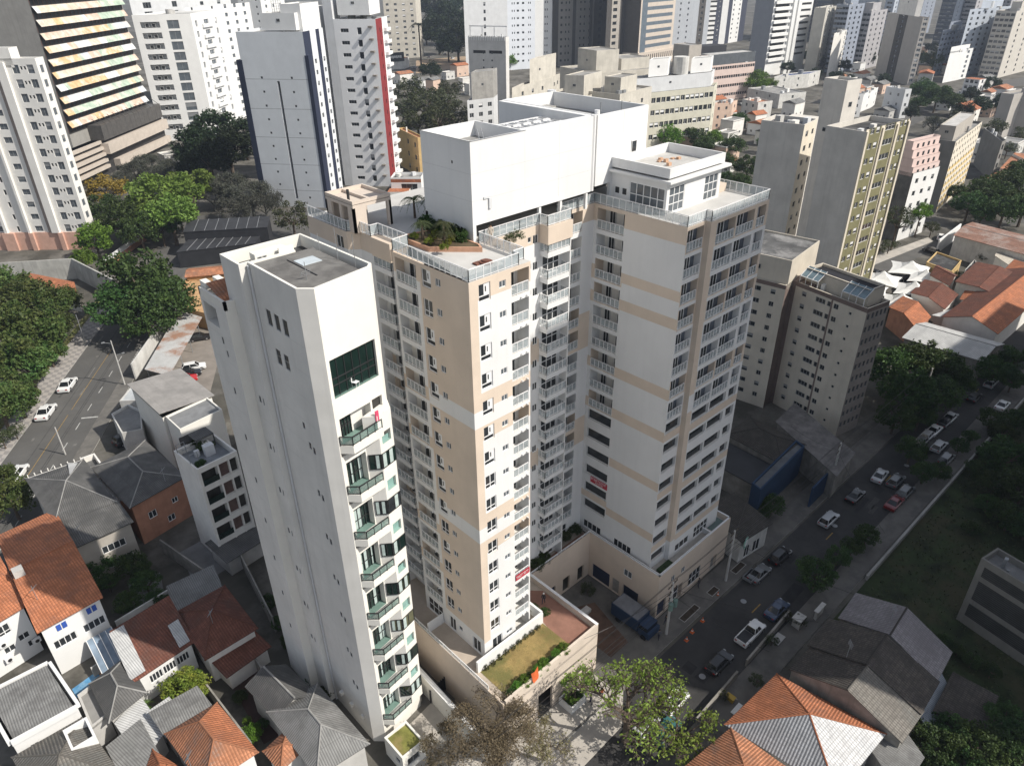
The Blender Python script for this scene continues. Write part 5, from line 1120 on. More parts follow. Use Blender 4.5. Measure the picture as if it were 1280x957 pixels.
t, P = bld('apartment_block', 'plain dark grey block right of the yellow fronted block', (1253, 177), (1258, 175), (1230, 160), 15, MATS['dark_grey_stucco'], GROOF, right=grid([.5], 2, 2, 4, 0, 14, 1, 'slide', METG, GLD, .2))
for i, (N, R, L, h, m, lab) in enumerate([((1262, 212), (1280, 192), (1250, 205), 7, PNK, 'pale pink low house front beside the plain dark block'), ((1283, 200), (1296, 182), (1266, 192), 8, WHITE, 'white low house front at the far right street'), ((1250, 225), (1262, 213), (1232, 222), 6, OLDW, 'low house with a tiled lean-to beside the far trees')]):
    t, P = bld('row_house', lab, N, R, L, h, m, TILEO, para=0, right=grid([.3, .7], 1.6, 1.8, 2, 0, h, 1, 'slide', METG, GLD, .2), group=None)
# white and grey houses in the middle distance
for N, R, L, h, m, rm, lab in [((1068, 118), (1080, 113), (1050, 112), 12, WHITE, GROOF, 'white stepped house behind the olive block stair tower'), ((1094, 112), (1098, 109), (1072, 120), 10, WHITE, GROOF, 'white house with a roof balustrade in the middle distance'),
    ((1132, 112), (1140, 105), (1108, 108), 15, GREYW, LCONC, 'grey house with a hipped pale roof and lit white side'), ((1062, 98), (1072, 96), (1044, 104), 12, OLDW, GROOF, 'low pale house left of the stepped white house'),
    ((975, 118), (1008, 108), (935, 110), 8, OLDW, GROOF, 'weathered house with a cluttered roof below the blue roofed hall'), ((948, 128), (966, 120), (928, 124), 12, OLDW, TILEO, 'tall narrow pale house with a tiled roof left of the cluttered roof'),
    ((1012, 92), (1026, 88), (968, 96), 9, OLDW, mat('blue_sheet_roof', (.05, .08, .20), .6, .15, .5), 'long hall with a bright blue roof'), ((916, 128), (922, 125), (892, 130), 13, mat('salmon_render', (.58, .43, .34), .85, .08, .4), TILE, 'narrow salmon house with a red roof beside the long window slab')]:
    t, P = bld('town_house', lab, N, R, L, h, m, rm, para=.6, left=grid([.3, .7], 1.3, 1.5, max(2, int(h / 4)), 0, h - .5, 1.4, 'slide', METG, GLD, .2), right=grid([.5], 1.5, 1.6, max(2, int(h / 4)), 0, h - .5, 1.4, 'slide', METG, GLD, .2))
t, P = bld('town_house', 'ochre yellow house with small dark windows behind the roof pavilion', (522, 172), (530, 168), (497, 160), 16, mat('ochre_render', (.56, .40, .19), .85, .1, .4), TILEO, para=.6, left=grid([.5, .85], 1.8, 2.0, 3, 0, 15, 1.5, 'pane', METG, GLD, .2))
t, P = bld('town_house', 'white house with a red band and broad dark window behind the palms', (526, 222), (530, 218), (488, 222), 9, WHITE, GROOF, extra=[TILE], left=both(bands([(7.2, 8.4)], 2), grid([.6], 6, 2.4, 2, 0, 7, .8, 'tri', METG, GLD, .4)))
t, P = bld('town_house', 'white low house with a tiled roof near the foot of the rooftop block', (510, 240), (524, 236), (484, 240), 5, OFFW, TILE, para=0)
# ---- shaded beige flats with roof conservatories
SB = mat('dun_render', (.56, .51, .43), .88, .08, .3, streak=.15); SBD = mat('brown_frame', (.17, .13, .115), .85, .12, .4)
def dun_left(f):
    for k in range(10):
        z = 1.2 + k * 2.42
        for u, w, kd in ((.14, .9, 'blind'), (.38, 2.0, 'tri'), (.50, .7, 'pane'), (.60, .95, 'slide'), (.80, .5, 'pane')): f.window(u * f.L, z + .8, w, .95 if w > .6 else .5, kd, METG, GLD, .12)
    f.cu |= {.525 * f.L, .55 * f.L}; f.cv |= {25.2}; L = f.L; f.matf = lambda u, z: 2 if .525 * L < u < .55 * L or z > 25.2 else 0
def dun_right(f):
    for k in range(10):
        z = 1.2 + k * 2.42
        for i in range(5): f.window((.12 + .19 * i) * f.L, z + .7, f.L * .11, 1.15, 'slide', METG, GLD, .15)
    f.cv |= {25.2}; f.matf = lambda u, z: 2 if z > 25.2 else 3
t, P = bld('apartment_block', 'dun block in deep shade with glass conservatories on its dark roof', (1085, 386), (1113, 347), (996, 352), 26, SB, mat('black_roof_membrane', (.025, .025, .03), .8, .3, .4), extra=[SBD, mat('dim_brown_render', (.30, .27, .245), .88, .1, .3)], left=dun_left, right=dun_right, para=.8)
n, r, fa, l = map(Vector, P); q = lambda a, b: tuple(n + (r - n) * a + (l - n) * b)
mb = MB(); Q = [q(.3, .1), q(1, .1), q(1, .98), q(.3, .98)]; mb.prism(Q, 25.2, 28.2, 0, top=False); parapet_roof(mb, Q, 27.9, 28.4, .3, 0, 1); mb.build('roof_storey', [SB, MATS['black_roof_membrane']], t)
for b0, b1 in ((.08, .38), (.72, .98)):
    mb = MB(); Q = [q(.06, b0), q(.4, b0), q(.4, b1), q(.06, b1)]
    mb.face([(*Q[0], 27.2), (*Q[1], 28.6), (*Q[2], 28.6), (*Q[3], 27.2)], 1)
    for i in range(4):
        a = Vector(Q[0]).lerp(Vector(Q[3]), i / 3); c = Vector(Q[1]).lerp(Vector(Q[2]), i / 3); mb.bar((a.x, a.y, 27.25), (c.x, c.y, 28.65), .06, 0); mb.bar((a.x, a.y, 25.2), (a.x, a.y, 27.2), .06, 0)
    mb.bar((*Q[0], 27.2), (*Q[3], 27.2), .07, 0); mb.build('conservatory', [METW, glass('blue_grey_glass', (.16, .22, .25), .15)], t)
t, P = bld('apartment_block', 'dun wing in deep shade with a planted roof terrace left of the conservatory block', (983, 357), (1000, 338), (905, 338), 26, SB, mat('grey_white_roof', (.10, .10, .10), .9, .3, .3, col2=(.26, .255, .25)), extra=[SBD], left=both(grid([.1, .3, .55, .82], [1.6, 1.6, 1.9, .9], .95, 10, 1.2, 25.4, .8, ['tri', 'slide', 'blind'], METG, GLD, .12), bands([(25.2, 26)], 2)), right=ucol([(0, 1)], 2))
cap(t, P, .1, 2.2, .0, 1, 25, 30.5, SB, MATS['grey_white_roof'], 'upper_storey', 1)
mb = MB(); f = Facade(t, P[3], P[0], 0, 26); mb.prism([f.P(f.L - .5, 0, -3)[:2], f.P(f.L + 4, 0, -3)[:2], f.P(f.L + 4, 0, -9)[:2], f.P(f.L - .5, 0, -9)[:2]], 0, 26, 0); mb.build('link_wall', [SBD], t)
# right edge concrete building with louvre panels
SLT = mat('dark_louvre', (.07, .07, .068), .8, .2, .5, kind='slat'); CFR = mat('grey_frame_concrete', (.22, .21, .19), .9, .12, .4, streak=.25)
def louv(f):
    f.cv |= {1.5, 3.6, 4.4, 7.6, 8.4, 10.0}; L = f.L; f.cu |= {.06 * L, .96 * L}
    f.matf = lambda u, z: 2 if .06 * L < u < .96 * L and (4.4 < z < 7.6 or 8.4 < z < 10.0 or 1.5 < z < 3.6) else 0
t, P = bld('garage_building', 'grey concrete building with dark louvre panels in shade at the right edge', (1355, 775), (1375, 730), (1227, 697), 11, CFR, GROOF, extra=[SLT], left=louv)
# ------------------------------------------------------------------ small houses
def house(label, N, R, L, eave, rise, roof='gable', axis='r', rm=None, wm=None, rm2=None, ov=.45, wins_l=(), wins_r=(), name='house', cat='house', square=False, base=0, hipf=None, slopes=None, wk='slide'):
    rm = rm or TILE; wm = wm or OFFW
    P = quad_from(N, R, L, eave, square); t = thing(name, label, cat, bbox_origin(P, base))
    n, r, fa, l = [Vector(p) for p in P]
    wb = MB(); M = [wm, rm]
    fl, fr = Facade(t, P[3], P[0], base, eave), Facade(t, P[0], P[1], base, eave)
    for f, ws in ((fl, wins_l), (fr, wins_r)):
        for (u, z, w, h) in ws:
            if f.L * u - w / 2 > .1 and f.L * u + w / 2 < f.L - .1: f.window(f.L * u, base + z, w, h, wk, METW, GLD, .12)
    fl.wall(wb); fr.wall(wb)
    for a, b in ((1, 2), (2, 3)): wb.quv((*P[a], base), (*P[b], base), (*P[b], eave), (*P[a], eave), 0)
    ex = (r - n).normalized(); ey = (l - n).normalized()
    Q = [n - ex * ov - ey * ov, r + ex * ov - ey * ov, fa + ex * ov + ey * ov, l - ex * ov + ey * ov]
    rb = MB(); z = eave + .03; zr = z + rise; S = slopes or [0, 0, 0, 0]
    V = lambda p, zz: (p.x, p.y, zz)
    if axis == 'l': Qr = [Q[1], Q[2], Q[3], Q[0]]; S = [S[1], S[2], S[3], S[0]]
    else: Qr = Q
    a, b, c, d = Qr                        # ridge parallel to a->b
    if roof == 'gable':
        g0, g1 = (a + d) / 2, (b + c) / 2
        rb.quv(V(a, z), V(b, z), V(g1, zr), V(g0, zr), S[0]); rb.quv(V(c, z), V(d, z), V(g0, zr), V(g1, zr), S[2])
        wi = [n, r, fa, l] if axis == 'r' else [r, fa, l, n]
        wb.face([V(wi[3], eave), V(wi[0], eave), V((wi[0] + wi[3]) / 2, zr - .1)]); wb.face([V(wi[1], eave), V(wi[2], eave), V((wi[1] + wi[2]) / 2, zr - .1)])
        ridge = [(g0, g1)]
    elif roof == 'hip':
        wd = (d - a).length / 2; ln = (b - a).length; k = min(.5, (wd if hipf is None else hipf) / ln)
        g0 = (a + d) / 2 + (b - a) * k; g1 = (b + c) / 2 - (b - a) * k
        rb.quv(V(a, z), V(b, z), V(g1, zr), V(g0, zr), S[0]); rb.quv(V(c, z), V(d, z), V(g0, zr), V(g1, zr), S[2])
        rb.tuv(V(b, z), V(c, z), V(g1, zr), S[1]); rb.tuv(V(d, z), V(a, z), V(g0, zr), S[3])
        ridge = [(g0, g1)]
    elif roof == 'mono':                   # high side at c-d
        rb.quv(V(a, z), V(b, z), V(c, zr), V(d, zr), S[0]); ridge = []
        wb.face([V(l, eave), V(n, eave), V(l, zr - .1)]) if axis == 'r' else None; wb.face([V(r, eave), V(fa, eave), V(fa, zr - .1)]) if axis == 'r' else None
    else: ridge = []
    wb.build('wall', M, t)
    if roof == 'flat':
        fb = MB(); parapet_roof(fb, P, eave - .3, eave + .15, .25, 0, 1, True); fb.build('roof', [wm, rm], t)
    else:
        ro = rb.build('roof', [rm] + (rm2 if isinstance(rm2, list) else [rm2] if rm2 else []), t); SOL.append(ro)
        cb = MB()
        for p, q in ridge:
            if (q - p).length > .3: cb.bar(V(p, zr), V(q, zr), .11, 0, 6)
        if roof == 'hip':
            for p, q in ((a, g0), (d, g0), (b, g1), (c, g1)): cb.bar(V(p, z), V(q, zr), .09, 0, 6)
        cb.build('ridge_cap', [rm if rm.name.find('corr') < 0 else mat('grey_ridge_cap', (.27, .265, .255), .9, .2, .8)], t)
    return t, P
SOL = []
W2 = ((.25, 1.2, 1.3, 1.1), (.7, 1.2, 1.3, 1.1)); W3F = tuple((u, z, 1.8, 1.2) for u in (.3, .75) for z in (1.2, 4.2))
# lower left
BLUS = mat('blue_shutter', (.04, .10, .40), .6, .12, 1)
t, P = house('big white two storey house with an orange tile roof and two blue shutters', (50, 786), (123, 746), (0, 670), 8.2, 1.6, 'gable', 'r', TILE, WHITE, wins_r=((.27, 4.0, 2.6, 1.3), (.78, 4.0, 2.6, 1.3)), wk='quad')
f = Facade(t, P[0], P[1], 0, 8)
for a in (.3, .82):
    mb = MB(); 
    for s in (-.55, .1): u = f.L * a + s; mb.obox(f.P(u, 0, .08), f.P(u + .5, 0, .08), .05, 6.6, 7.5, 0)
    mb.build('shutter', [BLUS], t)
mb = MB(); c = at_roof(P, .05, .45); mb.box(c[0] - .6, c[0] + .6, c[1] - .6, c[1] + .6, 7.5, 10.6); mb.build('chimney', [LCONC], t)
mb = MB(); q = lambda a, b: at_roof(P, a, b); a0, a1, b1, b0 = q(.55, -.02), q(1.0, -.02), q(1.0, -.28), q(.55, -.28)
mb.face([(*b0, 2.4), (*b1, 2.4), (*a1, 3.2), (*a0, 3.2)]); 
for i in range(5): u = i / 4; s_ = Vector(b0).lerp(Vector(b1), u); e_ = Vector(a0).lerp(Vector(a1), u); mb.bar((s_.x, s_.y, 2.45), (e_.x, e_.y, 3.25), .06, 1)
mb.build('glass_canopy', [glass('canopy_glass', (.20, .26, .33), .1), METW], t)
t, P = house('white house with air conditioners and an orange tile roof cut by the left edge', (-40, 797), (28, 757), (-88, 690), 8.0, 1.6, 'gable', 'r', TILE, WHITE, wins_r=((.55, 5.4, 1.4, 1.6), (.8, 3.2, 1.3, 1.0), (.5, 2.6, 1.3, 1.0), (.88, 1.6, 1, 1.0)))
f = Facade(t, P[0], P[1], 0, 8)
for u, z in ((.3, 5.0), (.42, 4.3), (.4, 1.7), (.95, 2.0)):
    mb = MB(); a = f.P(f.L * u - .45, z, .4); b = f.P(f.L * u + .45, z, .4); mb.obox(a[:2], b[:2], .35, z, z + .7, 0); c_ = f.P(f.L * u, z + .35, .6); mb.bar((c_[0], c_[1], c_[2]), (c_[0] + .03 * f.n.x, c_[1] + .03 * f.n.y, c_[2]), .25, 1, 10); mb.build('air_conditioner', [METW, METB], t)
t, P = house('white walled house with one big grey corrugated roof plane', (15, 929), (97, 884), (-17, 872), 6.0, .5, 'mono', 'r', CORR, WHITE, wins_r=((.25, 3.6, .8, .8),), ov=-.25)
mb = MB()
for i, j in ((0, 1), (1, 2), (2, 3), (3, 0)): mb.obox(P[i], P[j], .35, 5.9, 6.6, 0, 1.0)
mb.build('parapet', [WHITE], t)
mb = MB(); a, b = at(30, 945, 4.2), at(98, 905, 4.2); tag(wall_thing('balcony_parapet', 'white parapet of the open deck in front of the big grey corrugated roof', [((a.x, a.y), (b.x, b.y))], 0, 4.2, .3, WHITE), 'white parapet of the open deck in front of the big grey corrugated roof', 'parapet')
house('house with grey tile hip roof and white skylight well at the bottom left', (62, 1015), (142, 965), (22, 946), 5.0, 1.8, 'hip', 'r', TILEG, WHITE, square=False)
mb = MB(); c = at(100, 918, 6); mb2 = [(c.x - 1.2, c.y - 1.6), (c.x + 1.2, c.y - 1.6), (c.x + 1.2, c.y + 1.6), (c.x - 1.2, c.y + 1.6)]
parapet_roof(mb, mb2, 3.5, 6.3, .25, 0, 1, True); mb.prism(mb2, 0, 3.6, 0, top=False); tag(mb.build('light_well', [WHITE, DARK]), 'white rimmed light well sunk into the grey tile hip roof', 'light well')
house('small grey hipped roof house beside the blue painted yard', (139, 897), (178, 866), (117, 854), 4.2, 1.6, 'hip', 'l', CORRD, LCONC)
house('flat grey cement roof between the corrugated roof and the small grey hip', (114, 910), (135, 893), (97, 869), 3.6, .3, 'flat', 'r', mat('cement_roof', (.26, .255, .245), .9, .15, .5), LCONC)
t, P = house('white house with a red brown tile roof edged by white corrugated sheet', (170, 847), (238, 802), (146, 797), 4.6, 1.2, 'mono', 'r', TILED, WHITE, wins_r=((.3, 2.3, 1.6, 1.3), (.55, 2.3, 1.6, 1.3), (.8, 2.3, 1.6, 1.3)), wk='quad')
mb = MB(); n, r, fa, l = [Vector(p) for p in P]; ex = (r - n).normalized()
mb.quv((*(n - ex * .6), 4.75), (*(n + ex * 1.2), 4.75), (*(l + ex * 1.2), 5.95), (*(l - ex * .6), 5.95)); mb.build('corrugated_strip', [CORRL], t); mb = MB(); mb.quv((*(n.lerp(r, .8)), 4.8), (*r, 4.8), (*(r.lerp(fa, .5)), 5.4), (*(n.lerp(r, .8).lerp(fa + (l - fa) * .2, .5)), 5.4)); mb.build('corrugated_patch', [CORRL], t)
house('house with a dark brown hipped tile roof in the shade of the cream tower', (259, 820), (317, 785), (223, 766), 4.6, 2.0, 'hip', 'r', TILED, OFFW, wins_r=((.3, 1.2, 1.8, 1.4), (.7, 1.2, 1.8, 1.4)), hipf=5)
house('low lean-to with a dark tile porch in front of the brown hipped house', (285, 842), (333, 808), (268, 826), 2.8, .5, 'mono', 'r', TILED, OFFW)
house('grey corrugated shed in the shaded back yards', (222, 760), (274, 735), (214, 737), 3.2, .6, 'mono', 'r', CORR, LCONC)
house('house with an orange hipped tile roof at the bottom edge', (258, 978), (316, 940), (213, 917), 5.0, 2.2, 'hip', 'l', TILEO, WHITE, rm2=TILE, slopes=[0, 1, 0, 0])
house('narrow grey corrugated shed behind the orange hipped roof', (210, 916), (262, 886), (194, 894), 4.2, .5, 'mono', 'r', CORR, LCONC)
house('white corrugated lean-to left of the narrow grey shed', (197, 900), (217, 886), (190, 892), 4.0, .3, 'mono', 'r', CORRL, WHITE)
house('long grey corrugated hip roof house along the foot of the cream tower', (398, 965), (455, 929), (340, 890), 4.8, 1.9, 'hip', 'l', CORR, LCONC, hipf=4)
house('grey corrugated cross wing half in the shade of the cream tower', (346, 893), (390, 868), (313, 858), 4.6, 1.6, 'gable', 'l', CORRD, LCONC)
house('small orange tiled annex against the long grey corrugated house', (352, 958), (377, 934), (335, 938), 4.2, 1.0, 'hip', 'r', TILEO, OFFW)
house('grey shed with a rusty edge at the bottom left of centre', (165, 985), (200, 955), (140, 935), 3.4, .4, 'mono', 'r', CORR, LCONC)
house('silver corrugated lean-to between the banana plant and the orange hip', (178, 945), (202, 915), (150, 905), 3.4, .4, 'mono', 'r', CORRL, LCONC)
house('small orange roof peeping in at the bottom edge', (215, 985), (222, 962), (185, 965), 3.6, 1.2, 'hip', 'r', TILE, OFFW)
house('dark garage roof between the shaded yards and the terraced white block', (285, 700), (330, 672), (262, 680), 3.0, .3, 'mono', 'r', CORRD, LCONC)
# left middle
t, P = house('dark grey hip roofed house with pale ridge caps beside the avenue', (71, 653), (141, 627), (36, 598), 8.2, 1.8, 'hip', 'r', CORRD, OFFW)
mb = MB(); n, r, fa, l = [Vector(p) for p in P]
for a in range(9): p = l.lerp(fa, a / 8.0); mb.bar((p.x, p.y, 8), (p.x, p.y, 8.9), .1, 0)
mb.bar((*l, 8.3), (*fa, 8.3), .08, 0); mb.build('balustrade', [OFFW], t)
mb = MB(); mb.quv((*n.lerp(fa, .62), 9.6), (*n.lerp(fa, .9), 8.9), (*l.lerp(fa, .75), 8.7), (*l.lerp(r, .55), 9.75)); mb.build('white_roof_patch', [CORRL], t)
house('three storey beige house with a lean-to corrugated roof and white framed windows', (91, 684), (162, 652), (74, 659), 7.4, .9, 'mono', 'r', CORRD, mat('dim_beige_render', (.40, .37, .33)), wins_r=((.62, 4.0, 3.2, 1.3), (.66, 1.2, 3.4, 1.3)), wk='quad')
t, P = house('brick red walled house with a dark grey hipped roof', (164, 632), (228, 596), (118, 584), 7.6, 1.6, 'hip', 'l', CORRD, BRKO, wins_r=((.3, 3.6, 1.3, 1.3), (.75, 4.0, 1.0, 1.0), (.6, 1.2, 1.2, 1.2)))
house('narrow tan walled annex with a pale roof between the two dark hipped roofs', (150, 627), (163, 618), (118, 588), 6.2, .5, 'mono', 'l', CORRL, BRKO)
mb = MB(); p = [at(u, v, 7.2) for u, v in ((118, 600), (135, 590), (118, 566), (101, 572))]; mb2 = [(q.x, q.y) for q in p]
parapet_roof(mb, mb2, 6.2, 7.2, .25, 0, 1, True); mb.prism(mb2, 0, 6.3, 2, top=False); o = tag(mb.build('corner_house', [OFFW, DCONC, BRKO]), 'small orange walled corner house with a cluttered walled roof', 'house')
# tall grey roofed house with its stepped white roof terrace neighbours
t, P = house('tall narrow house with a pale corrugated roof and a plain cream side wall', (203, 522), (264, 494), (165, 487), 11, 1.2, 'mono', 'l', mat('beige_corrugated_sheet', (.33, .315, .30), .8, .15, .5, kind='corr', col2=(.25, .24, .23)), CREAM)
cap(t, P, .05, .9, -.45, -.02, 0, 11.2, CREAM, mat('grey_deck', (.19, .195, .20), .8, .2, .5), 'front_block')
def terr(f):
    L = f.L
    for k in range(5):
        f.hole(.4, L * .46, .9 + 3.3 * k, 3.3 + 3.3 * k, 1.0, 3); f.hole(L * .5, L * .74, .9 + 3.3 * k, 3.3 + 3.3 * k, .5, 2); f.hole(L * .77, L - .3, .9 + 3.3 * k, 3.3 + 3.3 * k, .5, 3)
t, P = bld('terrace_house', 'white block with a plant filled roof terrace and dark recessed balconies beside the cream tower', (246, 587), (296, 563), (217, 551), 17.3, OFFW, mat('grey_blue_deck', (.22, .235, .255), .7, .2, .5), extra=[mat('brown_blind', (.13, .085, .075), .8, .2, 1), DARK], right=terr, para=1.0)
f = Facade(t, P[0], P[1], 0, 17)
for k in range(5):
    mb = MB(); mb.obox(f.P(.4, 0, -.04)[:2], f.P(f.L * .46, 0, -.04)[:2], .05, .95 + 3.3 * k, 1.9 + 3.3 * k, 0); mb.build('parapet_glass', [GLG], t)
n, r, fa, l = map(Vector, P); q = lambda a, b: tuple(n + (r - n) * a + (l - n) * b)
mb = MB()
for i in range(5): a = q(0.02, .3 + .14 * i); b = q(.22, .3 + .14 * i); mb.bar((*a, 18.6), (*b, 18.6), .05)
for a, b in ((.02, .3), (.22, .3), (.02, .86), (.22, .86)): mb.bar((*q(a, b), 16.5), (*q(a, b), 18.6), .06)
mb.build('pergola', [METG], t)
mb = MB(); mb.prism([q(.45, .75), q(.9, .75), q(.9, 1.1), q(.45, 1.1)], 18.2, 18.4, 1, True, True)
for a_, b_ in ((.46, .76), (.89, .76), (.89, 1.09), (.46, 1.09)): mb.bar((*q(a_, b_), 16.4), (*q(a_, b_), 18.2), .08, 1)
mb.prism([q(.3, 1.02), q(.95, 1.02), q(.95, 1.3), q(.3, 1.3)], 10, 17.6, 0); mb.build('roof_awning', [DARK, CORRD], t)
def low(label, pts, h, wm, rm, name='shop_building', cat='building', para=.5):
    P = [tuple(at(u, v, h)[:2]) for u, v in pts]; t = thing(name, label, cat, bbox_origin(P)); mb = MB(); mb.prism(P, 0, h, 0, top=False); parapet_roof(mb, P, h - para, h, .22, 0, 1); mb.build('wall', [wm, rm], t); return t, P
low('low white corner shop with a stained terrace roof on the avenue', ((152, 541), (178, 536), (176, 512), (160, 505), (139, 517)), 5.2, OLDW, GROOF)
low('pale flat roofed shop beside the lamp pole on the avenue', ((149, 501), (172, 500), (184, 484), (166, 480)), 5.0, LCONC, mat('pale_sheet_roof', (.42, .44, .45), .7, .12, .5), para=.15)
# parking canopy
P = [tuple(at(u, v, 3.4)[:2]) for u, v in ((211, 469), (258, 386), (227, 384), (181, 463))]
t = thing('parking_canopy', 'long pale corrugated car park canopy with a patch of rust', 'canopy', bbox_origin(P)); mb = MB(); mb.quv((*P[3], 3.7), (*P[0], 3.3), (*P[1], 3.3), (*P[2], 3.7)); o = mb.build('roof_sheet', [mat('rusted_pale_sheet', (.48, .48, .47), .7, .12, .4, kind='corr', col2=(.30, .14, .07))], t); SOL.append(o)
mb = MB()
for i in range(5): 
    for j in (0, 1): p = Vector(P[3 * j]).lerp(Vector(P[2 if j else 1]), .04 + .23 * i); mb.bar((p.x, p.y, 0), (p.x, p.y, 3.3), .09)
mb.build('post', [METG], t)
a, b = at(170, 474, 0), at(229, 386, 0); wall_thing('boundary_wall', 'stained white wall between the avenue and the rusty car park canopy', [((a.x, a.y), (b.x, b.y))], 0, 3.8, .3, OLDW)
low('tan orange walled low building with small openings behind the big avenue tree', ((225, 384), (286, 398), (292, 352), (232, 348)), 4.5, mat('ochre_orange_render', (.46, .29, .15), .85, .12, .4), mat('ochre_orange_roof', (.46, .29, .15), .85, .15, .3), para=.3)
house('long low tiled shed behind the tan orange building', (233, 346), (300, 340), (238, 336), 5.5, .8, 'gable', 'r', TILEO, mat('ochre_orange_render', (.46, .29, .15)), square=False)
def black_shop(N, R, L, h, lab):
    t, P = house(lab, N, R, L, h, .6, 'mono', 'r', mat('black_sheet', (.035, .036, .04), .6, .2, .5), BLACKP, square=False, ov=.15, name='black_building', cat='building'); n, r, fa, l = map(Vector, P); mb = MB()
    for i in range(1, 8): p = n.lerp(r, i / 8); q_ = l.lerp(fa, i / 8); mb.bar((p.x, p.y, h + .12), (q_.x, q_.y, h + .72), .09, 0)
    mb.build('roof_batten', [METG], t)
black_shop((221, 315), (318, 304), (237, 301), 5, 'black painted building with a ribbed dark lean-to roof in front of the grey trees')
black_shop((229, 290), (334, 284), (236, 278), 8, 'taller black building behind the ribbed dark lean-to roof')
house('low building with an orange tile roof behind the long grey wall', (40, 360), (97, 372), (38, 346), 4, 1.0, 'mono', 'r', TILE, OFFW, square=False)
a, b, c = at(-60, 358, 0), at(98, 348, 0), at(150, 376, 0); wall_thing('boundary_wall', 'tall stained grey concrete wall below the salmon base tower', [((a.x, a.y), (b.x, b.y)), ((b.x, b.y), (c.x, c.y))], 0, 6.0, .4, mat('mouldy_concrete', (.40, .395, .37), .95, .2, .3, streak=.6))
a, b = at(132, 338, 0), at(183, 300, 0); t = wall_thing('ramp_wall', 'low wall with white pickets above the avenue tree', [((a.x, a.y), (b.x, b.y))], 0, 1.6, .3, BRKO); railing([(a.x, a.y), (b.x, b.y)], 1.6, 1.6, t, gm=GREYW, step=1.5)
# bottom right
PNW = mat('white_painted_tile', (.66, .66, .66), .8, .1, .7, kind='tile', col2=(.50, .51, .52))
house('orange hip roof house with half its slopes painted white', (1044, 985), (1100, 917), (913, 905), 5.6, 2.6, 'hip', 'l', TILE, OFFW, rm2=[PNW, mat('grey_painted_tile', (.33, .34, .36), .8, .12, .7, kind='tile', col2=(.26, .26, .27))], slopes=[1, 0, 0, 2], square=False, hipf=7)
house('orange hip roof house at the bottom edge in front of the white painted roof', (938, 1035), (1000, 975), (852, 968), 5.6, 2.2, 'hip', 'l', TILEO, OFFW, rm2=TILE, slopes=[0, 0, 0, 1], square=False)
PNW2 = mat('pale_mauve_tile', (.30, .28, .29), .85, .15, .7, kind='tile', col2=(.23, .21, .22))
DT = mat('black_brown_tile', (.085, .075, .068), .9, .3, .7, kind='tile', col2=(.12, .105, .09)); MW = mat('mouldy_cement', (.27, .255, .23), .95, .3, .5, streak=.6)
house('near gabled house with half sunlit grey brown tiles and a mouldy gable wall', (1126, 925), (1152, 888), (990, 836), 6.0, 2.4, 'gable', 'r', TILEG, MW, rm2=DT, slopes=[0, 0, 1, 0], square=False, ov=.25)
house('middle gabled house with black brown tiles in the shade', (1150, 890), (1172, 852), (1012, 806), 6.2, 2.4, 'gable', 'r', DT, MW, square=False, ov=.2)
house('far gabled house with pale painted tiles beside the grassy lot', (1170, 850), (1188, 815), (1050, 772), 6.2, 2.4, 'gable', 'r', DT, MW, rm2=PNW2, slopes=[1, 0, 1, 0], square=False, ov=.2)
house('blue grey sheet lean-to behind the near gabled house', (1160, 908), (1188, 868), (1144, 880), 3.2, .4, 'mono', 'r', SLATB, DCONC, square=False)
house('low shed with a black brown roof behind the gabled row', (1222, 915), (1242, 870), (1172, 890), 3.4, .4, 'mono', 'r', DT, DCONC, square=False)
house('grey corrugated shed at the bottom edge behind the near gabled house', (1125, 985), (1150, 945), (1082, 925), 4.4, .5, 'mono', 'r', CORR, DCONC, square=False)
# blue building and its neighbours in the shade
BLW = mat('navy_blue_wall', (.02, .045, .095), .75, .15, .5)
house('dark hipped roof house behind the navy blue building', (977, 578), (1004, 556), (911, 543), 5.2, 1.6, 'hip', 'l', mat('soot_tile', (.075, .068, .06), .9, .3, .7, kind='tile'), MW)
t, P = bld('blue_building', 'navy blue walled building with a grey flat roof and walled forecourt in the shade', (951, 612), (1006, 557), (940, 603), 6, BLW, mat('dim_grey_roof', (.13, .14, .15), .9, .2, .5), para=.4)
a, b, c = at(1003, 583, 0), at(1045, 598, 0), at(1010, 634, 0); wall_thing('blue_wall', 'navy blue forecourt wall with pale framed niches', [((a.x, a.y), (b.x, b.y)), ((b.x, b.y), (c.x, c.y))], 0, 4.0, .3, BLW)
house('ruined pale concrete roof beside the navy blue building', (1045, 592), (1066, 566), (972, 530), 5, .5, 'mono', 'r', mat('ruined_roof', (.17, .16, .155), .95, .3, .7, col2=(.12, .115, .11)), MW, square=False)
house('black flat roofed hall behind the small white shop', (945, 606), (962, 582), (880, 572), 4.2, .3, 'mono', 'r', mat('black_sheet', (.035, .036, .04)), MW, square=False)
t, P = house('small white fronted shop with a dark roof next to the new podium', (927, 674), (961, 653), (884, 640), 4.6, .4, 'mono', 'r', mat('soot_tile', (.075, .068, .06)), OLDW, wins_r=((.3, .3, 1.2, 2.2), (.65, .3, 1.6, 2.2)), square=False)
mb = MB(); f = Facade(t, P[0], P[1], 0, 4); c = f.P(f.L * .06, 0, .5); mb.cyl((0, 0), .95, 0, .12, 0, 16); mb.cyl((0, 0), .6, .12, .15, 1, 16); o = mb.build('round_sign', [mat('pale_green_sign', (.30, .50, .42), .6, .08, 1), WHITE], None)
o.rotation_euler = (R_(90), 0, f.rz + R_(20)); o.location = (c[0], c[1], 4.2); tag(o, 'pale green oval sign hung beside the small white fronted shop', 'sign')
a, b = at(905, 600, 0), at(952, 632, 0); wall_thing('yard_wall', 'pale yard wall behind the small white fronted shop', [((a.x, a.y), (b.x, b.y))], 0, 2.6, .25, LCONC)
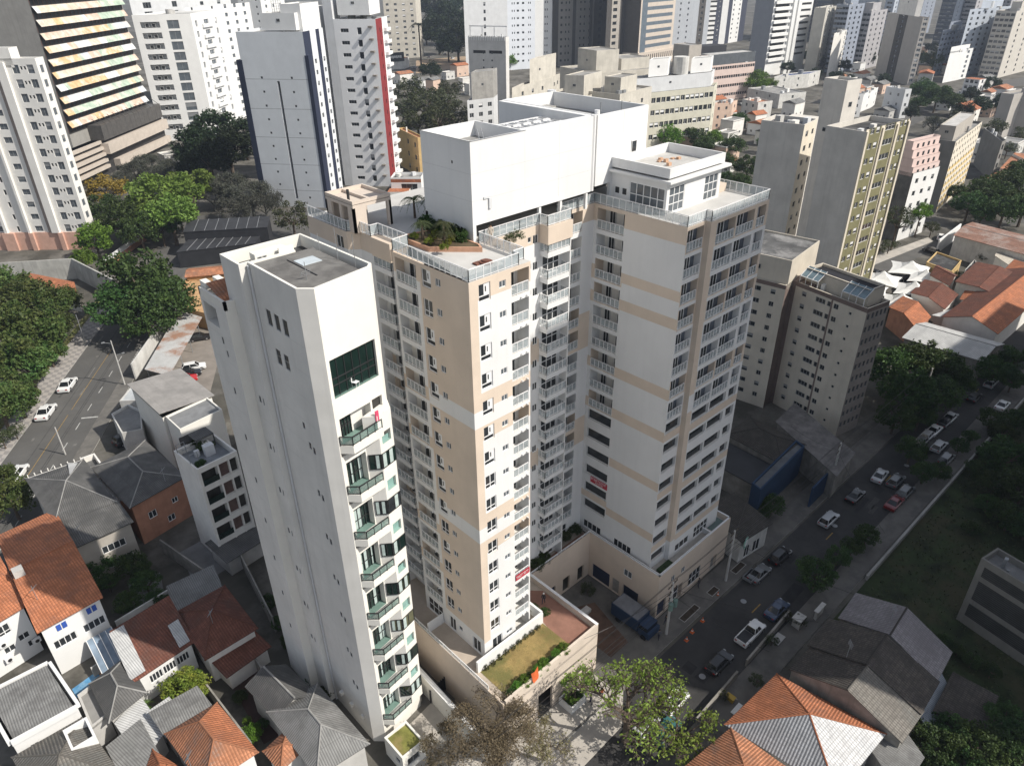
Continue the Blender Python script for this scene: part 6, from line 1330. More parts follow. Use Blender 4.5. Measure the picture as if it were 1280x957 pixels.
# right hand sunny houses
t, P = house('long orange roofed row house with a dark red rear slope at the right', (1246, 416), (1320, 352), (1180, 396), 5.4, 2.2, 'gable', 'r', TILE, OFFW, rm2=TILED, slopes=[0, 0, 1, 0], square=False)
house('grey white corrugated double warehouse on the edge of the shadow', (1226, 450), (1252, 430), (1131, 422), 5, 1.5, 'gable', 'l', CORRL, MW, square=False)
house('small orange gabled house beside the dun shaded flats', (1146, 410), (1162, 396), (1113, 384), 5, 1.2, 'gable', 'r', TILE, BRKO, square=False)
house('red roofed cottage below the white sails', (1180, 385), (1196, 368), (1140, 366), 4.4, 1.0, 'gable', 'r', TILED, OFFW, square=False)
house('low grey roof with an uneven white parapet left of the long orange roof', (1196, 400), (1222, 392), (1168, 396), 4, .5, 'mono', 'r', CORRL, LCONC, square=False)
house('red tiled cottage with a white gable between grey walls', (1186, 356), (1195, 344), (1164, 344), 5, 1.2, 'gable', 'l', TILED, OFFW, square=False)
house('ochre yellow shed with a dark flat roof in the sunny block', (1190, 340), (1202, 326), (1158, 328), 4, .3, 'flat', 'r', DROOF, mat('ochre_render', (.56, .40, .19)), square=False)
house('long pale grey warehouse wall with red eaves', (1252, 372), (1276, 346), (1196, 352), 6, .8, 'gable', 'r', TILED, OLDW, square=False)
house('small orange roof in front of the long dark red slope', (1232, 384), (1238, 372), (1202, 374), 4.6, .8, 'gable', 'r', TILE, OFFW, square=False)
house('rust red and grey warehouse roof at the right edge', (1290, 320), (1310, 302), (1194, 294), 6.5, 1.0, 'gable', 'l', CORRR, OLDW, square=False)
house('cream roofed shed at the right edge below the rusty warehouse', (1290, 350), (1300, 326), (1244, 322), 4.5, .6, 'mono', 'r', mat('cream_sheet', (.55, .50, .42), .7, .1, .5, kind='corr'), OFFW, square=False)
house('orange roofed house at the right edge of the sunny block', (1300, 362), (1310, 350), (1258, 336), 5, 1.2, 'gable', 'r', TILE, OFFW, square=False)
house('black roofed cubic house in the sunny block', (1218, 352), (1230, 338), (1206, 338), 5, .2, 'flat', 'r', DROOF, OLDW, square=False)
a, b = at(1169, 318, 0), at(1196, 297, 0); wall_thing('boundary_wall', 'bright white wall facing the side street by the rusty warehouse', [((a.x, a.y), (b.x, b.y))], 0, 4.5, .4, WHITE)
SAIL = mat('sail_cloth', (.68, .68, .66), .8, .04, .5)
for i, (u, v, r, wh) in enumerate([(1138, 335, 5.2, 'largest and farthest'), (1103, 348, 4.6, 'left rear'), (1156, 346, 4.0, 'right rear'), (1142, 361, 4.4, 'right front'), (1126, 376, 4.4, 'nearest'), (1092, 360, 3.4, 'leftmost half hidden')]):
    c = at(u, v, 3.5); t = thing('shade_sail', f'{wh} white peaked shade sail over the parked cars', 'shade sail', (c.x, c.y, 0), 'white shade sails over the car park'); mb = MB(); K = []
    for s_, z in ((.02, 5.6), (.2, 4.7), (.5, 3.8), (.8, 3.3), (1.0, 3.05)):
        row = []
        for sd in range(4):
            for q_ in range(4):
                w_ = q_ / 4; p0 = (1, -1); x, y = 1, -1 + 2 * w_
                bow = 1 - (.16 * math.sin(math.pi * w_) if s_ > .3 else 0); x *= bow
                a_ = sd * math.pi / 2 + .3; row.append((c.x + r * s_ * (x * math.cos(a_) - y * math.sin(a_)), c.y + r * s_ * (x * math.sin(a_) + y * math.cos(a_)), z + (.25 * math.sin(math.pi * w_) * s_)))
        K.append(row)
    for j in range(4):
        for k in range(16): k2 = (k + 1) % 16; mb.face([K[j + 1][k], K[j + 1][k2], K[j][k2], K[j][k]])
    o = mb.build('canopy', [SAIL], t); mb = MB(); mb.bar((c.x, c.y, 0), (c.x, c.y, 5.4), .1, 0, 6); mb.build('mast', [METG], t)
mb = MB(); c = at(1121, 378, 2); mb.face([(c.x - 2, c.y - 1.5, 2), (c.x + 2, c.y - 1.5, 1.6), (c.x + 2, c.y + 1.5, 2.4), (c.x - 2, c.y + 1.5, 2.2)]); o = mb.build('tarpaulin', [mat('bright_blue_tarp', (.03, .20, .60), .5, .1, 1)]); tag(o, 'bright blue tarpaulin beside the small orange gabled house', 'tarpaulin'); SOL.append(o)
# blue painted yard
P = px((90, 861), (122, 838), (150, 822), (140, 840), (118, 858), (96, 872)); sheet('yard_floor', P, .03, mat('blue_yard_paint', (.09, .26, .46), .8, .25, .5, col2=(.22, .36, .48)))
P = px((120, 838), (150, 818), (153, 845), (130, 850)); sheet('yard_floor', P, .045, mat('orange_earth', (.42, .24, .13), .9, .2, .6))
sheet('yard_floor', px((286, 850), (325, 815), (370, 905), (330, 930)), .02, mat('dark_red_yard', (.06, .035, .03), .9, .3, .4))
sheet('yard_floor', px((160, 730), (200, 715), (215, 790), (180, 800)), .02, mat('grey_yard', (.20, .20, .20), .9, .2, .4))
sheet('yard_floor', px((225, 690), (280, 660), (300, 700), (245, 735)), .02, mat('grey_yard', (.20, .20, .20)))
a, b = at(870, 905, 0), at(985, 770, 0); wall_thing('front_garden_wall', 'low dark street wall in front of the gabled row', [((a.x, a.y), (a.x + (b.x - a.x) * .4, a.y + (b.y - a.y) * .4)), ((a.x + (b.x - a.x) * .5, a.y + (b.y - a.y) * .5), (b.x, b.y))], 0, 1.2, .25, MW)
wall_thing('retaining_wall', 'long low concrete wall between the shaded street and the grassy lot', [((88, 20.6), (188, 19.6))], 0, .9, .35, CONC)
for i, (p, q, h_, lab) in enumerate([((205, 690), (262, 730), 2.6, 'stained yard wall behind the terraced white block'), ((150, 792), (215, 752), 2.4, 'pale garden wall above the red brown tile roof'), ((318, 830), (372, 915), 2.6, 'dark yard wall beside the long grey corrugated house'), ((262, 868), (318, 942), 2.2, 'mossy wall between the orange hip and the dark red yard'), ((118, 845), (152, 822), 1.6, 'low white wall of the blue painted yard'), ((300, 700), (345, 790), 3.0, 'long side wall along the planting by the cream tower'), ((100, 912), (128, 955), 3.2, 'white party wall right of the light well')]):
    a, b = at(*p, 0), at(*q, 0); wall_thing('yard_wall', lab, [((a.x, a.y), (b.x, b.y))], 0, h_, .2, OLDW if i in (1, 4, 6) else MW)
# filler houses between the far towers
random.seed(11); k = 0; TAK = []; FILL = {}
ZN = ['below the pink office block', 'near the hazy crossing', 'right of the long window slab', 'by the dark grove', 'below the thick banded tower', 'below the pale blue tower', 'by the right edge trees', 'behind the old concrete roofs', 'by the square of bare trees', 'behind the olive panelled block']
kinds = ['orange tiled', 'grey roofed', 'red brown tiled', 'pale flat roofed']
for zi, (u0, u1, v0, v1, n) in enumerate([(890, 1050, 135, 215, 22), (1150, 1285, 105, 160, 14), (850, 945, 160, 205, 7), (490, 600, 84, 125, 11), (1030, 1110, 60, 112, 14), (1140, 1230, 56, 100, 14), (1215, 1290, 190, 250, 6), (660, 760, 90, 130, 3), (215, 290, 200, 222, 2), (1050, 1110, 112, 165, 8)]):
    for i in range(n):
        u, v = random.uniform(u0, u1), random.uniform(v0, v1); c = at(u, v, 0)
        if any((c - q).length < 12.5 for q in TAK): continue
        TAK.append(c); s = random.uniform(4, 6.5); a = random.choice([0, 0, .3, -.2]); ca, sa = math.cos(a), math.sin(a)
        e = random.uniform(4.5, 8); ki = random.randrange(4); P = [(c.x + x * ca - y * sa, c.y + x * sa + y * ca) for x, y in ((-s, -s * .7), (s, -s * .7), (s, s * .7), (-s, s * .7))]
        t = thing('house', '', 'house', (c.x, c.y, 0)); FILL.setdefault(f'small {kinds[ki]} house {ZN[zi]}', []).append((u, t)); mb = MB(); f = Facade(t, P[0], P[1], 0, e); g_ = Facade(t, P[3], P[0], 0, e)
        for uu in (.25, .7): f.window(f.L * uu, 1.2, 1.4, 1.3, 'slide', METW, GLD, .15); g_.window(g_.L * uu, 1.2, 1.2, 1.2, 'slide', METW, GLD, .15)
        f.wall(mb); g_.wall(mb)
        for x, y in ((1, 2), (2, 3)): mb.quv((*P[x], 0), (*P[y], 0), (*P[y], e), (*P[x], e))
        mb.build('wall', [random.choice([WHITE, OFFW, OLDW, MATS['salmon_render'], LCONC])], t)
        rb = MB(); m = [TILE, CORR, TILEO, GROOF][ki]
        if ki == 3: parapet_roof(rb, P, e - .2, e + .4, .3, 1, 0, True); rb.build('roof', [m, OFFW], t)
        else:
            Q = inset(P, -.4); g0 = (Q[0] + Q[3]) / 2; g1 = (Q[1] + Q[2]) / 2; h = e + 1.6
            rb.quv((*Q[0], e), (*Q[1], e), (*g1, h), (*g0, h)); rb.quv((*Q[2], e), (*Q[3], e), (*g0, h), (*g1, h)); rb.face([(*Q[1], e), (*Q[2], e), (*g1, h)]); rb.face([(*Q[3], e), (*Q[0], e), (*g0, h)]); rb.build('roof', [m], t)
for z_, L_ in FILL.items():
    L_.sort(key=lambda q: q[0])
    for i, (u, t) in enumerate(L_): t['label'] = z_ + (f', {["leftmost", "second from the left", "third from the left", "fourth from the left", "fifth from the left", "sixth from the left", "seventh from the left", "eighth from the left", "ninth from the left"][i]}' if len(L_) > 1 else '')
for o in SOL:
    md = o.modifiers.new('thickness', 'SOLIDIFY'); md.thickness = .12; md.offset = -1
# ------------------------------------------------------------------ trees and shrubs
ORD = ['leftmost', 'second from the left', 'third from the left', 'fourth from the left', 'fifth from the left', 'sixth from the left', 'seventh from the left', 'eighth from the left', 'ninth from the left', 'tenth from the left', 'eleventh from the left', 'twelfth from the left', 'thirteenth from the left', 'fourteenth from the left']
LM = {'dense': leafmat('leaf_dense', (.024, .054, .014), (.065, .105, .026)), 'light': leafmat('leaf_light', (.085, .135, .025), (.15, .21, .04)), 'yellow': leafmat('leaf_yellow', (.24, .19, .03), (.34, .27, .045)),
      'dark': leafmat('leaf_dark', (.012, .022, .010), (.028, .045, .016)), 'grey': leafmat('twig_grey', (.05, .054, .042), (.085, .09, .068)), 'olive': leafmat('leaf_olive', (.035, .045, .02), (.075, .085, .035)),
      'bright': leafmat('leaf_bright', (.06, .13, .015), (.14, .24, .03)), 'mango': leafmat('leaf_mango', (.036, .082, .017), (.105, .13, .038)), 'brown': leafmat('twig_brown', (.13, .11, .06), (.21, .18, .10)), 'shrubyg': leafmat('leaf_yellow_green', (.10, .15, .02), (.22, .21, .035)),
      'spring': leafmat('leaf_spring', (.11, .19, .025), (.20, .29, .05))}
def leaf(mb, p, s, rnd, elong=1.6):
    d = Vector((rnd.uniform(-1, 1), rnd.uniform(-1, 1), rnd.uniform(-.5, .9))).normalized(); e = d.cross(Vector((rnd.uniform(-1, 1), rnd.uniform(-1, 1), rnd.uniform(-1, 1)))).normalized()
    a = d * s * elong * .5; b = e * s * .5
    mb.face([p - a, p + b * .9 - a * .1, p + a, p - b * .9 + a * .1])
def crown_mesh(kind, seed, clumps=46, per=64, ls=.46, flat=.78, R=5.0, spread=.30):
    rnd = random.Random(seed); mb = MB(); C = []
    for i in range(clumps):
        z = rnd.uniform(-.55, 1); a = rnd.uniform(0, 6.283); q = math.sqrt(max(0, 1 - z * z)); r = rnd.uniform(.52, .95)
        C.append((Vector((q * math.cos(a), q * math.sin(a), z * flat)) * R * r, R * spread * rnd.uniform(.6, 1.25)))
    for c, r in C:
        for k in range(per):
            v = Vector((rnd.gauss(0, 1), rnd.gauss(0, 1), rnd.gauss(0, 1))).normalized() * r * rnd.uniform(.55, 1.08); v.z *= .75
            leaf(mb, c + v, ls * rnd.uniform(.6, 1.3), rnd)
    return mb.mesh('crown', LM[kind]), C
def limb_mesh(C, R, th=.34, base=-6.0, n=9, seed=1):
    rnd = random.Random(seed); mb = MB(); fork = Vector((0, 0, base * .35)); mb.bar((0, 0, base * 1.25), fork, th * 1.15, 0, 7, th * .8)
    for c, r in rnd.sample(C, min(n, len(C))):
        m = fork.lerp(c, .5) + Vector((rnd.uniform(-.3, .3), rnd.uniform(-.3, .3), .4)); mb.bar(fork, m, th * .5, 0, 5, th * .32); mb.bar(m, c * .95, th * .3, 0, 5, th * .08)
    return mb.mesh('trunk', BARK)
def twig_crown(kind, seed, R=5.0, leaves=.0, ls=.3, lk=None, levels=5, dens=3, nleaf=5):
    """bare branching crown: recursive limbs, fine twigs, optional leaf tufts"""
    rnd = random.Random(seed); tm = MB(); lf = MB()
    def grow(p, d, L, r, lv):
        q = p + d * L; tm.bar(p, q, r, 0, 5 if lv > 2 else 3, r * .68)
        if lv == 0:
            if rnd.random() < leaves:
                for _ in range(nleaf): leaf(lf, q + Vector((rnd.gauss(0, .3), rnd.gauss(0, .3), rnd.gauss(0, .22))) * R / 5, ls * rnd.uniform(.6, 1.3), rnd)
            return
        for _ in range(dens if lv > 1 else dens + 1):
            nd = (d * 1.0 + Vector((rnd.gauss(0, .55), rnd.gauss(0, .55), rnd.gauss(.12, .34)))).normalized(); grow(q - d * L * rnd.uniform(0, .35), nd, L * rnd.uniform(.66, .86), r * .62, lv - 1)
    for k in range(4):
        a = k * 1.57 + rnd.uniform(-.4, .4); grow(Vector((0, 0, -R * .75)), Vector((math.cos(a) * .8, math.sin(a) * .8, .75)).normalized(), R * .42, R * (.034 if kind == 'brown' else .045), levels)
    tm.bar((0, 0, -R * 1.7), (0, 0, -R * .7), R * .075, 0, 7, R * .06)
    return tm.mesh('trunk', BARK if kind != 'grey' and kind != 'brown' else mat('brown_twigs', (.22, .18, .13), .95, .25, 2) if kind == 'brown' else mat('grey_bark', (.12, .118, .105), .95, .25, 2)), (lf.mesh('crown', LM[lk or kind]) if lf.f else None)
CR = {}
def crown(kind, i):
    k = (kind, i % 3)
    if k not in CR:
        s = hash(kind) % 1 + i % 3 + len(kind) * 7
        if kind == 'grey': CR[k] = twig_crown('grey', s, 5, .9, .22, 'grey', 5, 3, 4)[::-1]
        elif kind == 'light': m, C = crown_mesh(kind, s, 60, 60, .40, .6, 5, .24); CR[k] = (m, limb_mesh(C, 5, seed=s))
        elif kind == 'yellow': m, C = crown_mesh(kind, s, 40, 50, .40, .6, 5, .22); CR[k] = (m, limb_mesh(C, 5, seed=s))
        elif kind == 'olive': m, C = crown_mesh(kind, s, 40, 44, .36, .8, 5, .26); CR[k] = (m, limb_mesh(C, 5, n=16, seed=s))
        else: m, C = crown_mesh(kind, s, 58, 84, .36, .78, 5, .26); CR[k] = (m, limb_mesh(C, 5, seed=s))
    return CR[k]
TREES = []
rt = random.Random(3)
def tree(u, v, rp, kind, zone, name='tree', hk=1.15, sq=1.0):
    z = 5.0
    for _ in range(5): c = at(u, v, z); r = rp * 1.17 * dist(c) / FPX; z = max(r * hk, 1.0)
    t = thing(name, zone, name.replace('_', ' '), (c.x, c.y, 0)); cm, lm_ = crown(kind, len(TREES)); s = r / 5.0; rz = rt.uniform(0, 6.28)
    if cm: place(cm, 'crown', t, (c.x, c.y, z), rz, (s, s, s * sq * rt.uniform(.9, 1.1)))
    place(lm_, 'trunk', t, (c.x, c.y, z), rz, (s, s, z / 5.9 if name == 'tree' and kind != 'grey' else s))
    TREES.append((u, zone, t)); return t
T = lambda zone, kind, L, **k: [tree(u, v, r, kind, zone, **k) for u, v, r in L]
T('broad leafy tree in the dark grove left of the avenue', 'mango', [(0, 360, 30), (32, 372, 30), (62, 380, 24), (14, 412, 36), (46, 416, 30), (4, 455, 36), (34, 458, 28), (-2, 505, 30), (22, 498, 22), (80, 376, 18), (70, 408, 20), (60, 438, 18)])
T('low shrub on the verge along the avenue grove', 'olive', [(2, 548, 12), (18, 538, 10)], name='shrub')
T('big dark green tree overhanging the avenue', 'dense', [(172, 352, 40), (148, 385, 30), (200, 375, 34), (182, 398, 28)])
T('golden yellow tree in front of the louvred office block', 'yellow', [(134, 236, 24)])
T('bright light green tree in the square below the white slab tower', 'light', [(205, 240, 36), (238, 232, 28), (212, 268, 30), (178, 262, 26)])
T('olive green tree beneath the golden yellow tree', 'dense', [(128, 262, 20), (150, 276, 24), (174, 288, 22), (200, 282, 20), (225, 272, 16)])
T('small leafy tree beside the salmon base', 'bright', [(118, 298, 20), (104, 322, 13)])
T('very dark tree below the white grid end wall', 'dark', [(268, 165, 30), (248, 182, 26), (285, 185, 30), (304, 170, 22), (262, 200, 24), (240, 205, 18)])
T('grey bare twigged tree before the blue edged tower', 'grey', [(285, 228, 24), (312, 238, 26), (298, 255, 24), (330, 250, 20), (264, 240, 18)])
T('grey bare twigged tree by the louvred office podium', 'grey', [(165, 212, 16), (182, 200, 16), (152, 222, 14), (230, 190, 15), (215, 205, 16), (200, 212, 14)])
T('olive grey tree beside the roof pavilion', 'olive', [(365, 272, 20)])
T('dark tree on the wooded slope at the top centre', 'dark', [(540, 12, 22), (560, 26, 22), (578, 14, 18), (548, 40, 20), (572, 48, 20), (532, 36, 14), (586, 38, 14), (560, 58, 14)])
T('dark round tree by the dirt car park', 'dark', [(538, 88, 12)])
T('dark tree in the grove behind the ochre house', 'olive', [(512, 116, 20), (532, 130, 22), (554, 126, 20), (545, 152, 22), (522, 152, 20), (570, 145, 18), (508, 138, 16), (562, 112, 14)])
T('roof garden shrub on the old concrete roof', 'bright', [(637, 76, 8), (652, 74, 7)], name='shrub')
T('bright green street tree right of the rooftop block', 'bright', [(835, 170, 16), (892, 172, 10), (946, 102, 14), (962, 106, 9)])
T('dark street tree right of the rooftop block', 'dense', [(868, 172, 13), (880, 182, 13), (916, 182, 14), (935, 208, 15), (925, 228, 13), (906, 200, 12)])
T('small tree in the hazy distance', 'dark', [(1030, 78, 8), (1056, 82, 8), (1180, 120, 12), (1020, 92, 7), (1215, 118, 10), (1240, 105, 10), (995, 100, 6)])
T('green tree below the blank grey tower pair', 'dense', [(1166, 76, 12), (1155, 112, 14), (1172, 120, 15), (1192, 128, 12), (1150, 128, 10)])
T('brownish thin tree beside the red hipped roofs', 'grey', [(1170, 152, 13)])
T('dark leafy tree of the clump at the right edge', 'dense', [(1212, 256, 18), (1238, 240, 22), (1262, 232, 22), (1278, 218, 18), (1256, 262, 20), (1282, 255, 22), (1228, 268, 14), (1195, 240, 12)])
T('leaning thin tree on the lit side street', 'olive', [(1124, 272, 15)], hk=2.4)
T('green tree leaning over the lit side street', 'bright', [(1152, 264, 12)], hk=2.4)
T('low round tree on the lit side street', 'olive', [(1112, 306, 9), (1098, 312, 8), (1165, 285, 9)])
T('small pale green shrub between the sunny roofs', 'bright', [(1182, 371, 8), (1118, 372, 6)], name='shrub')
T('dark tree of the big shaded clump behind the parked cars', 'dense', [(1118, 462, 28), (1150, 452, 30), (1180, 462, 26), (1135, 490, 28), (1168, 492, 26), (1120, 520, 20), (1150, 520, 16), (1200, 478, 16)])
T('tree arching over the shaded street', 'dense', [(1140, 562, 16), (1156, 590, 14), (1244, 462, 18), (1270, 448, 18), (1266, 475, 14)])
T('round street tree on the kerb of the shaded street', 'dense', [(1021, 716, 21), (1048, 694, 13), (1066, 682, 12), (1084, 668, 13), (1200, 556, 10), (1214, 545, 9), (1240, 522, 13), (1176, 588, 11)])
T('dark bush in the forecourt of the navy blue building', 'dense', [(966, 630, 14), (952, 640, 9), (1030, 545, 8)], name='shrub')
T('dark overgrown bush on the shaded lot', 'dense', [(1235, 630, 14), (1222, 585, 12), (1255, 540, 14), (1275, 525, 16), (1215, 660, 10), (1262, 570, 26), (1280, 610, 28), (1245, 605, 18), (1262, 648, 20), (1284, 660, 20), (1240, 565, 14)], hk=.8)
T('dark leafy tree at the bottom right corner', 'dense', [(1165, 935, 26), (1192, 915, 24), (1222, 935, 30), (1258, 905, 26), (1275, 945, 28), (1240, 880, 16), (1205, 960, 24), (1140, 955, 14)])
T('dark tree in the shaded back yards left of the cream tower', 'dense', [(122, 706, 17), (165, 708, 18), (182, 728, 16), (160, 752, 14), (195, 748, 12), (134, 728, 12)])
T('yellow green garden tree between the tiled houses', 'shrubyg', [(232, 858, 25)])
T('small bright green shrub in the dark red yard', 'bright', [(316, 914, 11), (309, 900, 5)], name='shrub')
T('leafy tree at the left edge beside the dark hipped roof', 'mango', [(12, 622, 26), (-6, 600, 22)])
T('dark hedge plant at the foot of the cream tower', 'dense', [(350, 778, 10), (362, 800, 10), (378, 822, 10), (392, 846, 9), (408, 864, 8), (336, 752, 9)], name='shrub')
T('small tree beside the banana plant', 'olive', [(188, 905, 11)])
T('shrub in the front gardens of the gabled row', 'olive', [(985, 770, 7), (965, 800, 8), (945, 850, 9), (1000, 775, 8), (905, 868, 6)], name='shrub')
T('leafy tree among the houses right of the long window slab', 'dense', [(925, 150, 10), (958, 178, 10), (985, 165, 9), (1012, 178, 9), (1042, 168, 8), (905, 222, 10)])
T('dark tree between the hazy far blocks', 'dark', [(1105, 100, 8), (1062, 102, 9), (1046, 96, 8), (1226, 132, 12), (1250, 128, 12), (1205, 140, 12), (1275, 130, 10), (1140, 140, 9)])
T('tree in the block behind the yellow fronted building', 'olive', [(1196, 150, 12), (1245, 160, 12), (1260, 185, 10), (1276, 168, 10)])
T('garden shrub between the low roofs at the bottom left', 'dense', [(206, 905, 9), (150, 880, 6), (246, 905, 7), (122, 905, 6), (300, 870, 8), (328, 905, 7), (196, 818, 7)], name='shrub')
T('garden shrub between the sunny roofs at the right', 'olive', [(1168, 378, 6), (1200, 345, 7), (1222, 338, 7), (1240, 345, 6), (1150, 398, 6), (1228, 322, 7)], name='shrub')
T('weedy bush along the foot of the shaded garage building', 'dense', [(1198, 812, 8), (1215, 825, 9), (1240, 838, 10), (1180, 800, 8)], name='shrub')
T('dark tree in the far haze between the skyline towers', 'dark', [(1010, 70, 8), (1038, 62, 8), (1085, 72, 8), (1150, 72, 8), (1212, 78, 9), (1100, 60, 7), (1165, 60, 7), (1240, 74, 8), (1120, 80, 8), (985, 84, 8)])
# big spring tree and brown twiggy tree in front
def hero_tree(u, v, R, kind, lk, label, leaves, ls, levels, dens, seed, squash=.8, nleaf=5, z=None):
    z = z or R * 1.35; c = at(u, v, z); t = thing('tree', label, 'tree', (c.x, c.y, 0)); tm, lf = twig_crown(kind, seed, R, leaves, ls, lk, levels, dens, nleaf)
    place(tm, 'trunk', t, (c.x, c.y, z), 0.6, (1, 1, squash)); 
    if lf: place(lf, 'crown', t, (c.x, c.y, z), 0.6, (1, 1, squash))
hero_tree(788, 868, 6.3, 'spring', 'spring', 'sparse tree with fresh yellow green leaves over the parked cars at the bottom', .22, .24, 5, 3, 5, .75, 7)
hero_tree(848, 902, 4.2, 'spring', 'spring', 'smaller sparse fresh green tree right of the big spring tree', .22, .24, 5, 3, 9, .75, 7)
hero_tree(720, 845, 2.6, 'spring', 'spring', 'small fresh green tree in front of the pale street wall', .35, .24, 4, 3, 12, .8, 6)
hero_tree(612, 902, 5.0, 'brown', 'brown', 'brown twiggy tree with hardly any leaves at the bottom centre', .6, .14, 6, 3, 21, .62, 5)
hero_tree(560, 930, 3.0, 'brown', 'brown', 'smaller brown twiggy tree left of the bottom centre tree', .4, .13, 5, 3, 23, .7, 6)
hero_tree(678, 920, 3.3, 'brown', 'brown', 'smaller brown twiggy tree right of the bottom centre tree', .35, .13, 5, 3, 24, .7, 5)
# palms
def palm_mesh(R, n=13, seed=1):
    rnd = random.Random(seed); mb = MB()
    for i in range(n):
        a = 6.283 * i / n + rnd.uniform(-.2, .2); up = rnd.uniform(.35, .95); d = Vector((math.cos(a), math.sin(a), 0)); s = Vector((-math.sin(a), math.cos(a), 0)); pr = Vector((0, 0, 0)); K = 7
        for k in range(1, K + 1):
            t = k / K; q = d * R * t * (1 - .15 * up) + Vector((0, 0, R * (up * t - (up + .45) * t * t))); wd = R * .22 * math.sin(min(1, t + .12) * 3.0)
            for sg in (1, -1):
                for j in (0, .5): p0 = pr.lerp(q, j); mb.face([p0, p0 + (q - pr) * .34, p0 + s * sg * wd + (q - pr) * .6 - Vector((0, 0, wd * .35))])
            pr = q
    return mb
def palm(label, loc, h, R, seed, kind='dense', name='palm_tree', tr=.12):
    t = thing(name, label, 'palm' if name == 'palm_tree' else 'plant', loc); m = palm_mesh(R, seed=seed); place(m.mesh('crown', LM[kind]), 'crown', t, (loc[0], loc[1], loc[2] + h)); k = MB(); k.bar((0, 0, 0), (0, 0, h), tr * 1.2, 0, 7, tr * .8); place(k.mesh('trunk', BARK), 'trunk', t, loc)
for i, (x, y, h, lab) in enumerate([(39.6, 54.6, 1.5, 'palm in the red edged roof planter, the nearer to the pavilion'), (40.6, 52.6, 1.7, 'palm in the red edged roof planter, the middle one'), (39.9, 51.6, 1.2, 'palm in the red edged roof planter, the nearest to the railing')]): palm(lab, (x, y, ZT + .4), h, 1.6, i + 3, 'olive')
for i, (x, y, lab) in enumerate([(43.8, 61.5, 'dark palm behind the roof pavilion, left one'), (45.4, 60.2, 'dark palm behind the roof pavilion, right one beside the white block')]): palm(lab, (x, y, ZT), 2.0, 2.1, i + 8)
c = at(527, 88, 0); palm('tall dark palm standing before the wooded slope', (c.x, c.y, 0), 34, 11, 4, 'dark', tr=.7)
c = at(176, 893, 2); palm('banana plant with broad pale green leaves among the small roofs', (c.x, c.y, 0), 3.2, 2.2, 6, 'bright', 'banana_plant', .16)
def shrub_at(x, y, z, r, kind, label, name='shrub', sq=1.0):
    t = thing(name, label, 'shrub', (x, y, z)); cm, lm_ = crown(kind, len(TREES)); s = r / 5; place(cm, 'crown', t, (x, y, z + r * .7), rt.uniform(0, 6), (s, s, s * sq)); TREES.append((prj_u(x, y, z), label, t)); place(lm_, 'trunk', t, (x, y, z + r * .7), 0, (s * .6, s * .6, s * .5))
def prj_u(x, y, z): d = Vector((x, y, z)) - CAM; return 640 + FPX * d.dot(RT) / d.dot(FW)
for y, r in ((57.2, .9), (56.2, .7), (55.2, .85), (54.0, .8), (52.6, .9), (51.6, .8)): shrub_at(42.0, y, ZT, r, 'dense', 'dark shrub along the left wall of the white rooftop block', sq=1.5)
for x, y, r in ((45, 48.2, .7), (46.2, 48.6, .8)): shrub_at(x, y, ZT, r, 'olive', 'shrub in the small planter near the rooftop block corner')
for i in range(7): shrub_at(39.0 + (i % 3) * 1.0, 50.6 + i * .75, ZT + .4, .45, 'shrubyg', 'low yellow green plant in the red edged roof planter')
for i in range(9): shrub_at(34.9 + i * 1.05, 38.2 + .1 * (i % 2), Z0, .55 + .15 * (i % 3), 'bright' if i % 3 else 'dense', 'plant along the street edge of the dry lawn')
for i in range(9): shrub_at(35.2 + i * 1.05, 42.6, Z0, .38, 'olive', 'small plant at the foot of the low white garden wall', sq=1.6)
for x, y, r in ((45.6, 43.5, .8), (45.2, 45.0, .7), (45.6, 47.8, .9), (46.4, 48.4, .8)): shrub_at(x, y, Z0, r, 'dense', 'shrub between the white garden wall and the red paved terrace')
for x, y, r in ((50.6, 49.8, 1.1), (52.2, 50.0, 1.0), (57.4, 51.0, .9), (59.4, 51.0, 1.0)): shrub_at(x, y, Z0, r, 'dense', 'dark plant at the shaded foot of the recessed facade')
for x, y, r in ((42.4, 36.0, .5), (43.2, 36.4, .6), (43.9, 35.9, .5)): shrub_at(x, y, .9, r, 'dense', 'dark plant in the square white planter')
for x, y in ((57.5, 46.5), (58.2, 41.5)): shrub_at(x, y, 0, 1.1, 'olive', 'young thin tree in the sunken court', 'tree', 1.6)
n, r_, fa, l = [Vector(p) for p in quad_from((246, 587), (296, 563), (217, 551), 16.5)]
for a, b, rr in ((.12, .08, .7), (.5, .55, 1.0), (.62, .5, .9), (.45, .85, .9), (.2, .12, .6)): p = n + (r_ - n) * a + (l - n) * b; shrub_at(p.x, p.y, 16.3, rr, 'dense', 'potted shrub on the planted terrace of the white terrace block')
for (u, v) in ((905, 328), (915, 334), (897, 325), (925, 340)): c = at(u, v, 26); shrub_at(c.x, c.y, 25, 1.1, 'dense', 'terrace plant on the shaded dun wing')
# labels of look-alikes get their order from the left
by = {}
for u, z, t in TREES: by.setdefault(z, []).append((u, t))
for z, L in by.items():
    if len(L) < 2: continue
    L.sort(key=lambda q: q[0])
    for i, (u, t) in enumerate(L): t['label'] = f'{z}, {ORD[i]}'; t['group'] = z.split(',')[0]
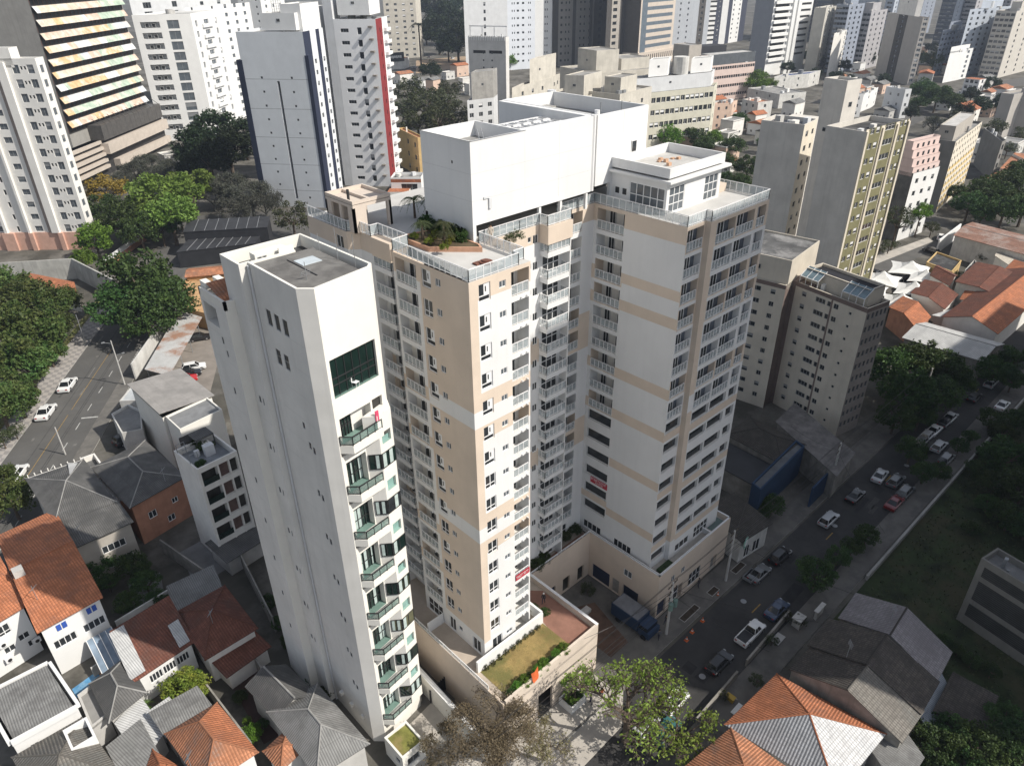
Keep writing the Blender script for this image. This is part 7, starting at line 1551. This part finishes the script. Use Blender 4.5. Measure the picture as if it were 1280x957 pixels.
# rough ground cover on the lot
rg = random.Random(5); mb = MB()
LOT = [(75, 20), (186, 19), (186, -8), (110, -28), (84, -10)]
for i in range(15000):
    x, y = rg.uniform(76, 190), rg.uniform(-25, 19.5)
    if y < -.55 * (x - 82) + 0 and x < 130: continue
    if x < 96 and y < 14 and x - 76 < 20 and y < 16: pass
    leaf(mb, Vector((x, y, rg.uniform(.03, .16))), rg.uniform(.10, .30), rg, 2)
o = mb.build('ground_cover', LM['olive']); o['kind'] = 'stuff'
mb = MB()
for i in range(1500): leaf(mb, Vector((rg.uniform(34.6, 44.5), rg.uniform(38.1, 42.7), Z0 + .03)), rg.uniform(.03, .09), rg, 2)
o = mb.build('dry_grass', leafmat('dry_blades', (.20, .16, .05), (.30, .22, .08))); o['kind'] = 'stuff'
# ------------------------------------------------------------------ cars
TYRE = mat('tyre_rubber', (.015, .015, .015), .9, .1, 5); RIM = mat('alloy_rim', (.40, .40, .41), .35, .05, 3, metal=.7); LAMP = glass('headlamp_glass', (.45, .47, .48), .1); TAIL = mat('tail_lamp_red', (.35, .01, .01), .3, .1, 5); CGL = glass('car_glass', (.012, .014, .016), .04, .8)
PAINT = {'white': (.72, .72, .71), 'black': (.012, .012, .014), 'silver': (.42, .43, .44), 'grey': (.12, .125, .13), 'dark red': (.16, .012, .015), 'dark blue': (.03, .05, .10), 'red': (.45, .02, .02), 'teal': (.03, .12, .12)}
CARS = {}
def car_proto(colour, kind):
    m = bpy.data.materials.get('car_paint_' + colour.replace(' ', '_'))
    if not m:
        m = mat('car_paint_' + colour.replace(' ', '_'), PAINT[colour], .28, .03, .5, spec=.6); m.node_tree.nodes['Principled BSDF'].inputs['Coat Weight'].default_value = .6
    t = thing('pickup_truck' if kind == 'pickup' else 'parked_car', '', 'pickup' if kind == 'pickup' else 'car')
    L, W = (5.1, 1.8) if kind == 'pickup' else (4.25, 1.76)
    a = L / 2; w = W / 2; H = .86 if kind != 'suv' else .98
    prof = [(-a, .34), (-a + .05, .22), (a - .1, .22), (a, .36), (a - .03, .60), (a - .18, .70), (a - 1.05, H - .04), (a - 1.4, H), (-a + .35, H + .02), (-a + .04, H - .06), (-a - .0, .6)]
    def loft(prof, w0, w1, ycut, mb, m_):      # bevelled sides
        n = len(prof); cz = .55
        A = [(x, -w1, z) for x, z in prof]; B = [(x * .97, -w0, .5 + (z - .5) * .86) for x, z in prof]; Cc = [(x * .97, w0, .5 + (z - .5) * .86) for x, z in prof]; D = [(x, w1, z) for x, z in prof]
        for i in range(n):
            j = (i + 1) % n; mb.face([A[i], A[j], D[j], D[i]][::-1], m_); mb.face([B[i], B[j], A[j], A[i]][::-1], m_); mb.face([D[i], D[j], Cc[j], Cc[i]][::-1], m_)
        mb.face(B, m_); mb.face(Cc[::-1], m_)
    mb = MB(); loft(prof, w, w - .1, 0, mb, 0)
    if kind == 'pickup':
        xb0, xb1 = -a + .12, -.35; mb.face([(xb0, -w + .2, H + .06), (xb1, -w + .2, H + .06), (xb1, w - .2, H + .06), (xb0, w - .2, H + .06)], 1)
        for y in (-w + .12, w - .2): mb.box(xb0 - .08, xb1, y, y + .08, H - .05, H + .14, 0)
        mb.box(xb0 - .08, xb0, -w + .12, w - .12, H - .05, H + .14, 0)
    body = mb.build('body', [m, METB], None); body.parent = t
    c0, c1, r0, r1 = {'hatch': (-a + .12, a - 1.15, -a + .55, .35), 'sedan': (-a + .75, a - 1.15, -a + 1.45, .35), 'suv': (-a + .1, a - 1.15, -a + .4, .45), 'pickup': (-.3, 1.5, .0, .85)}[kind]
    zt = {'hatch': 1.44, 'sedan': 1.41, 'suv': 1.62, 'pickup': 1.62}[kind]; hb = H - .03; wi = w - .12; wt = w - .3
    B4 = [(c0, -wi, hb), (c1, -wi, hb), (c1, wi, hb), (c0, wi, hb)]; T4 = [(r0, -wt, zt - .05), (r1, -wt, zt - .05), (r1, wt, zt - .05), (r0, wt, zt - .05)]
    g = MB()
    for i in range(4): j = (i + 1) % 4; g.face([B4[i], B4[j], T4[j], T4[i]])
    s = g.build('windows', [CGL], None); s.parent = t
    rf = MB(); rf.face([(x, y, zt) for x, y, z in inset_pts(T4, .08)]); 
    I4 = inset_pts(T4, .08)
    for i in range(4): j = (i + 1) % 4; rf.face([T4[i], T4[j], (I4[j][0], I4[j][1], zt), (I4[i][0], I4[i][1], zt)])
    for i in range(4): rf.bar(B4[i], T4[i], .045, 0, 4)
    for sg in (-1, 1): xm = (c0 + c1) / 2; rf.bar((xm, sg * wi, hb), ((r0 + r1) / 2, sg * wt, zt - .05), .04, 0, 4)
    s = rf.build('roof', [m], None); s.parent = t
    for x in (-a + .82, a - .82):
        for y in (-w + .08, w - .08):
            wh = MB(); n = 14; tm = [(math.cos(2 * math.pi * k / n) * .31, math.sin(2 * math.pi * k / n) * .31) for k in range(n)]; sg = 1 if y > 0 else -1
            for k in range(n): k2 = (k + 1) % n; wh.face([(x + tm[k][0], y - .1, .31 + tm[k][1]), (x + tm[k2][0], y - .1, .31 + tm[k2][1]), (x + tm[k2][0], y + .1, .31 + tm[k2][1]), (x + tm[k][0], y + .1, .31 + tm[k][1])], 0)
            wh.face([(x + q[0], y + sg * .1, .31 + q[1]) for q in tm], 0); wh.face([(x + q[0] * .62, y + sg * .105, .31 + q[1] * .62) for q in tm], 1); s = wh.build('wheel', [TYRE, RIM], None); s.parent = t
    for y in (-w + .3, w - .3):
        h = MB(); h.box(a - .09, a + .01, y - .17, y + .17, .56, .68); s = h.build('headlight', [LAMP], None); s.parent = t
        h = MB(); h.box(-a - .015, -a + .1, y - .14, y + .14, .62, .78); s = h.build('tail_light', [TAIL], None); s.parent = t
        h = MB(); yy = y + (.24 if y > 0 else -.24); h.box(a - 1.35, a - 1.2, yy - .06, yy + .1 if y > 0 else yy + .06, H, H + .13); s = h.build('mirror', [m], None); s.parent = t
    return t
def inset_pts(T4, d):
    cx, cy = sum(p[0] for p in T4) / 4, sum(p[1] for p in T4) / 4; return [(p[0] + (cx - p[0]) * .1, p[1] + (cy - p[1]) * .12, p[2]) for p in T4]
def car(u, v, colour, kind, label, rz=0.0, sc=1.0, group=None, z=0.02):
    c = at(u, v, .6 * sc); k = (colour, kind)
    if k not in CARS: t = car_proto(colour, kind); t.location = (c.x, c.y, z); t.rotation_euler[2] = rz; t.scale = (sc, sc, sc); CARS[k] = t; t['label'] = label
    else: t = copy_tree(CARS[k], (c.x, c.y, z), rz, sc, label)
    t['label'] = label
    if group: t['group'] = group
    elif 'group' in t: del t['group']
    ORG[t] = Vector((c.x, c.y, z)); return t
RS = -.015; G1 = 'cars parked along the shaded street'; AV = math.atan2(LD.y, LD.x)
car(938, 790, 'white', 'pickup', 'white pickup with a dark open bed parked on the shaded street', RS)
for u, v, col, kd, rz, lab in [(899, 827, 'black', 'hatch', RS, 'black hatchback parked nearest the camera on the shaded street'), (971, 761, 'dark blue', 'sedan', RS, 'dark blue saloon parked ahead of the white pickup'), (949, 716, 'grey', 'sedan', RS, 'dark grey car by the kerb in front of the podium, behind the trailer'), (975, 694, 'black', 'suv', RS, 'black off-roader by the kerb in front of the small white shop'),
    (1036, 648, 'silver', 'hatch', RS, 'lone silver hatchback on the shaded street left of the kerbside trees'), (1069, 619, 'black', 'sedan', RS, 'black saloon by the kerb in front of the navy blue building'), (1100, 594, 'silver', 'sedan', RS + .1, 'silver saloon driving in the middle of the shaded street'), (1120, 600, 'grey', 'hatch', RS, 'grey hatchback beside the silver saloon on the shaded street'),
    (1132, 614, 'grey', 'suv', RS, 'grey off-roader by the far kerb behind the dark red car'), (1118, 628, 'dark red', 'sedan', RS, 'dark red car by the far kerb of the shaded street'), (1152, 551, 'grey', 'hatch', RS, 'dark grey hatchback nearest in the row under the big shaded trees'), (1160, 543, 'silver', 'hatch', RS, 'silver hatchback second in the row under the big shaded trees'), (1168, 537, 'white', 'sedan', RS, 'white car third in the row under the big shaded trees'),
    (1181, 527, 'black', 'sedan', RS, 'black saloon fourth in the row under the big shaded trees'), (1188, 521, 'silver', 'sedan', RS, 'silver saloon at the far end of the row under the big shaded trees'), (1174, 557, 'silver', 'hatch', RS, 'silver hatchback in the open lane beside the row of parked cars'), (1183, 573, 'grey', 'suv', RS, 'grey off-roader by the far kerb under a round street tree'), (1218, 496, 'black', 'hatch', RS, 'black hatchback alone at the kerb further up the shaded street'), (1253, 506, 'white', 'sedan', RS, 'white saloon by the grassy lot near the right edge'), (1239, 478, 'silver', 'hatch', RS, 'silver hatchback furthest up the shaded street')]: car(u, v, col, kd, lab, rz, 1.0, G1)
car(57, 514, 'white', 'sedan', 'white saloon on the left avenue, the nearer of two', AV, 1.33); car(84, 480, 'white', 'sedan', 'white saloon on the left avenue, the farther of two', AV, 1.33)
car(20, 592, 'white', 'hatch', 'white car half hidden by the leaves at the left edge', AV, 1.3)
car(160, 547, 'black', 'suv', 'black car in the shadow below the corner shop', .2, 1.25)
for u, v, col, lab in ((231, 473, 'red', 'red car in the car park beside the rusty canopy'), (236, 466, 'black', 'black car between the red and the white one beside the rusty canopy'), (242, 458, 'white', 'white car in the car park beside the rusty canopy'), (249, 421, 'black', 'black car under the far end of the rusty canopy')): car(u, v, col, 'hatch', lab, -.35, 1.2)
car(843, 876, 'white', 'hatch', 'white car seen through the leaves of the spring tree', RS + .05); car(806, 908, 'silver', 'hatch', 'silver car below the spring tree', RS + .05); car(832, 912, 'teal', 'hatch', 'teal car deep under the spring tree beside the silver one', RS + .05)
for i, (u, v, col, lab) in enumerate([(1128, 362, 'silver', 'silver car under the shade sails'), (1142, 349, 'black', 'black car under the farthest shade sail'), (1120, 350, 'white', 'white car between the shade sails'), (1164, 313, 'black', 'dark car parked by the bright white wall'), (1176, 296, 'white', 'white car at the end of the lit side street'), (1240, 222, 'white', 'white car on the far right street, lower one'), (1262, 205, 'silver', 'silver car on the far right street, upper one'), (1250, 214, 'grey', 'grey car on the far right street between a white and a silver one'), (1200, 116, 'white', 'white van-like car on the hazy crossing behind the trees'), (1226, 110, 'silver', 'silver car on the hazy crossing behind the trees'),
    (536, 71, 'grey', 'dark grey car on the dirt car park at the top'), (556, 68, 'black', 'black car on the dirt car park at the top'), (566, 73, 'white', 'white car on the dirt car park at the top'), (518, 84, 'silver', 'silver car beside the tall palm'), (540, 100, 'white', 'white car below the round dark tree'), (1090, 340, 'black', 'black car on the lit side street near the low round trees')]): car(u, v, col, 'hatch', lab, [0.3, -.2, .9, 1.2][i % 4], 1.15)
# blue truck in the court
t = thing('truck', 'blue box truck with a grey roof backed up to the sunken court', 'truck', (57.9, 38.6, 0)); BT = mat('truck_blue', (.022, .045, .095), .5, .1, .5)
mb = MB(); mb.box(56.6, 59.2, 37.2, 41.6, .75, 2.7, 0); mb.build('cargo_box', [BT], t); mb = MB(); mb.box(56.7, 59.1, 37.3, 41.5, 2.7, 2.78, 0); mb.build('roof', [mat('truck_roof_grey', (.17, .175, .19), .7, .2, .8)], t)
mb = MB(); mb.prism([(56.7, 35.4), (59.1, 35.4), (59.1, 37.1), (56.7, 37.1)], .5, 1.5, 0); mb.prism([(56.8, 35.75), (59.0, 35.75), (59.0, 37.1), (56.8, 37.1)], 1.5, 2.2, 1, mt=0); mb.build('cab', [BT, CGL], t)
for x in (56.75, 59.0):
    for y in (36.2, 40.4):
        w_ = MB(); w_.bar((x - .14, y, .42), (x + .14, y, .42), .42, 0, 12); w_.build('wheel', [TYRE], t)
# small trailer at the kerb
c = at(938, 724, 0); t = thing('trailer', 'small open metal trailer parked behind the dark grey car', 'trailer', (c.x, c.y, 0)); mb = MB(); P = [(c.x - 1.2, c.y - .7), (c.x + 1.2, c.y - .7), (c.x + 1.2, c.y + .7), (c.x - 1.2, c.y + .7)]; mb.prism(P, .55, .65, 0); parapet_roof(mb, P, .65, 1.0, .05, 0, 0, True); mb.bar((c.x + 1.2, c.y, .6), (c.x + 2.2, c.y, .5), .05); mb.build('tray', [METG], t)
for y in (-.75, .75): w_ = MB(); w_.bar((c.x, c.y + y - .07, .3), (c.x, c.y + y + .07, .3), .3, 0, 10); w_.build('wheel', [TYRE], t)
# ------------------------------------------------------------------ poles, cones, wires
def pole(label, x, y, h, arms=True, trafo=True, z0=0, rz=0):
    t = thing('utility_pole', label, 'utility pole', (x, y, z0)); mb = MB(); mb.bar((x, y, z0), (x, y, z0 + h), .2, 0, 8, .13); mb.build('post', [LCONC], t)
    if arms:
        for z in (h - .4, h - 1.6): mb = MB(); mb.bar((x - 1.1, y - .1, z0 + z), (x + 1.1, y + .1, z0 + z), .07, 0); [mb.bar((x + q, y + q * .1, z0 + z), (x + q, y + q * .1, z0 + z + .3), .05, 0, 5) for q in (-1, -.4, .4, 1)]; mb.build('crossarm', [mat('old_timber', (.12, .10, .08), .9, .2, 2)], t)
    if trafo:
        for q in (-.5, .45): mb = MB(); mb.cyl((x + q, y - .4), .32, z0 + h - 4.2, z0 + h - 3.1, 0, 10); mb.build('transformer', [mat('transformer_green', (.16, .24, .21), .6, .1, 1)], t)
    return t
pole('concrete utility pole with transformers at the corner of the podium', 59.6, 34.6, 9.5); pole('concrete utility pole with crossarms in front of the podium', 73.5, 34.4, 9.5, True, False); pole('concrete utility pole with crossarms before the navy blue building', 104, 33.8, 9.5, True, False); pole('utility pole near the big shaded trees', 141, 33.2, 9.0, True, False)
c = at(156.2, 481, 0); t = thing('lamp_post', 'tall pale lamp post on the left avenue casting a long shadow', 'lamp post', (c.x, c.y, 0)); mb = MB(); mb.bar((c.x, c.y, 0), (c.x, c.y, 10.6), .17, 0, 8, .1); mb.build('post', [LCONC], t)
for z, d in ((9.9, -1), (7.2, 1)): mb = MB(); mb.bar((c.x, c.y, z), (c.x + LN.x * d * 1.6, c.y + LN.y * d * 1.6, z + .3), .06, 0); mb.box(c.x + LN.x * d * 1.6 - .3, c.x + LN.x * d * 1.6 + .3, c.y + LN.y * d * 1.6 - .15, c.y + LN.y * d * 1.6 + .15, z + .25, z + .4); mb.build('lamp_arm', [METG], t)
c = at(82, 568, 0); t = thing('lamp_post', 'short pale lamp post on the near kerb of the left avenue', 'lamp post', (c.x, c.y, 0)); mb = MB(); mb.bar((c.x, c.y, 0), (c.x, c.y, 6), .14, 0, 8, .09); mb.build('post', [LCONC], t)
c = at(108, 432, 0); t = thing('lamp_post', 'grey lamp post before the dark grove on the avenue', 'lamp post', (c.x, c.y, 0)); mb = MB(); mb.bar((c.x, c.y, 0), (c.x, c.y, 8), .12, 0, 8, .08); mb.build('post', [METG], t)
mb = MB()
for z in (9.2, 9.35, 7.9, 7.2, 6.6, 6.3):
    for (x0, y0, x1, y1) in ((30, 35.2, 59.6, 34.6), (59.6, 34.6, 73.5, 34.4), (73.5, 34.4, 104, 33.8), (104, 33.8, 141, 33.2)):
        pts = [(x0 + (x1 - x0) * i / 8, y0 + (y1 - y0) * i / 8 + (z - 8) * .25, z - 1.6 * (i / 8) * (1 - i / 8)) for i in range(9)]
        for p, q in zip(pts[:-1], pts[1:]): mb.bar(p, q, .028, 0, 3)
for (x0, y0, z0_, x1, y1, z1_) in [(59.6, 34.6, 8.4, 70, 20, 6.0), (59.6, 34.6, 8.0, 46, 37.6, 7.6), (73.5, 34.4, 8.2, 88, 40, 4.6), (104, 33.8, 8.0, 108, 44, 6.0), (73.5, 34.4, 7.6, 78, 17, 6.2), (104, 33.8, 7.5, 96, 22, 3.0), (59.6, 34.6, 7.4, 62, 22, 5.6)]:
    pts = [(x0 + (x1 - x0) * i / 6, y0 + (y1 - y0) * i / 6, z0_ + (z1_ - z0_) * i / 6 - 2.4 * (i / 6) * (1 - i / 6)) for i in range(7)]
    for p, q in zip(pts[:-1], pts[1:]): mb.bar(p, q, .025, 0, 3)
tag(mb.build('power_line', [METB]), 'bundle of sagging black power lines above the near pavement', 'power line')
CONE = mat('cone_orange', (.55, .12, .03), .6, .1, 3)
for i, (u, v) in enumerate([(865, 790), (878, 776), (897, 744), (1024, 655), (1061, 625), (858, 800)]):
    c = at(u, v, 0); t = thing('traffic_cone', f'orange traffic cone on the shaded street, {ORD[sorted([865, 878, 897, 1024, 1061, 858]).index(u)]}', 'traffic cone', (c.x, c.y, 0), 'traffic cones on the shaded street'); mb = MB(); mb.cyl((c.x, c.y), .2, .06, .75, 0, 10, .04); mb.box(c.x - .25, c.x + .25, c.y - .25, c.y + .25, .02, .07, 0); mb.build('cone', [CONE], t); mb = MB(); mb.cyl((c.x, c.y), .145, .33, .47, 0, 10, .11); mb.build('stripe', [WHITE], t)
for i, (u0, u1, lab) in enumerate([(62.9, 66.6, 'nearest'), (69.5, 71.4, 'middle'), (75.6, 78.4, 'farthest')]):
    mb = MB(); parapet_roof(mb, [(u0, 34.0), (u1, 34.0), (u1, 35.0), (u0, 35.0)], .15, .19, .08, 0, 1, True); tag(mb.build('tree_pit', [KERB, mat('pit_soil', (.05, .038, .028), .95, .3, 2)]), f'{lab} long soil tree pit in the pavement in front of the podium', 'tree pit')
mb = MB(); a = at(652, 866, 8.2); P0_ = Vector((38.0, 37.6, 0))
mb.face([(37.5, 37.4, 8.05), (38.5, 37.45, 8.0), (38.5, 37.6, 9.4), (38.0, 37.55, 9.0)]); mb.face([(37.5, 37.4, 8.05), (38.0, 37.55, 9.0), (37.6, 37.75, 8.8)]); mb.face([(37.6, 37.3, 7.6), (38.4, 37.4, 7.7), (38.5, 37.45, 8.0), (37.5, 37.4, 8.05)])
o = mb.build('flag', [mat('orange_cloth', (.60, .13, .04), .8, .1, 2)]); tag(o, 'orange red cloth flag tied to the street wall of the dry lawn', 'flag'); md = o.modifiers.new('t', 'SOLIDIFY'); md.thickness = .03
# ------------------------------------------------------------------ people
def person(label, loc, rz, shirt, trousers, hair=(.02, .015, .01), helmet=None, stride=.18):
    t = thing('person', label, 'person', loc, rz=rz); me = bpy.data.meshes.new('body')
    J = [(0, 0, .95), (0, 0, 1.15), (0, 0, 1.40), (0, 0, 1.52), (0, .02, 1.62), (0, .02, 1.72),
         (.19, 0, 1.40), (.25, .03, 1.13), (.26, .12, .90), (-.19, 0, 1.40), (-.25, -.02, 1.13), (-.26, .03, .88),
         (.1, 0, .90), (.11, stride * .5, .50), (.11, stride, .07), (.11, stride + .16, .04), (-.1, 0, .90), (-.11, -stride * .3, .50), (-.11, -stride, .07), (-.11, -stride + .16, .04)]
    Ed = [(0, 1), (1, 2), (2, 3), (3, 4), (4, 5), (2, 6), (6, 7), (7, 8), (2, 9), (9, 10), (10, 11), (0, 12), (12, 13), (13, 14), (14, 15), (0, 16), (16, 17), (17, 18), (18, 19)]
    Rr = [.15, .14, .16, .06, .10, .08, .07, .05, .04, .07, .05, .04, .10, .07, .05, .04, .10, .07, .05, .04]
    me.from_pydata(J, Ed, []); o = bpy.data.objects.new('body', me); COL.objects.link(o); md = o.modifiers.new('skin', 'SKIN'); sv = me.skin_vertices[0].data if me.skin_vertices else None
    if sv is None: me.attributes.new('skin_vertices_fallback', 'FLOAT', 'POINT')
    else:
        for i, r in enumerate(Rr): sv[i].radius = (r, r * (.75 if i < 3 else 1))
        sv[0].use_root = True
    o.modifiers.new('sub', 'SUBSURF').levels = 1; SK = bpy.data.materials.get('clothes_' + shirt[0] + trousers[0]) or zone_mat('clothes_' + shirt[0] + trousers[0], shirt[1], trousers[1]); me.materials.append(SK); o.parent = t
    h = MB(); n = 10
    for j in range(3):
        z0, z1 = 1.66 + .05 * j, 1.71 + .05 * j; r0, r1 = [.115, .112, .085][j], [.112, .085, .02][j]; h.cyl((0, 0), r0, z0, z1, 0, n, r1)
    hh = h.build('helmet' if helmet else 'hair', [mat('helmet_white', (.75, .75, .74), .4, .03, 1) if helmet else mat('dark_hair', hair, .9, .1, 2)], None); hh.parent = t
def zone_mat(name, shirt, trous):
    m = bpy.data.materials.new(name); m.use_nodes = True; n = m.node_tree.nodes; L = m.node_tree.links; tc = n.new('ShaderNodeTexCoord'); sp = n.new('ShaderNodeSeparateXYZ'); L.new(tc.outputs['Object'], sp.inputs[0]); cr = n.new('ShaderNodeValToRGB'); cr.color_ramp.interpolation = 'CONSTANT'
    dv = n.new('ShaderNodeMath'); dv.operation = 'DIVIDE'; dv.inputs[1].default_value = 1.8; L.new(sp.outputs[2], dv.inputs[0]); L.new(dv.outputs[0], cr.inputs[0]); E = cr.color_ramp.elements; E[0].position = 0; E[0].color = (.03, .025, .02, 1); E[1].position = .06; E[1].color = (*trous, 1)
    for p, c in ((.53, shirt), (.83, (.35, .20, .13))): e = E.new(p); e.color = (*c, 1)
    L.new(cr.outputs[0], n['Principled BSDF'].inputs['Base Color']); n['Principled BSDF'].inputs['Roughness'].default_value = .85; return m
person('person in pale work overalls standing on the roof terrace under the white block', (44.3, 50.1, ZT), 2.4, ('pale_overall', (.55, .48, .40)), ('pale_overall', (.55, .48, .40)))
person('person in dark clothes and a white helmet walking on the red paved terrace', (47.0, 45.0, Z0), 2.0, ('black_top', (.03, .03, .035)), ('navy', (.03, .03, .05)), helmet=True)
person('person in black on the pavement beside the corner utility pole, the nearer to the wall', (60.8, 35.6, .13), 1.0, ('black_top', (.03, .03, .035)), ('navy', (.03, .03, .05)))
person('person in dark clothes on the pavement left of the corner utility pole', (58.2, 34.8, .13), 2.6, ('grey_top', (.10, .10, .11)), ('navy', (.03, .03, .05)))
person('person in dark clothes by the podium shop window', (69.6, 36.4, .13), 3.0, ('black_top', (.03, .03, .035)), ('navy', (.03, .03, .05)))
person('person in dark clothes on the pavement before the small white shop', (83.0, 35.6, .13), .5, ('grey_top', (.10, .10, .11)), ('navy', (.03, .03, .05)))
person('person in a dark top under the big spring tree', (44.5, 34.6, .13), .5, ('navy_top', (.03, .04, .09)), ('navy', (.03, .03, .05)))
person('person in an orange vest under the big spring tree', (46.2, 34.3, .13), 2.5, ('orange_vest', (.60, .16, .04)), ('navy', (.03, .03, .05)))

# odds and ends in the shaded front gardens
for i, (u, v, a, b, h_, m, lab) in enumerate([(972, 800, 1.6, .9, .25, LCONC, 'pale slab leaning in the front garden of the middle gabled house'), (996, 782, 1.3, 1.1, 1.6, LCONC, 'small grey garden shelter in front of the far gabled house'), (920, 888, 1.5, .35, .3, WHITE, 'white plank pile in the front garden by the orange hip roofs'), (912, 876, .4, .9, .8, mat('yellow_plastic', (.45, .30, .05), .6, .1, 1), 'yellow toy slide in the front garden by the orange hip roofs'), (1022, 770, 2.0, .4, 1.6, OLDW, 'broken pale wall piece at the corner of the grassy lot')]):
    c = at(u, v, 0); mb = MB(); mb.prism([(c.x - a / 2, c.y - b / 2), (c.x + a / 2, c.y - b / 2), (c.x + a / 2 + .15, c.y + b / 2), (c.x - a / 2 + .15, c.y + b / 2)], .1 if i == 1 else 0, h_, 0); mb.box(c.x - a / 2 - .1, c.x + a / 2 + .2, c.y - b / 2 - .1, c.y + b / 2 + .1, h_, h_ + .08, 0)
    tag(mb.build(['slab', 'shelter', 'plank_pile', 'toy_slide', 'wall_fragment'][i], [m]), lab, ['slab', 'shelter', 'planks', 'slide', 'wall'][i])
for i, (u, v, z, lab) in enumerate([(100, 668, 9.6, 'the dark hip roof by the avenue'), (205, 596, 9.2, 'the brick red walled house'), (1060, 815, 8.6, 'the middle gabled house'), (1115, 770, 8.6, 'the far gabled house'), (238, 955, 7.0, 'the orange hipped tile roof at the bottom'), (45, 745, 9.5, 'the big orange roof with blue shutters'), (265, 775, 6.5, 'the brown hipped roof')]):
    c = at(u, v, z); mb = MB(); mb.bar((c.x, c.y, z - .8), (c.x, c.y, z + 1.8), .035, 0, 5)
    for k in range(5): mb.bar((c.x - .5 + .1 * k, c.y - .35, z + 1.2 + .06 * k), (c.x + .2 + .1 * k, c.y + .35, z + 1.2 + .06 * k), .02, 0, 4)
    tag(mb.build('aerial', [METG]), f'thin television aerial on {lab}', 'aerial')
# ------------------------------------------------------------------ haze and finishing
flush_windows()
hz = MB(); hz.box(-900, 3600, -900, 3600, -1.0, 170.0); ho = hz.build('haze', bpy.data.materials.new('haze_air')); ho['kind'] = 'stuff'
hm = bpy.data.materials['haze_air']; hm.use_nodes = True; n = hm.node_tree.nodes; n.clear(); out = n.new('ShaderNodeOutputMaterial'); pv = n.new('ShaderNodeVolumePrincipled')
pv.inputs['Color'].default_value = (.70, .81, 1.0, 1); pv.inputs['Density'].default_value = .00014; pv.inputs['Anisotropy'].default_value = 0.2
hm.node_tree.links.new(pv.outputs[0], out.inputs[1])
for s in list(bpy.data.objects):
    if s.type == 'EMPTY' and not s.children: bpy.data.objects.remove(s)
